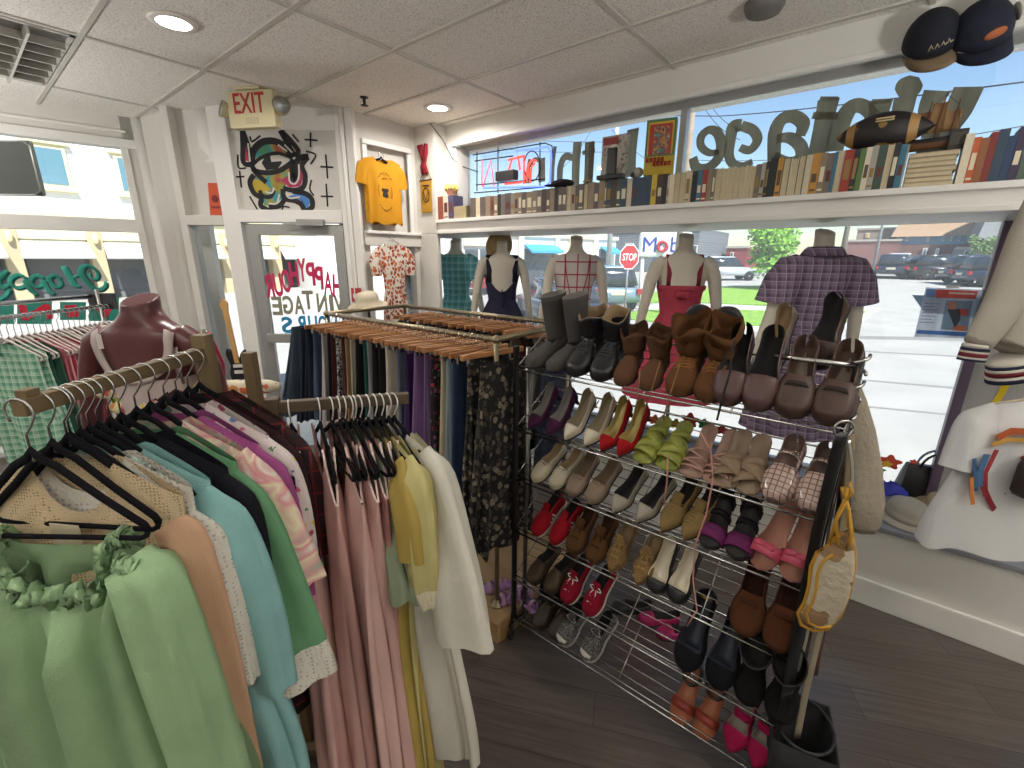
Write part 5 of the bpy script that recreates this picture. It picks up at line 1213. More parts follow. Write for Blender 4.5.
MB().tube([atp(x, y, V((0, RY-.05, 0)), V((0, 1, 0))) for x, y in ((734, 340), (730, 372), (722, 400), (717, 420))], .0035, 6).build('lace', mat('#1b191a', .8), bk)
# ------------------------------------------------------------------ mannequins (facing the street) and their clothes
TOR = [(.56, .10, .11, .0), (.70, .165, .125, .0), (.80, .178, .13, -.005), (.88, .172, .125, -.005), (.98, .140, .105, .0), (1.05, .122, .092, .005), (1.14, .130, .096, .01), (1.22, .146, .108, .02), (1.28, .156, .118, .025), (1.35, .165, .098, .01), (1.41, .172, .078, -.005), (1.445, .150, .066, -.008), (1.465, .105, .058, -.006), (1.485, .066, .054, 0), (1.52, .051, .050, .004), (1.57, .049, .049, .010), (1.60, .052, .052, .014)]
def tor(z):
    for a, b in zip(TOR, TOR[1:]):
        if z <= b[0]:
            t = (z-a[0])/(b[0]-a[0]); return [lerp(a[i], b[i], max(0, t)) for i in (1, 2, 3)]
    return list(TOR[-1][1:])
def mann_mesh(arm_out=.05, pose=0, nk=0):
    mb = MB()
    zs = [.56+.02*i for i in range(53 if not nk else 51)]
    nq = lambda z: 1+nk*ease((z-1.46)/.03) if nk else 1
    tq = lambda z: nk*.10*ease((z-1.36)/.08)*ease((1.50-z)/.06) if nk else 0
    mb.loft([[((tor(z)[0]*nq(z)+tq(z))*math.copysign(abs(cos(a))**.9, cos(a)), tor(z)[1]*nq(z)*sin(a)+tor(z)[2], z+(.02*sin(a) if z > (1.54 if nk else 1.58) else 0)) for a in (2*pi*k/28 for k in range(28))] for z in zs], True, (True, True))
    for s in (-1, 1):
        o = arm_out
        P = [V((s*.13, -.005, 1.425)), V((s*.178, -.008, 1.395)), V((s*(.200+o*.2), -.012, 1.30)), V((s*(.210+o*.5), -.02, 1.14)), V((s*(.212+o*.9), .0, .98)), V((s*(.215+o*1.2), .03, .86))]
        mb.tube(P, [.05, .052, .046, .037, .033, .023], 14)
        h = P[-1]; d = V((s*.10, .16, -.98)).normalized(); f = V((0, 1, .1)); 
        mb.ball(h+d*.045, (.017, .034, .05), 12, 8)
        for k, (dy, ln) in enumerate(((.030, .068), (.011, .078), (-.008, .074), (-.026, .058))):
            b0 = h+d*.075+V((0, dy, 0)); b1 = b0+d*ln*.5+V((-s*.004, 0, 0)); b2 = b1+d*ln*.5+V((-s*.014, 0, .004))
            mb.tube([b0-d*.02, b0, b1, b2], [.009, .0095, .0085, .006], 8)
        b0 = h+d*.03+V((-s*.004, .028, 0)); mb.tube([b0, b0+V((-s*.008, .026, -.022)), b0+V((-s*.012, .038, -.05))], [.011, .0095, .007], 8)
    o = mb.build('tmp', WHITE)
    md = o.modifiers.new('r', 'REMESH'); md.mode = 'VOXEL'; md.voxel_size = .0065; md.use_smooth_shade = True
    md2 = o.modifiers.new('s', 'SMOOTH'); md2.iterations = 3; md2.factor = .5
    bpy.context.view_layer.update()
    me = bpy.data.meshes.new_from_object(o.evaluated_get(bpy.context.evaluated_depsgraph_get())); bpy.data.objects.remove(o)
    for p in me.polygons: p.use_smooth = True
    return me
MME = mann_mesh(.06); MMB = mann_mesh(.10, 0, .22)
SKIN = mat('#e0d9ca', .5, spec=.4)
def mannequin(label, loc, rz, sc=1.0, me=None, m=None, group='mannequins in the window', base=True):
    t = thing('mannequin', label, 'mannequin', loc, rz, group); t.scale = (sc,)*3
    mm = (me or MME).copy(); mm.materials.clear(); mm.materials.append(m or SKIN)
    o = bpy.data.objects.new('torso', mm); COL.objects.link(o); o.parent = t
    if base:
        MB().tube([(0, 0, .012), (0, 0, .60)], .014, 10).build('stand_pole', CHROME, t)
        MB().lathe([(.001, 0), (.15, 0), (.15, .008), (.03, .016), (.016, .03)], 28).build('stand_base', CHROME, t)
    return t
def dress_body(mb, zb=.50, ztop=lambda a: 1.44, waist=1.05, off=.008, flare=.30, pleats=14, amp=.012, seed=1, shw=0, nu=72, mt=0, waist_mt=None, skirt_mt=0, belt=None):
    rg = random.Random(seed); ph = rg.uniform(0, 6); rings = []; mats = []
    rows = [(0, zb)]+[(0, lerp(zb, waist, i/14)) for i in range(1, 15)]+[(1, i/16) for i in range(1, 17)]
    prev = None
    for kd, q in rows:
        ring = []
        for j in range(nu):
            a = 2*pi*j/nu
            if kd == 0: z = q
            else: z = lerp(waist, ztop(a), q)
            w, d, yo = tor(max(z, .8))
            o = off+(.004*sin(5*a+z*20) if kd else 0)
            if shw and z > 1.2: w += shw*ease((z-1.2)/.15)*ease((1.475-z)/.04)
            if kd == 0:
                v = (waist-z)/(waist-zb); fl = flare*v**.8; A = amp*ease(v*2)
                wv, dv, _ = tor(waist)
                r = fl+A*sin(pleats*a+ph)+A*.4*sin((pleats*2-3)*a)
                w0, d0, y0 = tor(max(z, .80)); 
                w = max(wv+r, w0+.004 if v < .6 else 0); d = max(dv+r*.85, d0+.004 if v < .6 else 0)
                yo = tor(waist)[2]; z += .006*sin(pleats*a+ph)*v
            ring.append((math.copysign(abs(cos(a))**.9, cos(a))*(w+o), sin(a)*(d+o)+yo, z))
        rings.append(ring)
        if len(rings) > 1: mats += [(skirt_mt if kd == 0 else mt)]*nu
    mb.loft(rings, True, (False, False), mats)
    return mb
def m_sleeve(mb, s, ln=.17, r0=.066, r1=.085, o=.06, mt=0):
    P = [V((s*.125, -.005, 1.428)), V((s*.172, -.008, 1.40)), V((s*(.203+o*.2), -.012, 1.32)), V((s*(.218+o*.4), -.016, 1.42-ln-.02))]
    rs = [.052, r0, lerp(r0, r1, .6), r1]
    mb.tube(P, rs, 18, mt, caps=False, flat=.85)
def put_dress(label, loc, rz, sc, fn, name='dress', cat='dress'):
    t = thing(name, label, cat, loc, rz, 'clothes on the window mannequins'); t.scale = (sc,)*3; fn(t); return t
def ontop(px, py, y, zn=1.60): # place a neck top at a pixel
    p = at(px, py, 1, y); return V((p.x, y, ZL)), (p.z-ZL)/zn
MQ = [(455, 240, 3.36, -.25), (502, 241, 3.40, .10), (577, 237, 3.40, .05), (687, 235, 3.36, -.15), (827, 231, 3.30, .0)]
LB = ['white headless mannequin wearing the teal plaid dress', 'white headless mannequin wearing the navy dress', 'white headless mannequin wearing the white and red plaid top', 'white headless mannequin wearing the coral red sundress', 'white headless mannequin wearing the purple plaid shirt dress']
POS = []
for (px, py, y, rz), lb in zip(MQ, LB):
    l, s = ontop(px, py, y); POS.append((l, rz+.62, s)); print(lb, l, s); 
# turned so the backs face the room
for (l, rz, s), lb in zip(POS, LB): mannequin(lb, l, rz, s)
TEAL = mat('#4f979f', .9, pat=('plaid', '#7fb9bd', '#a9d6d6', 16, (0, 2), .4), bump=.15)
def d1(t):
    mb = MB(); dress_body(mb, .52, lambda a: 1.462, flare=.17, pleats=18, amp=.014, off=.009); mb.build('dress_body', TEAL, t)
    for s in (-1, 1): mb = MB(); m_sleeve(mb, s, .17, .07, .088); mb.build('sleeve', TEAL, t)
    MB().loft([[((tor(z)[0]+.013)*cos(a), (tor(z)[1]+.013)*sin(a)+tor(z)[2], z) for a in (2*pi*k/32 for k in range(32))] for z in (1.02, 1.035, 1.05, 1.065)], True, (False, False)).build('waistband', mat('#356f7a', .9), t)
put_dress('teal plaid short sleeved dress with pleated skirt on the mannequin nearest the corner', *POS[0], d1)
NAVY = mat('#26263f', .9, pat=('dots', '#3c3c5c', 90, .25), bump=.2)
def strap_mesh(s, z0b=1.28, wd=.03, zt=1.45, xo=.09, off=.010):
    mb = MB(); rings = []
    for k in range(17):
        a = pi*k/16                       # over the shoulder, back to front
        y = -cos(a); x = s*(xo+.012*sin(a)); z = lerp(z0b, zt, sin(a)**.55)
        w, d, yo = tor(min(z, 1.45)); 
        q = max(0, 1-(x/w)**2)**.5; yy = y*(d*q+off)+yo if abs(y) > .25 else (y*4)*(d*q+off)*.25+yo
        rings.append([(x-wd/2, yy, z+.008), (x+wd/2, yy, z+.004), (x+wd/2, yy*1.0, z+.012), (x-wd/2, yy, z+.016)])
    return mb.loft(rings, True)
def d2(t):
    mb = MB(); dress_body(mb, .50, lambda a: (1.30-.16*max(0, -sin(a))**3 if sin(a) < 0 else 1.36), flare=.2, pleats=16, amp=.013, off=.009); mb.build('dress_body', NAVY, t)
    for s in (-1, 1): strap_mesh(s, 1.22, .075, 1.462, .105).build('strap', mat('#1f1f33', .9), t)
    MB().box(-.006, .006, -.128, -.110, .80, 1.16).build('zip', mat('#17172a', .6), t)
put_dress('navy dotted dress with wide straps and scooped back', *POS[1], d2)
RPL = mat('#d9d2cf', .9, pat=('grid', '#b23a4a', 10, (0, 2), .10), bump=.15)
def d3(t):
    mb = MB(); dress_body(mb, .55, lambda a: 1.466, flare=.12, pleats=12, amp=.010, off=.009, shw=.032); mb.build('dress_body', RPL, t)
    mb = MB()
    for s in (-1, 1):
        mb.tube([(s*.10, -.085, 1.43), (s*.085, -.112, 1.30), (s*.05, -.108, 1.15), (s*.02, -.10, 1.05)], .004, 6)
    mb.build('red_seam', mat('#a82f40', .8), t)
put_dress('white sleeveless dress with red plaid lines', *POS[2], d3)
CORAL = fab('#b8465a', var=.05)
def d4(t):
    mb = MB(); dress_body(mb, .45, lambda a: 1.255 if sin(a) < .2 else 1.36, flare=.22, pleats=10, amp=.016, off=.010); mb.build('dress_body', CORAL, t)
    for s in (-1, 1): strap_mesh(s, 1.24, .034, 1.458, .095).build('strap', mat('#a03548', .85), t)
    MB().loft([[((tor(z)[0]+o)*cos(a), (tor(z)[1]+o)*sin(a)+tor(z)[2], z) for a in (lerp(pi, 2*pi, k/20) for k in range(21))] for z, o in ((1.225, .012), (1.23, .017), (1.258, .017), (1.262, .010))], False).build('back_band', CORAL, t)
    mb = MB(); bow_mb(0, 0, .03, .012); b = bow_mb(-.122, 1.20, .028, .02); b.build('bow', CORAL, t)
put_dress('coral red sundress with thin straps and open back', *POS[3], d4)
PPL = mat('#85748a', .9, pat=('plaid', '#574a60', '#b9a9bd', 22, (0, 2), .5), bump=.2)
PPL2 = mat('#7a6980', .9, pat=('plaid', '#574a60', '#b9a9bd', 22, (0, 2), .5), bump=.2)
def d5(t):
    mb = MB(); dress_body(mb, .40, lambda a: 1.468, flare=.16, pleats=11, amp=.016, off=.014); mb.build('dress_body', PPL, t)
    for s in (-1, 1):
        mb = MB(); m_sleeve(mb, s, .21, .08, .105); sl = mb.build('sleeve', PPL, t)
        MB().tube([(s*.232+s*.01, -.016+.0, 1.20)], .01, 4) if 0 else None
    MB().loft([[((tor(z)[0]+o)*cos(a), (tor(z)[1]+o)*sin(a)+tor(z)[2], z) for a in (2*pi*k/36 for k in range(36))] for z, o in ((1.03, .012), (1.032, .02), (1.068, .02), (1.07, .012))], True, (False, False)).build('belt', PPL2, t)
    mb = MB()
    mb.loft([[((tor(1.485)[0]+r)*cos(a), (tor(1.485)[1]+r*1.2)*sin(a)-.006, z) for a in (lerp(-pi*1.35, pi*.35, k/30) for k in range(31))] for r, z in ((.012, 1.47), (.010, 1.505), (.016, 1.512), (.03, 1.50), (.052, 1.462))], False)
    mb.build('collar', PPL2, t, solid=.004)
put_dress('purple plaid short sleeved shirt dress with collar and belt', *POS[4], d5)
# brown mannequin with white camisole at the left
BSK = mat('#56272a', .35, spec=.5, var=.04, vscale=2)
lb_ = atd(140, 307, 1.95); 
t = thing('mannequin', 'dark brown mannequin torso in a white tank top beside the left window rack', 'mannequin', (lb_.x, lb_.y, 0), YAW+.0); S_ = lb_.z/1.56; print('brown', lb_, S_)
t.scale = (S_*1.02,)*3
mm = MMB.copy(); mm.materials.clear(); mm.materials.append(BSK); o = bpy.data.objects.new('torso', mm); COL.objects.link(o); o.parent = t
MB().tube([(0, 0, .012), (0, 0, .60)], .014, 10).build('stand_pole', CHROME, t); MB().lathe([(.001, 0), (.15, 0), (.15, .008), (.03, .016), (.016, .03)], 28).build('stand_base', CHROME, t)
c = thing('tank_top', 'white tank top with scooped back on the dark brown mannequin', 'top', (lb_.x, lb_.y, 0), YAW); c.scale = t.scale
WT = fab('#b9aba6', var=.03)
mb = MB(); dress_body(mb, .80, lambda a: 1.27 if sin(a) < .1 else 1.30, flare=.05, pleats=6, amp=.004, off=.008); mb.build('body', WT, c)
def scoop():
    mb = MB(); rings = []
    for k in range(33):                    # U shaped band from shoulder to shoulder over the back
        a = lerp(0, pi, k/32); x = .122*cos(a); z = 1.445-.185*sin(a)**.75
        w, d, yo = tor(min(z, 1.44)); yy = -(d*max(0, 1-(x/w)**2)**.5)+yo-.010
        rings.append([(x, yy, z+.012), (x*1.22, yy+.004, z-.004), (x*1.22, yy-.005, z-.004), (x, yy-.007, z+.012)])
    return mb.loft(rings, True)
scoop().build('back_edge', WT, c)
for s in (-1, 1): strap_mesh(s, 1.24, .034, 1.448, .128).build('strap', WT, c)
tg = thing('price_tag', 'small white price tag hanging down the back of the brown mannequin', 'tag', (0, 0, 0))
q = atd(132, 335, 1.95)-FH*.16; MB().box(-.011, .011, -.001, .001, -.03, .03).build('card', mat('#cfc9c4', .6), tg, loc=q, rot=(0, 0, YAW))
q2 = atd(134, 318, 1.95)-FH*.10; MB().tube([q+V((0, 0, .03)), q2], .0012, 5).build('string', mat('#cfc9c4', .6), tg)
# straw hat at the navy mannequin's neck and a white hat on the rack corner
def hat(name, label, loc, rot, m, r0=.09, r1=.17, h=.10, band=None, sq=1.15):
    t = thing(name, label, 'hat', loc, 0); t.rotation_euler = rot
    MB().lathe([(r1, .0), (r1*.98, .006), (r0*1.25, .004), (r0*1.02, .012), (r0*.98, h*.6), (r0*.85, h*.92), (r0*.4, h*1.02), (.002, h*.97)], 32, sx=1, sy=sq, caps=(False, True)).build('crown_and_brim', m, t, solid=.003)
    if band: MB().lathe([(r0*1.05, .012), (r0*1.045, .035)], 32, sy=sq, caps=(False, False)).build('hat_band', band, t, solid=.003)
    return t
STR = mat('#bfa97e', .9, pat=('weave', '#a48d62', 160), bump=.4)
q = at(499, 246, 1, 3.45); hat('straw_hat', 'straw hat with orange band hung behind the neck of the navy dressed mannequin', q, (1.35, .2, .5), STR, .08, .13, .08, mat('#b8793a', .8))
# ------------------------------------------------------------------ shelf above the window: books, toys, caps, lettering, neon
BY = SYF+.012
def shx(px): return at(px, 200, 1, BY).x
PAG = mat('#c4b698', .9, var=.08, vscale=40); 
BN = 0
def book(x0, x1, h, col, depth=.125, pages=False, words=None, lean=0, name='book', y=None):
    """standing book; spine (or page edges) towards the room"""
    global BN
    mb = MB(); w = x1-x0; g = min(.003, w*.15)
    if pages:
        mb.box(0, g, 0, depth, 0, h, 0).box(w-g, w, 0, depth, 0, h, 0).box(g, w-g, depth-.003, depth, 0, h, 0).box(g, w-g, .003, depth-.003, .003, h-.004, 1)
    else:
        mb.box(0, w, 0, depth, 0, h, 0).box(g, w-g, .002, depth-.002, h-.001, h+.0005, 1)
        k = rnd.random()
        if w > .009 and k > .35:
            mb.box(w*.18, w*.82, -.0006, .001, h*.30, h*rnd.uniform(.5, .8), 2)
            if k > .6: mb.box(w*.12, w*.88, -.0006, .001, h*.08, h*.13, 2)
    m = mat(col, .55, var=.06, vscale=30); BN += 1
    lb = '#d9cfb4' if sum(lin(col)[:3]) < .7 else '#5a4a3c'
    o = mb.build(name, [m, PAG, mat(rnd.choice([lb, lb, '#8f7442', '#5f3432']), .6)], None, (x0, (BY if y is None else y), ZS1+.0005), (0, lean, 0))
    return tag(o, words, 'book', 'books on the window shelf')
CN = {'#4a3b33': 'dark brown', '#8a7a66': 'tan', '#b5a88e': 'cream', '#5d5350': 'grey brown', '#6f6660': 'grey', '#2b2a2d': 'black', '#7a2f2c': 'dark red', '#b9863c': 'ochre', '#34475a': 'slate blue', '#3d5147': 'dark green', '#c7bda6': 'ivory', '#8d5a3a': 'orange brown', '#a8a49a': 'pale grey', '#9c3a32': 'red', '#d8cfb8': 'off white', '#3a6f86': 'teal blue', '#c9b03c': 'yellow', '#2a4f8a': 'blue', '#55733f': 'green', '#1f5a52': 'deep teal', '#8c6f9a': 'mauve', '#b85a34': 'orange'}
def row(pxs, hts, cols, tagf, pages=()):
    for i, (a, b) in enumerate(zip(pxs, pxs[1:])):
        yield i, shx(a), shx(b), hts(i), cols[i % len(cols)], i in pages
# run 1: mixed paperbacks, px 470..633
r = random.Random(5)
c1 = ['#4a3b33', '#8a7a66', '#5d5350', '#6f6660', '#2b2a2d', '#8a7a66', '#8d887d', '#5d5350', '#4a3b33', '#8a7a66', '#a09379', '#5d5350', '#2b2a2d', '#6d4a38']
CN0 = {'#8d887d': 'grey', '#a09379': 'dull cream', '#6d4a38': 'reddish brown'}
CN.update(CN0)
def run(px0, px1, wmin, wmax, hf, colf, where, pg=0.0, depth=.125):
    px = px0; i = 0
    while px < px1-.8:
        n = min(px1, px+r.uniform(wmin, wmax)); c = colf(i, px)
        pages = r.random() < pg
        x0, x1 = shx(px), shx(n)
        book(x0+.0004, x1-.0004, hf(px)*r.uniform(.94, 1.0), c, pages=pages, depth=depth*r.uniform(.9, 1), words='%s %s book, %s from the left %s' % (CN.get(c, 'coloured'), 'pale edged' if pages else 'spined', nth(i), where))
        px = n; i += 1
H1 = lambda px: at(px, 200, 1, BY).z*0+.165
run(470, 606, 3.2, 6.2, lambda p: .162+.02*(p-470)/136, lambda i, p: r.choice(c1), 'under the neon sign', .1)
run(606, 656, 3.4, 6.2, lambda p: .185, lambda i, p: r.choice(['#4a3b33', '#b9863c', '#6f6660', '#9c3a32', '#c7bda6', '#34475a', '#c9b03c', '#3d5147']), 'under the printed card box', .05)
run(656, 668, 4, 6, lambda p: .18, lambda i, p: r.choice(['#2b2a2d', '#c7bda6', '#34475a', '#4a3b33']), 'under the yellow toy box')
run(668, 690, 4.5, 6.2, lambda p: .185, lambda i, p: r.choice(['#d8cfb8', '#c7bda6', '#b5a88e']), 'right of the toy box', .8)
run(690, 713, 4.5, 6, lambda p: .185, lambda i, p: ['#2b2a2d', '#3a6f86', '#9c3a32', '#8a7a66', '#6f6660'][i % 5], 'below the mirrored letter e')
run(713, 752, 4.8, 7, lambda p: .182, lambda i, p: ['#b5a88e', '#c7bda6', '#d8cfb8'][i % 3], 'in the ivory run', 1.0)
run(752, 765, 4, 6.5, lambda p: .185, lambda i, p: ['#6f6660', '#a8a49a', '#2b2a2d'][i % 3], 'just left of the dark hardback')
run(765, 830, 5, 8, lambda p: .20, lambda i, p: ['#1d2a28', '#b9863c', '#1f5a52', '#d8cfb8', '#34475a', '#c7bda6', '#b9863c', '#8a7a66', '#6f6660', '#3a6f86'][i % 10], 'between ivory run and football', .2)
CN.update(CN0); CN['#1d2a28'] = 'near black green'; 
run(830, 898, 5.5, 9, lambda p: .205, lambda i, p: ['#a8a49a', '#9c3a32', '#2b2a2d', '#55733f', '#d8cfb8', '#a8a49a', '#3d5147', '#c7bda6', '#2b2a2d', '#3a6f86'][i % 10], 'under the football', .25)
run(950, 1030, 7, 10.5, lambda p: .20+.012*sin(p), lambda i, p: ['#d8cfb8', '#b85a34', '#8d5a3a', '#7a2f2c', '#34475a', '#2a3f5f', '#39304a', '#4c5f52', '#5f6f66', '#7a2f2c'][i % 10], 'right of the flat book stack')
CN['#2a3f5f'] = 'navy'; CN['#39304a'] = 'plum'; CN['#4c5f52'] = 'grey green'; CN['#5f6f66'] = 'sage'
# flat stack of books with page edges showing
xa, xb = shx(899), shx(948)
for k in range(7):
    mb = MB(); w = xb-xa-.004*(k % 3); mb.box(0, w, 0, .16, 0, .0035, 0).box(0, w, 0, .16, .0175, .021, 0).box(.003, w-.002, .002, .158, .0035, .0175, 1)
    tag(mb.build('book', [mat('#a3937a', .7), PAG], None, (xa+.002*(k % 2), BY+.003*(k % 2), ZS1+.001+.0213*k)), 'cream paperback lying flat in the stack by the ship, %s from the bottom' % nth(k), 'book', 'flat stack of books')
# small box of games at the left end, with a little stack
for i, (a, b, h, c, w_) in enumerate(((437, 443, .20, '#8c4a3c', 'rusty red'), (443, 448, .20, '#c9c2b4', 'white'), (448, 453, .20, '#4d4a66', 'violet grey'))):
    book(shx(a), shx(b), h, c, words='%s spined video case standing at the left end of the window shelf' % w_, name='video_case')
for k in range(4):
    mb = MB().box(0, shx(466)-shx(453.5), 0, .12, .026*k, .026*k+.0255)
    tag(mb.build('book', mat('#9c8e6e', .8, var=.1), None, (shx(453.5), BY, ZS1+.001)), 'small tan book lying flat near the left end of the shelf, %s from the bottom' % nth(k), 'book', 'small flat stack of books')
t = thing('doll', 'small blond haired doll head sitting on the cases at the left shelf end', 'doll', (shx(446), BY+.06, ZS1+.205))
MB().ball((0, 0, .045), (.042, .042, .047)).build('face', mat('#c98f86', .5), t)
mb = MB()
for k in range(34):
    a = k*2.4; e = .2+.9*(k/34); mb.tube([(.04*cos(a)*cos(e), .04*sin(a)*cos(e)+.004, .05+.04*sin(e)), (.062*cos(a)*cos(e*.8), .06*sin(a)*cos(e*.8)+.01, .052+.06*sin(e*.9)), (.075*cos(a+.2)*cos(e*.6), .06*sin(a)+.01, .03+.055*sin(e*.7))], [.012, .011, .004], 6)
mb.build('hair', mat('#d8c070', .8), t)
for s in (-1, 1): MB().ball((s*.016, -.038, .05), (.006, .004, .008), 8, 6).build('eye', mat('#2a2022', .3), t)
# black framed picture with dark silhouette is left as plain card box; bright doll box
def shelf_box(name, label, px0, px1, ztop, zb, d, rz=0, y=None):
    x0, x1 = shx(px0), shx(px1); t = thing(name, label, 'box', ((x0+x1)/2, BY+.03 if y is None else y, zb), rz); return t, x1-x0, ztop-zb
zt = at(620, 135, 1, BY+.05).z; ztb = ZS1+.187
t, w, h = shelf_box('display_box', 'grey and red printed card box with a black lower edge standing on the books', 597, 621, zt, ztb, .03)
MB().box(-w/2, w/2, 0, .035, .0, h).build('backing_card', mat('#8f8a84', .7, pat=('blotch', ['#55504c', '#9b958d', '#b5afa6', '#7a5048'], 22)), t, bevel=.002)
MB().box(-w/2-.004, w/2+.004, -.05, .0, 0, h*.10).build('base', mat('#1b1a1c', .5), t, bevel=.003)
MB().box(-w*.45, w*.15, -.002, .0, h*.80, h*.96).build('printed_band', mat('#8a3a38', .7), t)
MB().lathe([(.001, -.001), (w*.30, -.001), (w*.30, .001)], 24, M=Matrix.Translation((w*.02, -.003, h*.5)) @ Matrix.Rotation(pi/2, 4, 'X'), sy=1.5).build('printed_oval', mat('#c4beb2', .7), t)
# plain black shape hanging on the card
mb = MB(); mb.box(-w*.22, w*.18, -.025, -.004, h*.1, h*.72); mb.build('blister_tray', mat('#222124', .4), t, bevel=.012)
zt = at(655, 121, 1, BY+.05).z
t, w, h = shelf_box('toy_box', 'yellow and green toy box with red lettering standing on the books left of the mullion', 640, 667, zt, ztb, .06, .22)
MB().box(-w/2, w/2, 0, .05, 0, h).build('carton', mat('#b79c2e', .6), t, bevel=.002)
MB().box(-w*.5, w*.5, -.0015, 0, h*.34, h*1.0).build('green_border', mat('#4d7a55', .6), t)
MB().box(-w*.43, w*.43, -.003, -.001, h*.36, h*.95).build('yellow_border', mat('#c9a53a', .6), t)
MB().box(-w*.38, w*.38, -.0045, -.003, h*.36, h*.91).build('red_border', mat('#a8402f', .6), t)
MB().box(-w*.22, w*.30, -.006, -.004, h*.36, h*.86).build('window_panel', mat('#7d5a4a', .5, pat=('blotch', ['#3a2c2a', '#c29a5a', '#8a2f4a', '#3f8a7a', '#c8b49a'], 26)), t)
mb = MB(); rr_ = random.Random(3)
for rowz, x0, n in ((.27, -.42, 5), (.19, -.18, 5)):
    for k in range(n):
        x = (x0+k*.13)*w; z = rowz*h
        mb.tube([(x, -.006, z-h*.03), (x+w*.01, -.006, z+h*.04), (x+w*.05, -.006, z+h*.045), (x+w*.06, -.006, z+h*.005), (x+w*.02, -.006, z), (x+w*.08, -.006, z-h*.035)], .0035, 6)
mb.build('red_lettering', mat('#a8202a', .5), t)
# black cap and small grey things lying on the books
t = thing('beret', 'flat black cap lying on the books right of the neon sign', 'cap', (shx(558), BY+.05, ZS1+.183), .1)
MB().ball((0, 0, .018), (.095, .06, .03)).build('crown', mat('#17161a', .9), t); MB().ball((-.07, -.02, .008), (.07, .05, .009)).build('brim', mat('#17161a', .9), t)
t = thing('trinket', 'small tan carved trinket lying on the books left of the printed card box', 'ornament', (shx(583), BY+.05, ZS1+.184), .2)
MB().ball((0, 0, .014), (.035, .02, .014)).build('lump', mat('#94866c', .8), t); MB().ball((.01, 0, .032), (.018, .014, .012)).build('knob_top', mat('#8b7c62', .8), t)
t = thing('trinket', 'pale grey round trinket between the card box and the toy box', 'ornament', (shx(632), BY+.06, ZS1+.186), .2)
MB().ball((0, 0, .032), (.036, .03, .032)).build('ball', mat('#aaa69c', .8, bump=.5, bscale=60), t); MB().ball((-.03, -.01, .018), (.018, .02, .018)).build('side_ball', mat('#4b4a4a', .8), t)
# football
z = at(866, 134, 1, BY+.06).z
t = thing('football', 'black and brown leather football with yellow panels resting on the books', 'ball', (shx(868), BY+.07, z), -.05)
mb = MB(); L_ = .19
prof = [(max(.002, .088*(1-(k/12)**2)**.9), L_*k/12) for k in range(-12, 13)]
mb.lathe(prof, 28, M=Matrix.Rotation(pi/2, 4, 'Y')); mb.build('leather_shell', mat('#1f1a1c', .45, pat=('floral', ['#6d4a2c', '#8a6a34', '#1b1a1e', '#1b1a1e'], 9, .45, .6), bump=.3, bscale=220), t)
for x in (-.125, .115): MB().lathe([(.088*(1-(abs(x+d)/L_)**2)**.9+.0015, x+d) for d in (-.018, -.006, .006, .018)], 28, M=Matrix.Rotation(pi/2, 4, 'Y'), caps=(False, False)).build('stripe', mat('#a5804a', .5), t)
for dz in (.012, -.006): MB().tube([(-.03+.01*k, -.088*cos(.45)-.002, .088*sin(.45)+dz*.6) for k in range(8)], .004, 6).build('lacing', mat('#c9b68a', .6), t)
MB().box(-.07, .07, -.02, .05, -.105, -.078).build('cradle', mat('#2a2622', .6), t, bevel=.006)
# model ship
z = ZS1+.152
t = thing('model_ship', 'small wooden model sailing ship with red masts on the flat stack', 'model', (shx(919), BY+.06, z+.012), -.1)
mb = MB(); rings = []
for k in range(13):
    f = -1+k/6; w = .028*(1-abs(f)**2.6)+.001; rings.append([(f*.10, -w, .045+.012*f*f), (f*.10*.9, -w*.6, .012), (f*.10*.85, 0, .004), (f*.10*.9, w*.6, .012), (f*.10, w, .045+.012*f*f)])
mb.loft(rings, False); mb.build('hull', mat('#6d4a30', .5), t, solid=.003)
rings = [[(r_[0][0], r_[0][1]*1.03-.001, r_[0][2]-.014), (r_[0][0], r_[0][1]*1.05-.001, r_[0][2]+.003), (r_[4][0], r_[4][1]*1.05+.001, r_[4][2]+.003), (r_[4][0], r_[4][1]*1.03+.001, r_[4][2]-.014)] for r_ in rings]
MB().loft(rings, False).build('black_gunwale', mat('#1c1b1d', .4), t)
for x, h in ((-.045, .17), (.0, .20), (.05, .16)):
    MB().tube([(x, 0, .03), (x+.012, 0, h+.04)], .0022, 6).build('mast', mat('#6a3a30', .6), t)
    mb = MB(); mb.loft([[(x-.028+.056*k/6, .006*sin(pi*k/6), .075+f*(h-.075)) for k in range(7)] for f in (0, .5, 1)], False); mb.build('sail', mat('#8d6f4c', .9), t, solid=.001)
mb = MB()
for a_, b_ in (((-.09, 0, .05), (-.033, 0, .19)), ((.09, 0, .05), (.06, 0, .18)), ((-.03, 0, .19), (.012, 0, .23)), ((.012, 0, .23), (.062, 0, .18)), ((-.10, 0, .055), (-.14, 0, .075))): mb.tube([a_, b_], .0009, 5)
mb.build('rigging', mat('#3a3230', .8), t)
MB().box(-.05, .05, -.012, .012, -.012, .006).build('stand', mat('#2a2422', .6), t, bevel=.002)
t = thing('black_box', 'small dark box beside the model ship on the flat stack', 'box', (shx(942), BY+.05, ZS1+.152), .1)
MB().box(-.032, .032, -.03, .03, 0, .085).build('carton', mat('#26241f', .6), t, bevel=.003); MB().box(-.026, .026, -.032, -.03, .02, .07).build('front_label', mat('#3f3a30', .6), t)
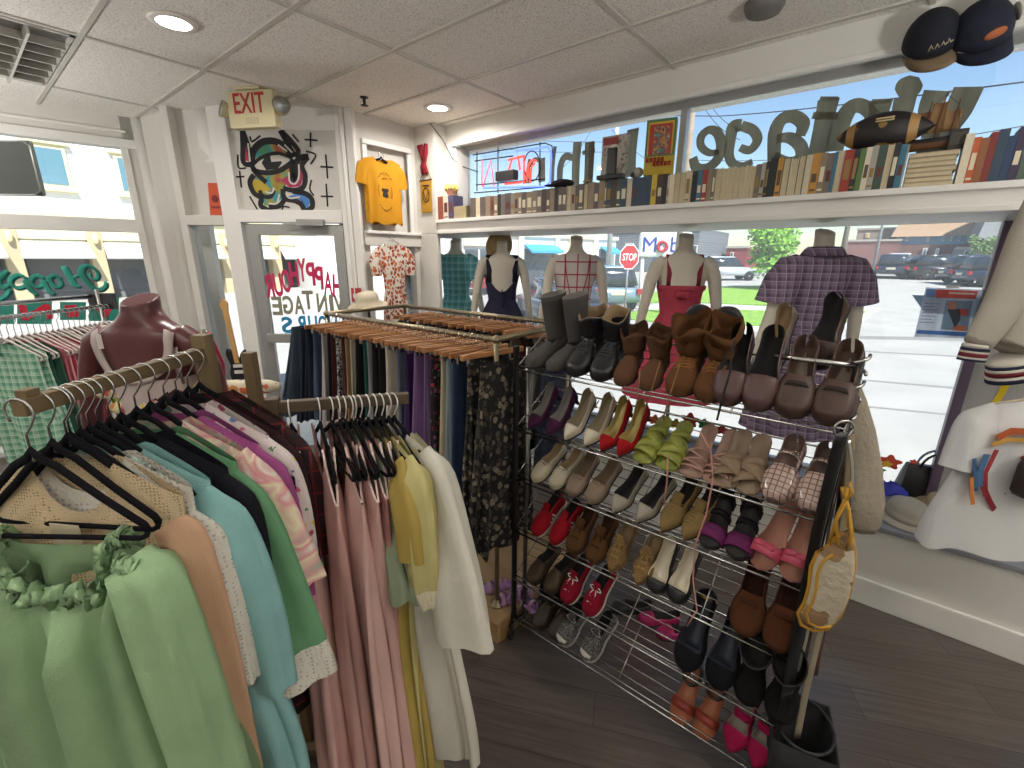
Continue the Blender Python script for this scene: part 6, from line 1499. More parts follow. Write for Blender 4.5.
# caps on the header
def cap(px, py, label, col, brim, rot, patch, text_=None):
    q = at(px, py, 1, WY-.035); t = thing('baseball_cap', label, 'cap', q, 0); t.rotation_euler = rot; t.scale = (1.12, 1.12, 1.12)
    cm_ = mat(col, .85, bump=.2, bscale=300)
    mb = MB(); rings = []
    for k in range(9):
        e = pi/2*k/8; rings.append([(.088*cos(e)*cos(a), .10*cos(e)*sin(a)*1.02, .115*sin(e)**.9) for a in (2*pi*j/26 for j in range(26))])
    mb.loft(rings, True, (False, True)); mb.build('crown', cm_, t, solid=.003)
    mb = MB(); rings = []
    for f in (0, .35, .7, 1):
        rings.append([(.088*(1-.10*f)*cos(a)*(1-.02*f), -.085-(.075*f)*sin(a)**.7+(.0)+.085*(1-sin(a)), .0-.018*f-.03*cos(a)**2*(.4+f*.6)) for a in (pi*(.03+.94*k/16) for k in range(17))])
    mb.loft(rings, False); mb.build('brim', mat(brim, .85), t, solid=.004)
    MB().ball((0, 0, .113), (.008, .008, .005), 8, 5).build('button', cm_, t)
    if patch:
        mb = MB(); mb.ball((0, -.088, .045), (.034, .012, .02), 14, 8); mb.build('front_patch', mat(patch, .8), t)
    return t
t = cap(930, 42, 'navy baseball cap with tan brim and script patch above the window', '#161a26', '#7c6a52', (math.radians(50), math.radians(-16), math.radians(14)), None)
mb = MB()
for k in range(4): mb.tube([(-.034+.018*k, -.097+.003*abs(k-1.5), .030), (-.028+.018*k, -.096+.003*abs(k-1.5), .050), (-.022+.018*k, -.098+.003*abs(k-1.5), .034), (-.016+.018*k, -.097+.003*abs(k-1.5), .040)], .003, 6)
mb.build('script_patch', mat('#b9ac90', .8), t)
t = cap(980, 34, 'all navy baseball cap with orange patch and white round sticker above the window', '#171c30', '#171c30', (math.radians(50), math.radians(-22), math.radians(16)), '#a8603a')
MB().lathe([(.001, 0), (.03, 0), (.03, .003), (.001, .004)], 20, M=Matrix.Translation((.082, -.03, .05)) @ Matrix.Rotation(pi/2, 4, 'Y')).build('sticker', mat('#c9c4b8', .6), t)
# painted shop name on the upper glass, read from the street (mirrored from inside)
def trans_paint(col, tr=.5):
    m = bpy.data.materials.new('glass_paint'); m.use_nodes = True; N = NT(m); b = N.n['Principled BSDF']; b.inputs['Roughness'].default_value = .7
    nz = N.new('ShaderNodeTexNoise', {'Vector': N.coord((14, 14, 3)), 'Scale': 1, 'Detail': 3}); h = N.new('ShaderNodeHueSaturation', {'Value': N.new('ShaderNodeMapRange', {0: nz.outputs[0], 1: .3, 2: .7, 3: .75, 4: 1.25}).outputs[0], 'Color': lin(col)})
    N.link(h.outputs[0], b.inputs['Base Color']); t_ = N.new('ShaderNodeBsdfTranslucent'); N.link(h.outputs[0], t_.inputs[0])
    mx = N.new('ShaderNodeMixShader', {0: tr, 1: b.outputs[0], 2: t_.outputs[0]}); N.link(mx.outputs[0], N.n['Material Output'].inputs[0]); return m
PAINT = trans_paint('#8e8b7b', .65); EDGE = trans_paint('#3f6660')
def catmull(P, n=6):
    Q = []
    for i in range(len(P)-1):
        p0, p1, p2, p3 = P[max(i-1, 0)], P[i], P[i+1], P[min(i+2, len(P)-1)]
        for k in range(n):
            u = k/n; Q.append(.5*((2*p1)+(p2-p0)*u+(2*p0-5*p1+4*p2-p3)*u*u+(3*p1-p0-3*p2+p3)*u**3))
    return Q+[P[-1]]
def paint_stroke(mb, P, wd, nrm, th=.0012, off=0):
    """flat brush stroke through world points P (list), width list wd in metres, lying on a pane with normal nrm"""
    Q = catmull(P) if len(P) > 2 else [P[0].lerp(P[1], k/6) for k in range(7)]; rings = []; nrm = V(nrm)
    for i, p in enumerate(Q):
        f = i/(len(Q)-1)*(len(wd)-1); k = min(int(f), len(wd)-2); s_ = lerp(wd[k], wd[k+1], f-k)/2
        tg = (Q[min(i+1, len(Q)-1)]-Q[max(i-1, 0)]).normalized(); sd = tg.cross(nrm).normalized()*s_
        a = p+nrm*off; rings.append([a-sd, a+sd])
    mb.loft(rings, False, smooth=False)
def painted(label, letters, conv, nrm, m, e=None, name='window_lettering', shadow=None, ws=1.0):
    t = thing(name, label, 'lettering', (0, 0, 0)); z = 0
    for strokes in letters:
        mb, me_ = MB(), MB()
        for pts, wd in strokes:
            P = []; k = 1
            for x, y in pts: p, k = conv(x, y); P.append(p)
            wd = [w*k*ws for w in wd]; z += .00012
            paint_stroke(mb, P, wd, nrm, off=.0014+z)
            if e: paint_stroke(me_, [p+(V(shadow) if shadow else V((0, 0, 0))) for p in P], [w+(.0 if shadow else .010) for w in wd], nrm, .001, off=z*.5)
        o = mb.build('letter', m, t)
        if e: me_.build('letter_edge', e, o)
    return t
def cvA(ox, oy, sc):
    def f(x, y):
        px, py = ox+x/sc, oy+y/sc; p = at(px, py, 1, UY-.004); return p, (p-CP).dot(CF)/FPX/sc*1.0
    return f
c6, c7, c3, c4 = cvA(640, 80, 4), cvA(820, 0, 5.02), cvA(465, 130, 7.314), cvA(590, 110, 9.6)
GN = (0, -1, 0)
painted('mirrored grey painted shop word with a dotted letter on the right upper glass', [
  [([(212, 310), (225, 350), (268, 352), (308, 320), (326, 265), (310, 212), (275, 200), (245, 228), (246, 268), (280, 292), (318, 285)], [34, 40, 36, 40, 42, 36, 30, 34, 30, 26, 20])],
  [([(405, 182), (372, 190), (362, 245), (356, 300), (372, 335), (410, 345), (450, 325)], [44, 50, 40, 38, 34, 30, 22]), ([(405, 182), (450, 200), (470, 240), (440, 280), (400, 270)], [34, 36, 36, 32, 26])],
  [([(640, 225), (652, 175), (612, 146), (566, 160), (540, 215), (536, 330)], [34, 46, 44, 48, 50, 46]), ([(545, 235), (600, 232), (644, 268), (640, 315), (590, 330), (536, 305)], [30, 40, 44, 44, 40, 34])],
  [([(755, 76), (728, 200), (700, 322)], [72, 62, 60]), ([(690, 142), (792, 144)], [26, 26]), ([(720, 74), (792, 74)], [14, 14])]], c6, GN, PAINT)
t_ = painted('mirrored grey painted letters with a round dot behind the football and the model ship', [
  [([(70, 760), (100, 640), (150, 545), (215, 535), (262, 590), (255, 690)], [80, 84, 76, 60, 52, 50]), ([(305, 505), (290, 600), (250, 740)], [100, 70, 60]), ([(258, 510), (352, 506)], [20, 20])],
  [([(428, 490), (405, 590), (370, 700)], [88, 84, 80]), ([(398, 402), (412, 414), (445, 438), (478, 462), (492, 474)], [10, 70, 98, 70, 10])],
  [([(590, 455), (545, 560), (560, 700)], [110, 80, 60]), ([(748, 436), (690, 560), (610, 690), (640, 760)], [112, 110, 96, 70])]], c7, GN, PAINT)
painted('mirrored grey painted shop word behind the neon sign on the left upper glass', [
  [([(462, 390), (470, 290), (485, 215)], [60, 56, 50]), ([(562, 380), (562, 205)], [62, 60]), ([(470, 240), (520, 215), (562, 235)], [24, 30, 26])],
  [([(640, 420), (645, 260), (660, 120)], [30, 28, 30])],
  [([(692, 400), (700, 265), (735, 195), (790, 205)], [52, 56, 52, 44]), ([(825, 86), (812, 250), (808, 430)], [72, 66, 64])],
  [([(912, 86), (908, 250), (900, 410)], [76, 72, 70]), ([(860, 168), (952, 150)], [30, 30])]], c3, GN, PAINT)
painted('tall mirrored grey painted letter between the card box and the toy box', [
  [([(420, 190), (398, 420), (392, 640)], [104, 98, 100]), ([(358, 208), (470, 182)], [26, 26])],
  [([(20, 310), (14, 500), (0, 720)], [60, 56, 56])]], c4, GN, PAINT)
# neon sign hung in the upper window
NY = UY-.05
def n3(px, py): p = at(px, py, 1, NY); return (p.x, NY, p.z)
t = thing('neon_sign', 'neon sign with red mirrored letters and blue border hung in the upper window', 'sign', (0, 0, 0))
BT = mat('#151417', .4); RED = mat('#e2463c', .4, emit=1.5); BLU = mat('#4a62ff', .4, emit=2.2); PNK = mat('#d8557a', .4, emit=.8)
for nm, pts in (('frame_bar', ((477, 191), (477, 152))), ('frame_bar', ((498, 193), (498, 147))), ('frame_bar', ((540, 186), (540, 142))), ('frame_bar', ((474, 193), (545, 187))), ('frame_bar', ((475, 161), (513, 156))), ('frame_bar', ((476, 185), (545, 179))), ('frame_bar', ((473, 155), (545, 143), (552, 146), (553, 158)))):
    MB().tube([n3(*p) for p in pts], .005, 6).build(nm, BT, t)
bx = MB(); a, b = n3(499, 182), n3(517, 170); bx.box(a[0], b[0], NY-.05, NY+.02, a[2], b[2]); bx.build('transformer', BT, t, bevel=.004)
for pts in (((483, 188), (545, 186.5), (550, 182), (551, 152), (548, 147), (516, 151)),): MB().tube([n3(*p) for p in pts], .008, 8).build('blue_tube', BLU, t)
for pts in (((482, 186), (482, 160)), ((483, 187), (491, 160), (494, 186)),): MB().tube([n3(*p) for p in pts], .006, 6).build('red_tube', PNK, t)
for pts in (((508, 160), (524, 156)), ((509, 170), (512, 158)), ((520, 170), (518, 156)), ((524, 184), (524, 155)), ((505, 184), (522, 182)), ((527, 182), (528, 166), (532, 160), (536, 161)), ((530, 183), (531, 168), (535, 163))): MB().tube([n3(*p) for p in pts], .009, 6).build('red_tube', RED, t)
MB().tube([n3(532+8*cos(k*pi/12), 166+15*sin(k*pi/12)) for k in range(24)], .005, 6, closed=True).build('dark_tube', BT, t)
for px in (499, 517): 
    a = n3(px, 153); MB().tube([a, (a[0], NY, 2.965)], .0022, 5).build('hanging_chain', CHROME, t)
t = thing('power_cord', 'dark cord running from the ceiling corner down to the neon sign', 'cord', (0, 0, 0))
MB().tube([(XL-.02, 2.93, HC-.01), at(443, 140, 1, 3.0), at(452, 158, 1, 3.05), at(461, 166, 1, WY+.1), at(478, 172, 1, NY)], .004, 6).build('cable', mat('#2a282a', .6), t)
# EXIT sign with emergency lamps
e0 = at(251, 88, 2, HC); 
t = thing('exit_sign', 'beige exit sign with red letters and two emergency lamps hanging from the ceiling', 'sign', (e0.x, e0.y, HC), YAW-.18)
dep = (V((e0.x, e0.y, 0))).dot(FH); k_ = dep/FPX
w = .37; h = .243
BEI = mat('#c3b894', .5)
MB().box(-w/2, w/2, -.035, .035, -h-.015, -.02).build('housing', BEI, t, bevel=.012)
MB().box(-.10, .10, -.05, .05, -.02, 0).build('canopy', BEI, t, bevel=.004)
text('EXIT', 'lettering', mat('#a8202a', .5), t, w*.66, h*.52, (-.005, -.0365, -h*.42), (pi/2, 0, 0), off=.006)
MB().box(-.05, .05, -.038, -.034, -h+.01, -h+.05).build('test_panel', mat('#b3a98c', .5), t, bevel=.002)
for s in (-1, 1):
    M = Matrix.Translation((s*(w/2+.05), -.02, -.125)) @ Matrix.Rotation(math.radians(35*s), 4, 'Z') @ Matrix.Rotation(math.radians(75), 4, 'X')
    o = MB().lathe([(.02, -.07), (.045, -.045), (.056, 0), (.058, .012)], 20, M=M, caps=(True, False)).tube([(s*(w/2-.01), 0, -.13), (s*(w/2+.04), -.0, -.125)], .012, 8).build('lamp_head', BEI, t)
    MB().lathe([(.001, .004), (.03, .006), (.054, .010)], 20, M=M).build('lens', mat('#d9dcda', .1, spec=.9), o)
# sprinkler, ceiling speaker, troffer
q = at(364, 97, 2, HC); t = thing('sprinkler', 'small dark sprinkler head on the ceiling above the yellow shirt', 'sprinkler', q)
MB().lathe([(.03, 0), (.03, -.006), (.012, -.01), (.010, -.05), (.001, -.05)], 14).build('stem', mat('#3a3836', .4, .6), t)
MB().lathe([(.001, -.056), (.028, -.058), (.028, -.054), (.001, -.05)], 14).build('deflector', mat('#3a3836', .4, .6), t)
q = at(765, 2, 2, HC); t = thing('smoke_detector', 'round grey smoke detector at the top edge of the ceiling', 'detector', q)
MB().lathe([(.085, 0), (.085, -.02), (.07, -.045), (.001, -.05)], 28).build('cover', mat('#6f6c68', .6), t)
x1 = -3.575-.02; x0 = x1-1.12; y1 = .714-.02; y0 = y1-.535
t = thing('ceiling_troffer', 'recessed louvred light fixture in the ceiling at upper left', 'ceiling light', (0, 0, 0))
ev = MB().box(x0, x1, y0, y0+.02, HC-.012, HC+.004).box(x0, x1, y1-.02, y1, HC-.012, HC+.004).box(x0, x0+.02, y0, y1, HC-.012, HC+.004).box(x1-.02, x1, y0, y1, HC-.012, HC+.004); ev.build('frame', GRID, t)
MB().box(x0+.02, x1-.02, y0+.02, y1-.02, HC-.004, HC-.001).build('reflector', mat('#4d4b48', .3, .5), t)
for k in range(1, 3): MB().box(x0+.02, x1-.02, y0+k*.178-.006, y0+k*.178+.006, HC-.05, HC-.003).build('louvre', mat('#bdb8ae', .3, .5), t)
for k in range(1, 7): MB().box(x0+k*.16-.005, x0+k*.16+.005, y0+.02, y1-.02, HC-.045, HC-.003).build('louvre', mat('#bdb8ae', .3, .5), t)
# mural painted on the panel above the door
t = thing('mural', 'painted one eyed creature mural in black and bright colours above the door', 'painting', (0, 0, 0))
def mp(px, py, o=-.008): u, z = dpx(px, py, o); p = dl(u, o); return V((p.x, p.y, z))
def zz(x, y): return 222+x*120/922, 120+y*100/768      # from the enlarged view to photo pixels
INK = mat('#17161a', .7)
def fillp(pts, m, o, name):
    P = [mp(*zz(*p), -.010+o) for p in pts]; c = sum(P, V())/len(P)
    mb = MB(); n = len(P); Q = [p+DN*.001 for p in P]
    mb.add([tuple(p) for p in P+Q]+[tuple(c+DN*.001)], [(i, (i+1) % n, n+(i+1) % n, n+i) for i in range(n)]+[(n+i, n+(i+1) % n, 2*n) for i in range(n)], 0, False); return mb.build(name, m, t)
def strk(pts, wd, m=None, o=.002, name='ink_line', closed=False):
    P = [mp(*zz(*p), -.010+o) for p in pts]; Q = []
    for i in range(len(P)-1):
        p0, p1, p2, p3 = P[max(i-1, 0)], P[i], P[i+1], P[min(i+2, len(P)-1)]
        for k in range(5):
            u = k/5; Q.append(.5*((2*p1)+(p2-p0)*u+(2*p0-5*p1+4*p2-p3)*u*u+(3*p1-p0-3*p2+p3)*u**3))
    Q.append(P[-1]); s = wd*(120/922)*.0115
    MB().tube(Q, s/2, 8, flat=.12, up=DN.cross(V((0, 0, 1)))*0+V((0, 0, 1))).build(name, m or INK, t) if False else ribbon(Q, s, m or INK, name)
def ribbon(Q, s, m, name):
    mb = MB(); rings = []
    for i, p in enumerate(Q):
        tg = (Q[min(i+1, len(Q)-1)]-Q[max(i-1, 0)]).normalized(); sd = tg.cross(DN).normalized()*s/2
        rings.append([p-sd, p+sd, p+sd+DN*.0012, p-sd+DN*.0012])
    mb.loft(rings, True, smooth=False); mb.build(name, m, t)
MIX = mat('#5f8f86', .8, pat=('blotch', ['#4f8f6a', '#3f8f9f', '#9a9a3a', '#a84a4a', '#4a8f8a', '#8a5a4a'], 5))
fillp([(245, 300), (270, 220), (340, 180), (420, 190), (500, 250), (480, 280), (360, 255)], MIX, 0, 'paint_fill')
fillp([(260, 400), (330, 415), (450, 395), (530, 360), (560, 420), (470, 520), (465, 600), (400, 650), (330, 660), (290, 580), (230, 500)], MIX, 0, 'paint_fill')
fillp([(245, 450), (330, 480), (380, 540), (300, 560), (265, 570), (225, 500)], mat('#b8a03a', .8), .0006, 'paint_fill')
fillp([(450, 460), (520, 420), (545, 470), (590, 400), (600, 330), (625, 440), (600, 510), (520, 520)], mat('#a83a5e', .8), .0006, 'paint_fill')
fillp([(500, 590), (560, 570), (640, 575), (680, 630), (650, 690), (620, 620), (560, 600)], mat('#4a7fc0', .8), .0006, 'paint_fill')
fillp([(165, 150), (215, 320), (170, 310)], mat('#b04058', .8), .0006, 'paint_fill')
fillp([(475, 130), (570, 245), (530, 250)], mat('#b8a03a', .8), .0006, 'paint_fill')
fillp([(245, 355), (330, 290), (440, 265), (530, 295), (470, 360), (370, 385), (290, 385)], mat('#c9c5bd', .7), .0010, 'paint_fill')
fillp([(305, 330), (330, 285), (440, 265), (460, 330), (430, 375), (340, 385)], INK, .0016, 'paint_fill')
fillp([(370, 275), (445, 268), (455, 315), (380, 322)], mat('#c9c5bd', .7), .0022, 'paint_fill')
for pts, wd in (([(155, 80), (160, 200), (165, 325), (225, 330), (200, 200), (160, 85)], 26), ([(445, 80), (510, 190), (555, 265), (585, 235), (520, 150), (450, 80)], 26), ([(230, 320), (240, 240), (300, 175), (380, 160), (450, 180), (500, 225), (540, 290)], 34), ([(230, 350), (300, 290), (420, 255), (540, 290)], 18), ([(225, 340), (260, 390), (350, 405), (450, 385), (545, 320)], 26), ([(235, 370), (265, 410), (340, 480)], 26), ([(245, 420), (215, 480), (245, 560), (300, 600), (300, 660), (380, 705)], 28), ([(290, 540), (310, 580), (370, 590), (400, 540)], 22), ([(545, 300), (540, 380), (550, 450), (575, 330), (600, 290), (665, 280)], 30), ([(660, 285), (615, 350), (640, 430), (620, 520), (540, 540), (470, 520)], 26), ([(470, 530), (480, 600), (560, 620), (610, 650), (640, 700), (690, 670), (690, 610), (640, 565), (540, 545)], 28), ([(360, 670), (440, 660), (480, 610)], 26), ([(535, 400), (548, 460), (570, 400)], 34)): strk(pts, wd)
for pts in ([(215, 125), (232, 165), (295, 120)], [(540, 110), (590, 168)], [(680, 95), (680, 210)], [(635, 150), (735, 157)], [(645, 240), (720, 268), (680, 340)], [(797, 265), (812, 450)], [(755, 358), (855, 364)], [(800, 490), (812, 665)], [(760, 586), (855, 588)], [(122, 265), (128, 365), (185, 368)], [(135, 390), (150, 520)], [(98, 437), (172, 434)], [(212, 585), (280, 700)], [(688, 460), (675, 530), (705, 580)], [(460, 690), (475, 665), (520, 672)]): strk(pts, 9)
for pts in ([(200, 180), (215, 320)], [(480, 190), (540, 250)], [(430, 190), (500, 240)], [(515, 400), (520, 470), (560, 490), (590, 440), (590, 340)], [(400, 520), (380, 560), (330, 550)], [(440, 570), (420, 640), (360, 640)], [(490, 560), (520, 600), (600, 590)]): strk(pts, 9, mat('#d0ccc4', .7), .003, 'white_highlight')
# orange notice beside the door and the red notice on the right jamb
def on_wall(name, label, cat, p0, p1, p2, p3, m, n, extra=None):
    P = [V(p) for p in (p0, p1, p2, p3)]; nn = V(n).normalized()
    mb = MB().loft([[tuple(p) for p in P], [tuple(p+nn*.003) for p in P]], True, smooth=False)
    t = thing(name, label, cat, (0, 0, 0)); mb.build('sheet', m, t); return t, P, nn
def sq(px0, py0, px1, py1, slant=0, o=-.06):
    return [mp(px0, py0, o), mp(px1, py0, o), mp(px1+slant, py1, o), mp(px0+slant, py1, o)]
P = sq(208, 183, 221, 222, 3, -.085); t, P, nn = on_wall('poster', 'orange poster with a small dark emblem left of the door', 'poster', *P, mat('#d05a3a', .7), DN)
c = sum(P, V())/4; MB().ball((0, 0, 0), (.03, .004, .03), 12, 6).build('emblem', mat('#7a2f2a', .7), t, loc=c+V((0, 0, .03))+DN*.006, rot=(0, 0, YAW))
MB().box(-.045, .045, -.002, .002, -.01, .006).build('caption_bar', mat('#8a3a30', .7), t, loc=c-V((0, 0, .035))+DN*.006, rot=(0, 0, YAW))
P = sq(351, 288, 361, 302, 1, .035); t, P, nn = on_wall('notice', 'small red notice with white panel on the door jamb', 'notice', *P, mat('#a8323a', .6), DN)
c = sum(P, V())/4; MB().box(-.028, .028, -.002, .002, -.028, .012).build('white_panel', mat('#d9d2cc', .6), t, loc=c+DN*.005, rot=(0, 0, YAW))
# door lettering (mirrored from inside)
def dtext(label, rows_):
    t = thing('door_lettering', label, 'lettering', (0, 0, 0))
    for ch, px, py, w, h, m, r_ in rows_:
        p = mp(px, py, -.020); k = (p-CP).dot(CF)/FPX
        text(ch, 'letter', m, t, w*k, h*k*1.03, p, (pi/2, r_, math.atan2(DD.y, DD.x)), off=.03, mirror=True, thick=.001)
PKM = mat('#c8285e', .6); GRM = mat('#8f8c78', .7); BLM = mat('#2f8fc0', .6)
arc = [('H', 337, 286), ('A', 328, 283), ('P', 319, 278), ('P', 310.5, 274), ('Y', 302, 270), ('H', 294, 274), ('O', 286, 281), ('U', 278, 285), ('R', 269, 286)]
dtext('pink arched mirrored greeting painted on the door glass', [(c, x, y, 8.6, 22, PKM, .02*(x-302)/8) for c, x, y in arc])
dtext('grey mirrored word painted below the pink letters on the door glass', [(c, x, y, w, 18, GRM, 0) for c, x, y, w in (('V', 339, 304, 10), ('I', 331.5, 304, 4), ('N', 322, 303, 10), ('T', 308, 300, 11), ('A', 299, 305, 10), ('G', 288, 305, 10), ('E', 277, 306, 10))])
dtext('blue mirrored word painted lowest on the door glass', [(c, x, y, w, 16, BLM, 0) for c, x, y, w in (('H', 333, 324, 9), ('O', 323, 324, 9), ('U', 313, 324, 9), ('R', 301, 324, 10), ('S', 287, 325, 11))])
# left window lettering
def lp(px, py, o=-.045): p = atp(px, py, LWB+LN*o, LN); return p
def ltext(label, rows_, shear=0):
    t = thing('window_lettering', label, 'lettering', (0, 0, 0)); ang = math.atan2(LWD.y, LWD.x)
    for ch, px, py, w, h, m, m2 in rows_:
        p = lp(px, py); k = (p-CP).dot(CF)/FPX
        for q, mm_, o in ((p, m, .0), (p-V((0, 0, .012))+LWD*.01-LN*.004, m2, .0)):
            if not mm_: continue
            ob = text(ch, 'letter', mm_, t, w*k*1.1, h*k, q, (pi/2, 0, ang), off=.04, mirror=True, thick=.0012)
            for v in ob.data.vertices: v.co.x -= v.co.y*shear
    return t
TL = trans_paint('#4fc0aa', .5); TLD = trans_paint('#1d5a55', .5); RDL = mat('#c8203c', .6)
def cvL(x, y):
    p = lp(x/7.314, 250+y/7.314); return p, (p-CP).dot(CF)/FPX/7.314
painted('teal mirrored cursive greeting painted on the left window', [
  [([(770, 228), (768, 262), (725, 288), (665, 262), (612, 205), (590, 150), (625, 112), (680, 128), (715, 175), (700, 212), (662, 200), (652, 165)], [20, 26, 34, 40, 44, 44, 32, 26, 22, 20, 18, 14]), ([(462, 118), (500, 180), (540, 250), (585, 262)], [42, 44, 42, 20]), ([(520, 205), (560, 185), (600, 180)], [16, 16, 14])],
  [([(440, 205), (395, 182), (362, 205), (380, 250), (420, 268), (445, 240), (420, 195)], [26, 28, 28, 28, 26, 24, 20]), ([(340, 190), (375, 250), (400, 275)], [26, 26, 20])],
  [([(315, 205), (270, 185), (228, 205), (225, 240), (265, 268), (310, 250), (318, 215)], [26, 30, 30, 28, 28, 26, 24]), ([(310, 220), (350, 290), (392, 322)], [36, 36, 26])],
  [([(190, 205), (135, 180), (80, 205), (75, 245), (125, 275), (185, 255), (190, 210)], [26, 30, 32, 30, 28, 26, 24]), ([(180, 220), (220, 290), (268, 325)], [36, 36, 26])],
  [([(55, 150), (20, 175), (-20, 230), (20, 270), (60, 250)], [26, 36, 40, 36, 24]), ([(70, 285), (40, 330), (-20, 370)], [24, 26, 20])]], cvL, LN, TL, TLD, shadow=(0, .012, -.014), ws=.78)
t = ltext('red mirrored capital letters on teal squares low on the left window', [('V', 104, 309, 20, 17, RDL, None), ('I', 72, 311, 8, 12, RDL, None), ('N', 36, 312, 20, 15, RDL, None)])
for px0, px1, py0, py1 in ((89, 119, 297, 321), (60, 86, 302, 320), (17, 52, 300, 324), (-20, 14, 304, 324)):
    P = [lp(px0, py0, -.050), lp(px1, py0, -.050), lp(px1, py1, -.050), lp(px0, py1, -.050)]
    MB().loft([[tuple(p) for p in P], [tuple(p+LN*.001) for p in P]], True, smooth=False).build('teal_square', mat('#2f8f80', .6), t)
P = [lp(-10, 304, -.056), lp(30, 288, -.056), lp(28, 297, -.056), lp(-10, 312, -.056)]
# dark rounded object at the left edge
P = [lp(-20, 140, .02), lp(36, 141, .02), lp(43, 194, .02), lp(-20, 193, .02)]
t = thing('hanging_sign', 'dark grey rounded panel hanging at the left edge in front of the window', 'sign', atd(5, 168, 2.6), YAW)
k_ = 2.2/FPX
MB().box(-60*k_, 36*k_, -.012, .012, -28*k_, 27*k_).build('panel', mat('#4c5350', .35), t, bevel=.03)
MB().tube([(36*k_*q, -.013, 27*k_*r) for q, r in ((-1.6, -1), (.8, -1), (.97, -.85), (.97, .8), (.8, .97), (-1.6, .97))], .004, 6).build('rim', mat('#9a9c98', .4, .5), t)
MB().tube([(-20*k_, 0, 27*k_), (-20*k_, 0, HC-t.location.z)], .006, 6).build('hanging_rod', STEEL, t)
# yellow t-shirt on the wall, red item, pennant
t = thing('t_shirt', 'golden yellow t-shirt with dark printed emblem on the wall right of the door', 'shirt', (0, 0, 0)); 
sp = at(381, 158, 0, TX+.05); t.location = sp; t.rotation_euler = (0, 0, math.radians(90))
YM = fab('#c48a1e', var=.04)
wS = (at(400, 200, 0, TX+.05).y-at(363, 200, 0, TX+.05).y)/2
mb = MB(); cloth(mb, sh=wS*.84, nw=.065, zt=-.0, slope=.32, L=.53, prof=[(0, wS*1.02), (.2, wS*.95), (1, wS*.95)], dep=.02, hemd=.03, nf=.05, nb=.01, seed=3, amp=.008); mb.build('body', YM, t)
for s in (-1, 1): mb = MB(); sleeve(mb, s, [(wS*.64, 0, -.09), (wS*.86, 0, -.11), (wS*.98, 0, -.17), (wS*1.02, 0, -.23)], [(0, .07), (1, .075)], [(0, .018), (1, .02)], seed=s+4); mb.build('sleeve', YM, t)
MB().box(-.026, .026, -.034, -.028, -.31, -.285).box(-.032, .032, -.034, -.028, -.268, -.245).box(-.02, .02, -.034, -.028, -.285, -.268).build('emblem', mat('#2a2420', .8), t)
mb = MB()
for z, r_, a0, a1 in ((-.27, .15, .75, 2.4), (-.27, .15, 3.9, 5.5), (-.27, .11, 1.2, 1.9), (-.27, .11, 2.7, 3.6), (-.27, .11, 5.8, 6.7)):
    for q in range(6): mb.tube([(r_*.62*cos(lerp(a0, a1, (q+k*.3)/6)), -.034, z+r_*sin(lerp(a0, a1, (q+k*.3)/6))) for k in range(3)], .0032, 6)
mb.build('printed_arc', mat('#5a3a18', .8), t)
h_ = thing('clothes_hanger', 'black hanger of the yellow t-shirt on the wall', 'hanger', (TX+.05, sp.y, sp.z+.045), math.radians(90)); velvet_hanger_parts(h_, .06, wS*.8, .07, bar=False)
for px, c, lb in ((365, '#4f7f86', 'small toy figure in blue trousers at the left of the yellow shirt'), (407, '#a8322c', 'small toy figure in red at the right of the yellow shirt')): pass
MB().tube([(0, 0, 0), (0, 0, .01)], .003, 6)
t = thing('red_scarf', 'small knotted red cloth hung on the pillar above the pennant', 'scarf', at(424, 160, 1, 2.93)); t.location.y = 2.935
RM = fab('#8a2430')
for s in (-1, 1): MB().loft([[(s*(x+.0), -.012-.012*sin(k*2.+x*90), z) for x in (-.028*q, -.014*q, 0, .014*q, .03*q)] for k, (z, q) in enumerate(((.13, 1.0), (.06, .8), (.0, .45), (-.05, .9), (-.12, 1.3)))], False, M=Matrix.Translation((s*.014, 0, 0)) @ Matrix.Rotation(s*.22, 4, 'Y')).build('fold', RM, t, solid=.012)
a, b = at(420, 181, 1, 2.93), at(432, 212, 1, 2.93)
t = thing('pennant', 'yellow hanging pennant with dark emblem on the pillar', 'banner', ((a.x+b.x)/2, 2.936, a.z)); w = b.x-a.x; h = a.z-b.z
MB().box(-w/2, w/2, -.004, 0, -h, 0).build('cloth', mat('#b98a2a', .9), t); MB().tube([(-w/2-.012, -.004, 0), (w/2+.012, -.004, 0)], .005, 8).build('dowel', mat('#4a3420', .6), t)
MB().tube([(-w/2, -.004, 0), (0, -.004, .13), (w/2, -.004, 0)], .0025, 6).build('string', mat('#3a3230', .8), t)
mb = MB(); mb.tube([(w*.3*cos(k*pi/10), -.006, -h*.45+h*.22*sin(k*pi/10)-.0) for k in range(20)], .005, 6, closed=True); mb.tube([(-w*.3, -.006, -h*.15), (w*.3, -.006, -h*.17)], .005, 6); mb.tube([(-w*.25, -.006, -h*.35), (0, -.006, -h*.6), (w*.25, -.006, -h*.35)], .004, 6); mb.build('emblem', mat('#4a3420', .8), t)
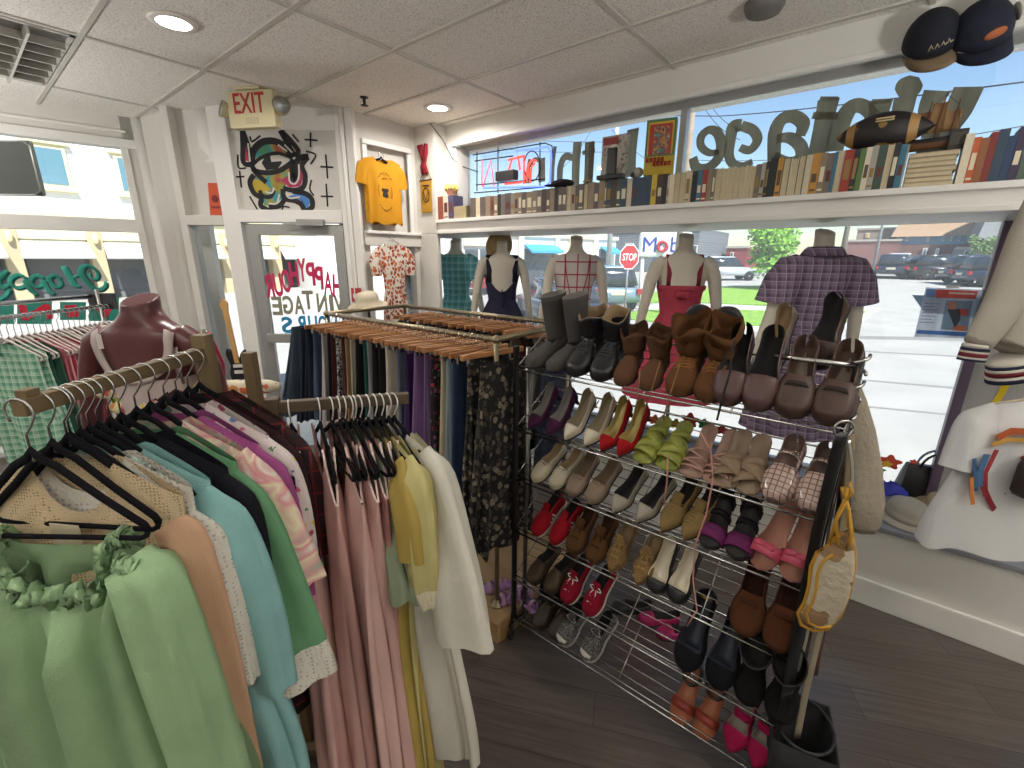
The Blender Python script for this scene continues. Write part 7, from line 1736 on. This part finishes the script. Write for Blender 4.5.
# orange floral dress in the small window, white hat, guitar
t = thing('dress', 'orange and white floral dress hanging in the small window right of the door', 'dress', at(392, 240, 0, TX+.06), math.radians(90))
t.scale = (.78, .8, .92)
OF = mat('#d9d0c4', .9, pat=('floral', ['#b5532f', '#a3442c', '#c46a3a', '#8a3f2c'], 30, .52, .9), bump=.2)
mb = MB(); cloth(mb, sh=.19, nw=.08, zt=-.03, slope=.3, L=1.15, prof=[(0, .19), (.16, .16), (.34, .14), (.6, .17), (1, .22)], dep=.03, hemd=.05, nf=.06, seed=6, amp=.012); mb.build('body', OF, t)
for s in (-1, 1): mb = MB(); sleeve(mb, s, [(.15, 0, -.11), (.20, 0, -.14), (.24, 0, -.24), (.235, 0, -.34)], [(0, .06), (.6, .085), (1, .06)], [(0, .02), (1, .035)], seed=s+14); mb.build('sleeve', OF, t)
h_ = thing('clothes_hanger', 'wire hanger holding the orange floral dress', 'hanger', tuple(V(t.location)+V((0, 0, .05))), math.radians(90)); velvet_hanger_parts(h_, .06, .15, .06, bar=False, mt=CHROME, r=.002)
q = at(368, 300, 0, -3.35); hat('sun_hat', 'pale cream sun hat standing near the back corner of the skirt rack', V((q.x, q.y, 1.60)), (.15, .1, 0), fab('#c9bea6'), .085, .15, .12)
t = thing('hat_stand', 'thin stand under the cream sun hat by the small window', 'stand', (q.x, q.y, 0)); MB().tube([(0, 0, .02), (0, 0, 1.60)], .012, 8).build('pole', STEEL, t); MB().lathe([(.13, 0), (.13, .015), (.02, .03)], 20).build('base', STEEL, t); MB().ball((0, 0, 1.63), (.08, .08, .07)).build('head_form', WHITE, t)
gd = 3.35; gb = atd(240, 366, gd); gn = atd(226, 304, gd); kg = gd/FPX
t = thing('electric_guitar', 'black electric guitar with maple neck standing left of the door', 'guitar', gb, YAW); d = (gn-gb); ln = d.length; tilt = math.atan2(-(d.dot(RH)), d.z); t.rotation_euler = (0, -tilt, YAW)
s_ = 18*kg
out = [(-.9, -1.0), (-.3, -1.25), (.4, -1.2), (.95, -.8), (.9, -.2), (.65, .15), (.85, .6), (.75, .95), (.4, .75), (.2, .45), (-.15, .45), (-.35, .9), (-.8, 1.05), (-.95, .7), (-.7, .1), (-.95, -.4)]
mb = MB(); mb.prism([(x*s_*.62, y*s_) for x, y in out], Matrix(((1, 0, 0, 0), (0, 0, 1, -.02), (0, 1, 0, 0), (0, 0, 0, 1))), .04); mb.build('body', mat('#1a191c', .25), t, bevel=.008)
mb = MB().box(-.017, .017, -.032, -.012, s_*.2, ln*.92); mb.build('neck', mat('#b98f58', .5), t, bevel=.003)
MB().prism([(-.02, ln*.9), (.02, ln*.9), (.03, ln*1.02), (.0, ln*1.1), (-.034, ln*1.0)], Matrix(((1, 0, 0, 0), (0, 0, 1, -.03), (0, 1, 0, 0), (0, 0, 0, 1))), .016).build('headstock', mat('#b98f58', .5), t, bevel=.003)
for z in (-.3, .05): MB().box(-.035, .035, -.03, -.02, s_*z-.012, s_*z+.012).build('pickup', mat('#c9c5bd', .4), t)
st = thing('guitar_stand', 'black stand holding the electric guitar', 'stand', (gb.x, gb.y, 0), YAW)
MB().tube([(0, .06, .03), (0, .05, gb.z-.02)], .012, 8).tube([(-.09, -.03, gb.z-s_*1.3), (-.07, .05, gb.z-s_*1.35), (.07, .05, gb.z-s_*1.35), (.09, -.03, gb.z-s_*1.3)], .008, 8).build('pole', BLK, st)
for a in range(3): MB().tube([(0, .06, .25), (.22*cos(a*2.1+.5), .06+.22*sin(a*2.1+.5), .012)], .010, 8).build('foot', BLK, st)
t = thing('bead_scarf', 'bundle of bright multicoloured scarves hanging right of the brown mannequin', 'scarf', atd(205, 336, 2.1), YAW)
for k in range(9):
    c = ['#3f8a4a', '#c8b03a', '#2f5fa8', '#c8323c', '#e0d8cc', '#4a9f6a', '#d8702f', '#2a7a4a', '#b82f4a'][k]; x = -.03+.0085*k
    MB().tube([(x*.4, 0, .02), (x, -.01*sin(k*2), -.05), (x*1.4+.006*sin(k), .012*cos(k*3), -.14), (x*1.3, 0, -.22-.02*(k % 3))], .008, 6).build('strand', mat(c, .8), t)
sr = thing('scarf_hook_stand', 'thin stand carrying the multicoloured scarves', 'stand', (t.location.x, t.location.y, 0)); MB().tube([(0, 0, .02), (0, 0, t.location.z+.03)], .010, 8).build('pole', STEEL, sr); MB().lathe([(.12, 0), (.12, .012), (.02, .025)], 20).build('base', STEEL, sr)
# ------------------------------------------------------------------ window ledge and the right side
q = at(913, 526, 2, ZL); q2 = at(938, 522, 2, ZL)
FELT = fab('#b3aea2', var=.04)
hat('bucket_hat', 'pale grey felt hat lying on the window ledge', V((at(906, 519, 2, ZL).x, at(906, 519, 2, ZL).y, ZL+.004)), (0, 0, .4), FELT, .095, .155, .11, mat('#a39e93', .85))
hat('straw_hat', 'cream straw hat with pale band behind the grey felt hat on the ledge', V((at(934, 515, 2, ZL).x+.04, at(934, 515, 2, ZL).y+.05, ZL+.02)), (.06, -.12, .2), mat('#c9b998', .9, pat=('weave', '#b09f7c', 150), bump=.3), .085, .15, .09, mat('#d6ccb4', .8))
q = at(924, 499, 2, ZL)
t = thing('handbag', 'black leather handbag with two handles standing on the ledge behind the hats', 'bag', (q.x+.02, q.y+.06, ZL+.002), .25)
BLE = mat('#1d1e20', .45, bump=.2, bscale=150)
mb = MB(); mb.loft([[(x*w, y*d, z) for x, y in ((-1, -1), (1, -1), (1, 1), (-1, 1))] for z, w, d in ((0, .165, .055), (.02, .17, .06), (.14, .155, .045), (.205, .145, .028), (.21, .143, .02))], True, smooth=False); mb.build('body', BLE, t, bevel=.008)
for y in (-.03, .03): MB().tube([(-.085*cos(a)*1.0, y-.02*sin(a), .20+.115*sin(a)) for a in (pi*k/14 for k in range(15))], .007, 8).build('handle', BLE, t)
MB().box(-.012, .012, -.058, -.046, .135, .155).build('clasp', mat('#a89a6a', .3, .9), t, bevel=.003)
t = thing('scarf', 'crumpled bright blue violet scarf beside the handbag on the ledge', 'scarf', at(889, 492, 2, ZL)); 
mb = MB(); mb.loft([[(.09*cos(a)*r_*(1+.2*sin(5*a+r_*4)), .07*sin(a)*r_*(1+.2*cos(4*a)), z+.012*sin(6*a+r_*9)) for a in (2*pi*k/32 for k in range(32))] for r_, z in ((1.0, .012), (.9, .03), (.7, .05), (.45, .06), (.2, .058), (.02, .062))], True); mb.build('cloth', fab('#4a4fc0'), t)
# painted flowers low on the window
t = thing('window_painting', 'painted red and yellow flowers with green leaves low on the big window', 'painting', (0, 0, 0))
for px, py, r_, c in ((890, 462, 8, '#d8503a'), (887, 464, 4, '#e8c040'), (910, 468, 4, '#4a9a4a'), (918, 472, 4, '#3f8f4a'), (880, 470, 4, '#5aa84a'), (914, 462, 3, '#d8503a'), (875, 462, 3, '#c8b83a'), (690, 420, 8, '#d8503a'), (676, 424, 6, '#c8b83a'), (704, 424, 6, '#4a9a4a'), (655, 420, 6, '#d8703a'), (722, 430, 6, '#c84a4a')):
    c_ = at(px, py, 1, GY-.004); k = (c_-CP).dot(CF)/FPX
    mb = MB(); mb.prism([(r_*k*(1+.25*sin(5*a))*cos(a), r_*k*.8*(1+.25*sin(5*a))*sin(a)) for a in (2*pi*j/30 for j in range(30))], Matrix(((1, 0, 0, c_.x), (0, 0, -1, GY-.0025-rnd.random()*.001), (0, 1, 0, c_.z), (0, 0, 0, 1))), .0012); mb.build('petals', mat(c, .7), t)
# poster taped to the window
def gq(px, py, o=0.0): return at(px, py, 1, GY-.006-o)
t = thing('poster', 'white event poster with red header and photo taped inside the big window', 'poster', (0, 0, 0))
def quad(pts, m, o, name, th=.001):
    P = [gq(x, y, o) for x, y in pts]; MB().add([tuple(p) for p in P], [(0, 1, 2, 3)], 0, False).build(name, m, t)
def pz(x, y): return 900+x*100/1024, 280+y*65/666
quad([pz(265, 75), pz(860, 100), pz(740, 600), pz(145, 580)], trans_paint('#e6e9f0', .7), .001, 'paper')
quad([pz(370, 95), pz(800, 112), pz(775, 195), pz(368, 182)], trans_paint('#d8625a', .4), .003, 'red_header')
quad([pz(275, 92), pz(372, 96), pz(368, 178), pz(262, 172)], trans_paint('#7a96c8', .4), .003, 'blue_corner')
quad([pz(472, 208), pz(745, 215), pz(690, 525), pz(415, 505)], trans_paint('#8ba3b8', .4), .003, 'photo_panel')
quad([pz(480, 225), pz(580, 225), pz(570, 310), pz(500, 320)], mat('#a8786a', .6), .0045, 'printed_face')
quad([pz(485, 300), pz(610, 300), pz(620, 410), pz(560, 490), pz(440, 470), pz(445, 360)], mat('#3a4250', .6), .0045, 'printed_shape')
quad([pz(590, 290), pz(700, 300), pz(690, 370), pz(600, 360)], mat('#a8443f', .6), .0045, 'printed_shape')
quad([pz(545, 465), pz(680, 470), pz(670, 525), pz(540, 515)], mat('#c07050', .6), .0045, 'printed_shape')
quad([pz(180, 512), pz(700, 535), pz(690, 580), pz(165, 548)], trans_paint('#5a88c8', .4), .003, 'blue_band')
for k in range(7): quad([pz(250-k*8, 235+k*32), pz(400-k*9-30*(k % 2), 240+k*32), pz(398-k*9-30*(k % 2), 248+k*32), pz(248-k*8, 243+k*32)], mat('#8d97b5', .6), .003, 'text_line')
text('event', 'header_text', mat('#e8d8d4', .6), t, .16, .03, gq(961, 293, .006), (pi/2, .02, 0), mirror=True, thick=.0005) if 0 else quad([pz(500, 125), pz(765, 135), pz(762, 150), pz(498, 142)], mat('#e6d6d2', .6), .0045, 'text_line')
quad([pz(470, 55), pz(610, 50), pz(605, 85), pz(470, 82)], mat('#dfe3e6', .5), .006, 'tape')
t = thing('sheet', 'slate blue card taped behind the event poster on the window', 'poster', (0, 0, 0))  # no card: a reflection on the pane, drawn as a sheet
quad([(912, 295), (1000, 297), (990, 320), (924, 312)], trans_paint('#8496aa', .6), .0, 'card')  # reflection on the pane, drawn as a coloured sheet
# rack of hung clothes at the right edge: cream sweater and white printed shirt
RR = at(1008, 300, 1, 2.55); 
dS = 1.62
def hang_at(px, py, dep): return atd(px, py, dep)
t = thing('clothes_rail', 'dark rail fixed behind the window panel carrying the sweater and the white shirt', 'clothes rack', (0, 0, 0))
ra, rb = atd(1000, 205, 1.62), atd(1240, 190, 1.62)
ra = V((ra.x, ra.y, 2.14)); rb = V((rb.x, rb.y, 2.14)); MB().tube([ra+RH*.22, rb], .012, 8).build('rail', BLK, t)
mid = ra+RH*1.7; MB().tube([rb, mid], .012, 8).build('rail', BLK, t); MB().tube([(mid.x, mid.y, 0.03), (mid.x, mid.y, 2.15)], .016, 8).lathe([(.18, 0), (.18, .02), (.02, .04)], 20, M=Matrix.Translation((mid.x, mid.y, 0))).build('post', BLK, t)
# cream sweater: sleeve with striped cuff hanging towards the left
SWE = fab('#a39e94', var=.04, bump=.4); 
STRP = mat('#b9b4aa', .9, pat=('stripes', '#b9b4aa', 1, 2, .5)); NV_ = fab('#262a40'); MR_ = fab('#6d2430'); CW_ = fab('#c9c4ba')
t = thing('sweater', 'cream knitted sweater with red and navy striped cuffs hanging at the right edge', 'sweater', (0, 0, 0))
def sw_tube(P, rs, flat=.55, m=SWE, nm='sleeve'):
    Q = [atd(x, y, d) for x, y, d in P]; MB().tube(Q, rs, 20, flat=flat, up=CU).build(nm, m, t)
def tube_px(P, rs, m, nm, flat=.6):
    Q = []
    C_ = [atd(x, y, d) for x, y, d in P]; R_ = []
    for i in range(len(C_)-1):
        p0, p1, p2, p3 = C_[max(i-1, 0)], C_[i], C_[i+1], C_[min(i+2, len(C_)-1)]
        for k in range(6):
            u = k/6; Q.append(.5*((2*p1)+(p2-p0)*u+(2*p0-5*p1+4*p2-p3)*u*u+(3*p1-p0-3*p2+p3)*u**3)); R_.append(lerp(rs[i], rs[i+1], u))
    Q.append(C_[-1]); R_.append(rs[-1])
    MB().tube(Q, R_, 22, flat=flat, up=RH).build(nm, m, t)
k_ = 1.6/FPX
tube_px([(1056, 196, 1.64), (1034, 240, 1.62), (1006, 300, 1.59), (977, 345, 1.57)], [24*k_, 23*k_, 19*k_, 13*k_], SWE, 'sleeve', .6)
def cuff(cx, cy, d, wpx, rows_):
    q = atd(cx, cy, d); dirv = (atd(cx-6, cy+16, d)-q).normalized(); 
    for f0, f1, mm_ in rows_: MB().tube([q+dirv*(f0*k_), q+dirv*(f1*k_)], wpx*k_, 22, flat=.62, up=RH).build('cuff_stripe', mm_, t)
cuff(977, 344, 1.57, 13.0, [(0, 4, CW_), (3.5, 7, NV_), (6.8, 9, CW_), (8.8, 13, MR_), (12.8, 15, CW_), (14.8, 17, NV_)])
tube_px([(1075, 215, 1.66), (1056, 290, 1.64), (1038, 330, 1.60), (1026, 355, 1.58)], [46*k_, 44*k_, 42*k_, 36*k_], SWE, 'body', .5)
for i, (f0, mm_) in enumerate(((354, CW_), (357, NV_), (360, CW_), (363, MR_), (368, CW_), (370, NV_))):
    q0, q1 = atd(1026, f0, 1.58), atd(1026, f0+4, 1.58); MB().tube([q0, q1], (36+.2*i)*k_, 22, flat=.5, up=RH).build('hem_stripe', mm_, t)
# white t-shirt with printed design
SW = hang_at(1048, 398, 1.66)
t = thing('t_shirt', 'white t-shirt printed with a coloured swirl design hanging before the window wall', 'shirt', SW, YAW-.10)
WTS = fab('#d9d9da', var=.02)
mb = MB(); cloth(mb, sh=.235, nw=.085, zt=-.01, slope=.20, L=.66, prof=[(0, .225), (.2, .22), (1, .31)], dep=.05, hemd=.08, nf=.05, nb=.02, seed=5, amp=.014, folds=5); mb.build('body', WTS, t)
for s in (-1, 1): mb = MB(); sleeve(mb, s, [(.16, 0, -.10), (.21, 0, -.12), (.225, -.005, -.22), (.235, -.01, -.31)], [(0, .08), (1, .085)], [(0, .03), (.5, .05), (1, .05)], seed=s+24); mb.build('sleeve', WTS, t)
def sy(x, z): return -.075-.02*(-z)
PX_ = .155
pr = [('#b0562f', [(-.04, -.13), (.0, -.10), (.05, -.10), (.10, -.13)], .028), ('#c89a4a', [(-.05, -.16), (.0, -.135), (.06, -.135), (.12, -.16)], .018), ('#4a6f9a', [(-.06, -.20), (-.065, -.27), (-.05, -.34)], .022), ('#9a3038', [(-.03, -.18), (-.045, -.28), (-.02, -.38)], .016), ('#3d5f8a', [(-.10, -.22), (-.075, -.30), (-.06, -.36)], .014), ('#c87a3a', [(-.09, -.30), (-.07, -.38), (-.055, -.42)], .014), ('#8d2430', [(-.05, -.32), (.0, -.40), (.03, -.44)], .02), ('#6a8fa8', [(.05, -.36), (.09, -.43)], .012), ('#b0402f', [(.07, -.2), (.10, -.26), (.12, -.32)], .02)]
for c, pts, wd in pr:
    Q = [V((x-PX_, sy(x, z)+.012, z-.02)) for x, z in pts]; mb = MB()
    rings = []
    for i, p in enumerate(Q):
        tg = (Q[min(i+1, len(Q)-1)]-Q[max(0, i-1)]).normalized(); sd = tg.cross(V((0, -1, 0))).normalized()*wd/2
        rings.append([p-sd, p+sd, p+sd+V((0, -.002, 0)), p-sd+V((0, -.002, 0))])
    mb.loft(rings, True, smooth=False); mb.build('print_stroke', mat(c, .8), t)
h_ = thing('clothes_hanger', 'pale hanger inside the white printed t-shirt', 'hanger', tuple(SW+V((0, 0, .10))), YAW-.10); velvet_hanger_parts(h_, .10, .19, .05, bar=False, mt=mat('#b5a78a', .5))
mbk = thing('leather_pouch', 'dark brown leather pouch hanging over the white printed t-shirt', 'bag', tuple(SW-FH*.12-RH*.07+V((0, 0, -.24))), YAW)
mb = MB(); mb.loft([[(x*w, y*.03, z) for x, y in ((-1, -.6), (-.7, -1), (.7, -1), (1, -.6), (1, .6), (.7, 1), (-.7, 1), (-1, .6))] for z, w in ((-.12, .07), (-.10, .085), (0, .085), (.03, .075), (.04, .06))], True); mb.build('body', leather('#3f3430', .4), mbk)
MB().loft([[(x*.088, -.036+.002*abs(x), z) for x in (-1, -.5, 0, .5, 1)] for z in (.03, -.02, -.045)], False).build('flap', leather('#4d403a', .4), mbk, solid=.004)
MB().tube([(-.07, 0, .03), (-.05, .02, .12), (.0, .03, .20), (.06, .03, .24)], .006, 8).build('strap', leather('#3a302c', .4), mbk)
# bags and belts on the right end of the shoe rack
EX = RX1+.03
def hangp(px, py, y=1.60): p = at(px, py, 1, y); return p
t = thing('knit_bag', 'long cream corduroy drawstring bag hanging from the right end of the shoe rack', 'bag', (0, 0, 0))
CRD = fab('#8f8677', bump=.6, bs=60, var=.12)
mb = MB(); rings = []; 
spec = [(849, 378, 9), (853, 400, 13), (857, 430, 17), (860, 465, 20), (863, 500, 20), (863, 522, 17), (863, 531, 11)]
kk = None
for i, (x, y, wpx) in enumerate(spec):
    c = at(x, y, 1, 1.72); k = (c-CP).dot(CF)/FPX; w = wpx*k
    rings.append([c+RH*(w*cos(a)*(1+.06*sin(4*a+i)))+FH*(w*.55*sin(a)*(1+.08*sin(5*a+i*2))) for a in (2*pi*j/26 for j in range(26))])
mb.loft(rings, True); mb.build('body', CRD, t)
MB().tube([at(853, 381, 1, 1.72), at(849, 372, 1, 1.69), at(846, 365, 1, 1.65)], .006, 8).build('drawstring', CRD, t)
# quilted oven mitt shaped bag with yellow piping
t = thing('quilted_mitt', 'white quilted mitt with brown patches and yellow piping hanging on the rack end', 'mitt', (0, 0, 0))
YP = mat('#b5862a', .7); QW = mat('#b3a994', .9, pat=('floral', ['#7d6248', '#8f7355', '#6f5a42'], 12, .46, .5), bump=.5, bscale=50)
out = [(828, 543), (838, 534), (848, 527), (852, 545), (853, 565), (848, 590), (838, 615), (826, 627), (812, 629), (800, 623), (797, 612), (804, 600), (808, 585), (810, 565), (816, 551)]
my = 1.50
P = [at(x, y, 1, my) for x, y in out]; c = sum(P, V())/len(P); n = len(P)
mb = MB(); rings = []
for f, o in ((1.0, .0), (1.0, -.012), (.85, -.026), (.5, -.034), (.02, -.036)): rings.append([c+(p-c)*f+FH*o for p in P])
rb_ = [[c+(p-c)*f+FH*o for p in P] for f, o in ((.02, .022), (.5, .02), (.85, .014))]
mb.loft(rb_+rings, True); mb.build('quilted_body', QW, t, subsurf=1)
MB().tube([p+FH*-.006 for p in P], .006, 8, closed=True).build('piping', YP, t)
MB().tube([p-FH*.025+(c-p)*.16 for p in P[7:]+P[:1]], .004, 8).build('inner_piping', YP, t)
tp = at(846, 500, 1, my)
for pts in (((829, 543), (838, 515), (845, 500), (848, 488)), ((848, 527), (849, 510), (846, 500)), ((846, 502), (836, 520), (838, 545), (846, 550), (852, 535), (849, 512)), ((846, 500), (852, 492), (850, 482), (842, 488), (846, 500))):
    MB().tube([at(x, y, 1, my-.02) for x, y in pts], .005, 8).build('tie_cord', YP, t)
def belt(label, pts, m, wd, y=1.55, name='belt', buckle=False, col=None):
    t = thing(name, label, 'belt', (0, 0, 0), 0, 'straps on the rack end')
    Q = [at(x, yy, 1, y+dy) for x, yy, dy in pts]; R2 = []
    for i in range(len(Q)-1):
        for k in range(5): R2.append(Q[i].lerp(Q[i+1], k/5))
    R2.append(Q[-1])
    MB().tube(R2, wd, 8, flat=.22, up=RH).build('strap', m, t)
    if buckle:
        p = R2[0]; MB().tube([p+RH*(.028*cos(a))+V((0, 0, .024*sin(a)+.01)) for a in (2*pi*k/16 for k in range(16))], .0035, 8, closed=True).build('buckle', CHROME, t)
belt('wide black leather belt with chrome buckle hanging over the right post of the shoe rack', [(843, 432, -.05), (830, 480, -.05), (818, 530, -.045), (806, 590, -.04), (795, 650, -.03), (786, 700, -.02)], leather('#151517', .35), .020, buckle=True)
belt('beige webbing strap hanging below the quilted mitt', [(828, 600, .05), (818, 640, .05), (806, 690, .05), (797, 738, .05)], fab('#8d8270'), .013)
belt('dark brown leather belt hanging behind the beige strap', [(838, 470, .10), (826, 530, .10), (815, 600, .10), (803, 660, .10), (796, 690, .10)], leather('#33241e', .5), .014)
belt('brown studded belt beside the dark brown one', [(843, 480, .16), (835, 540, .16), (826, 610, .16), (815, 675, .16)], leather('#4d3326', .5), .012)
belt('thin white strap between the black belt and the quilted mitt', [(834, 470, .06), (823, 545, .06), (806, 640, .06), (797, 675, .06)], fab('#b5b0a8'), .006)
belt('cream and black striped sash hanging at the top of the rack end', [(848, 420, .12), (850, 450, .12), (848, 490, .12), (842, 540, .12)], fab('#8d8069'), .016)
belt('chrome chain belt dangling behind the black belt', [(849, 440, .10), (852, 462, .10), (853, 490, .10), (850, 515, .10)], CHROME, .006)
t = thing('shopping_bag', 'black open topped bag standing on the floor by the right end of the shoe rack', 'bag', (0, 0, 0))
q = at(797, 728, 1, 1.66); t.location = (q.x+.01, 1.66, 0); t.rotation_euler = (0, 0, .2)
zt_ = max(.2, at(800, 735, 1, 1.60).z)
print('bag top', zt_)
mb = MB(); mb.loft([[(x*w, y*d, z) for x, y in ((-1, -1), (-.5, -1.05), (.5, -1.05), (1, -1), (1.03, 0), (1, 1), (-1, 1), (-1.03, 0))] for z, w, d in ((0.001, .09, .10), (zt_*.5, .095, .11), (zt_, .10, .12), (zt_-.004, .094, .114), (.02, .085, .095))], True, (True, True)); mb.build('body', mat('#131315', .8), t)
MB().tube([(.1*cos(a), .12*sin(a), zt_) for a in (2*pi*k/20 for k in range(20))], .006, 6, closed=True).build('rim', mat('#1b1b1d', .6), t)
# dark post at the right edge
t = thing('post', 'dark post at the right edge in front of the baseboard', 'post', at(1024, 655, 2, 0.0)); t['category'] = 'post'
MB().tube([(0.02, 0, 0), (.02, 0, 1.0)], .012, 10).lathe([(.03, 0), (.03, .01), (.014, .02)], 14, M=Matrix.Translation((.02, 0, 0))).build('shaft', BLK, t)
# ------------------------------------------------------------------ light
w = bpy.data.worlds.new('world'); SC.world = w; w.use_nodes = True
N = NT(w); bg = N.n['Background']
sky = N.new('ShaderNodeTexSky', sky_type='NISHITA'); sky.sun_disc = False
SUN = V((.62, -.30, .95)).normalized()
sky.sun_elevation = math.asin(SUN.z); sky.sun_rotation = math.atan2(SUN.x, SUN.y)
sky.air_density = 1.2; sky.dust_density = .4; sky.ozone_density = 3.0; sky.altitude = 0
N.link(sky.outputs[0], bg.inputs[0]); bg.inputs[1].default_value = .14
sl_ = bpy.data.lights.new('sun', 'SUN'); sl_.energy = 6.6; sl_.angle = .01; sl_.color = (1, .97, .92)
so = bpy.data.objects.new('sun', sl_); COL.objects.link(so); so.rotation_euler = SUN.to_track_quat('Z', 'Y').to_euler(); so.location = (10, -8, 15)
def lamp(x, y, e, i):
    l = bpy.data.lights.new('downlight_lamp', 'AREA'); l.shape = 'DISK'; l.size = .16; l.energy = e; l.color = (1, .95, .88); l.spread = math.radians(170)
    o = bpy.data.objects.new('downlight_lamp', l); COL.objects.link(o); o.location = (x, y, HC-.03)
    return o
LED = mat('#fff6e8', .5, emit=14)
lab = ['round recessed downlight lit in the ceiling above the left window', 'round recessed downlight lit in the ceiling near the window corner pillar']
LPOS = [(-3.0, .98), (-2.94, 2.69)] + [(x, y) for x in (-4.2, -1.6, .8) for y in (-1.2,)] + [(-1.6, -2.6), (.8, -2.6), (1.6, .9), (1.9, 2.3), (-4.2, -2.6)]  # first two are in view; the others are added to brighten the interior
for i, (x, y) in enumerate(LPOS):
    t = thing('downlight', lab[i] if i < 2 else 'round recessed downlight behind the camera, %s of its rows' % nth(i-2), 'ceiling light', (x, y, HC), group='recessed downlights')  # those behind the camera are added, unseen, to brighten the interior
    MB().lathe([(.075, -.012), (.105, -.014), (.108, -.004), (.1, .0)], 28, caps=(False, False)).build('trim_ring', mat('#e6e2da', .4), t)
    MB().lathe([(.001, -.011), (.075, -.011), (.076, -.006)], 28).build('lens', LED, t)
    lamp(x, y, (15, 10)[i] if i < 2 else 5, i)
for k, (x, y, e, lb_t) in enumerate(((1.7, 1.3, 44, 'by the right wall'), (-.6, -1.1, 24, 'behind the camera'), (-4.4, -.9, 36, 'near the left wall behind the camera'))):  # uplighters added out of view to brighten the ceiling
    t = thing('floor_lamp', 'tall white uplighter floor lamp standing ' + lb_t, 'floor lamp', (x, y, 0), 0, 'uplighter floor lamps')  # added, unseen; stands here only to brighten the ceiling
    MB().lathe([(.15, 0), (.15, .02), (.03, .04), (.014, .06), (.014, 1.86), (.03, 1.88)], 24).build('stem', mat('#c9c7c2', .4), t)
    MB().lathe([(.03, 1.86), (.10, 1.90), (.17, 1.98), (.19, 2.04)], 28, caps=(True, False)).build('added_bowl_shade', mat('#e2e0da', .5), t, solid=.004)
    l = bpy.data.lights.new('added_ceiling_light', 'AREA'); l.shape = 'DISK'; l.size = .28; l.energy = e; l.color = (1, .98, .95)
    o = bpy.data.objects.new('added_ceiling_light', l); COL.objects.link(o); o.location = (x, y, 2.03); o.rotation_euler = (pi, 0, 0)
SC.view_settings.view_transform = 'Standard'; SC.view_settings.look = 'None'; SC.view_settings.gamma = 1
SC.view_settings.exposure = 0.6; SC.view_settings.use_curve_mapping = False
c = SC.cycles; c.use_denoising = True; c.max_bounces = 7; c.diffuse_bounces = 4; c.glossy_bounces = 3; c.transmission_bounces = 6; c.transparent_max_bounces = 24
c.caustics_reflective = False; c.caustics_refractive = False; c.sample_clamp_indirect = 6
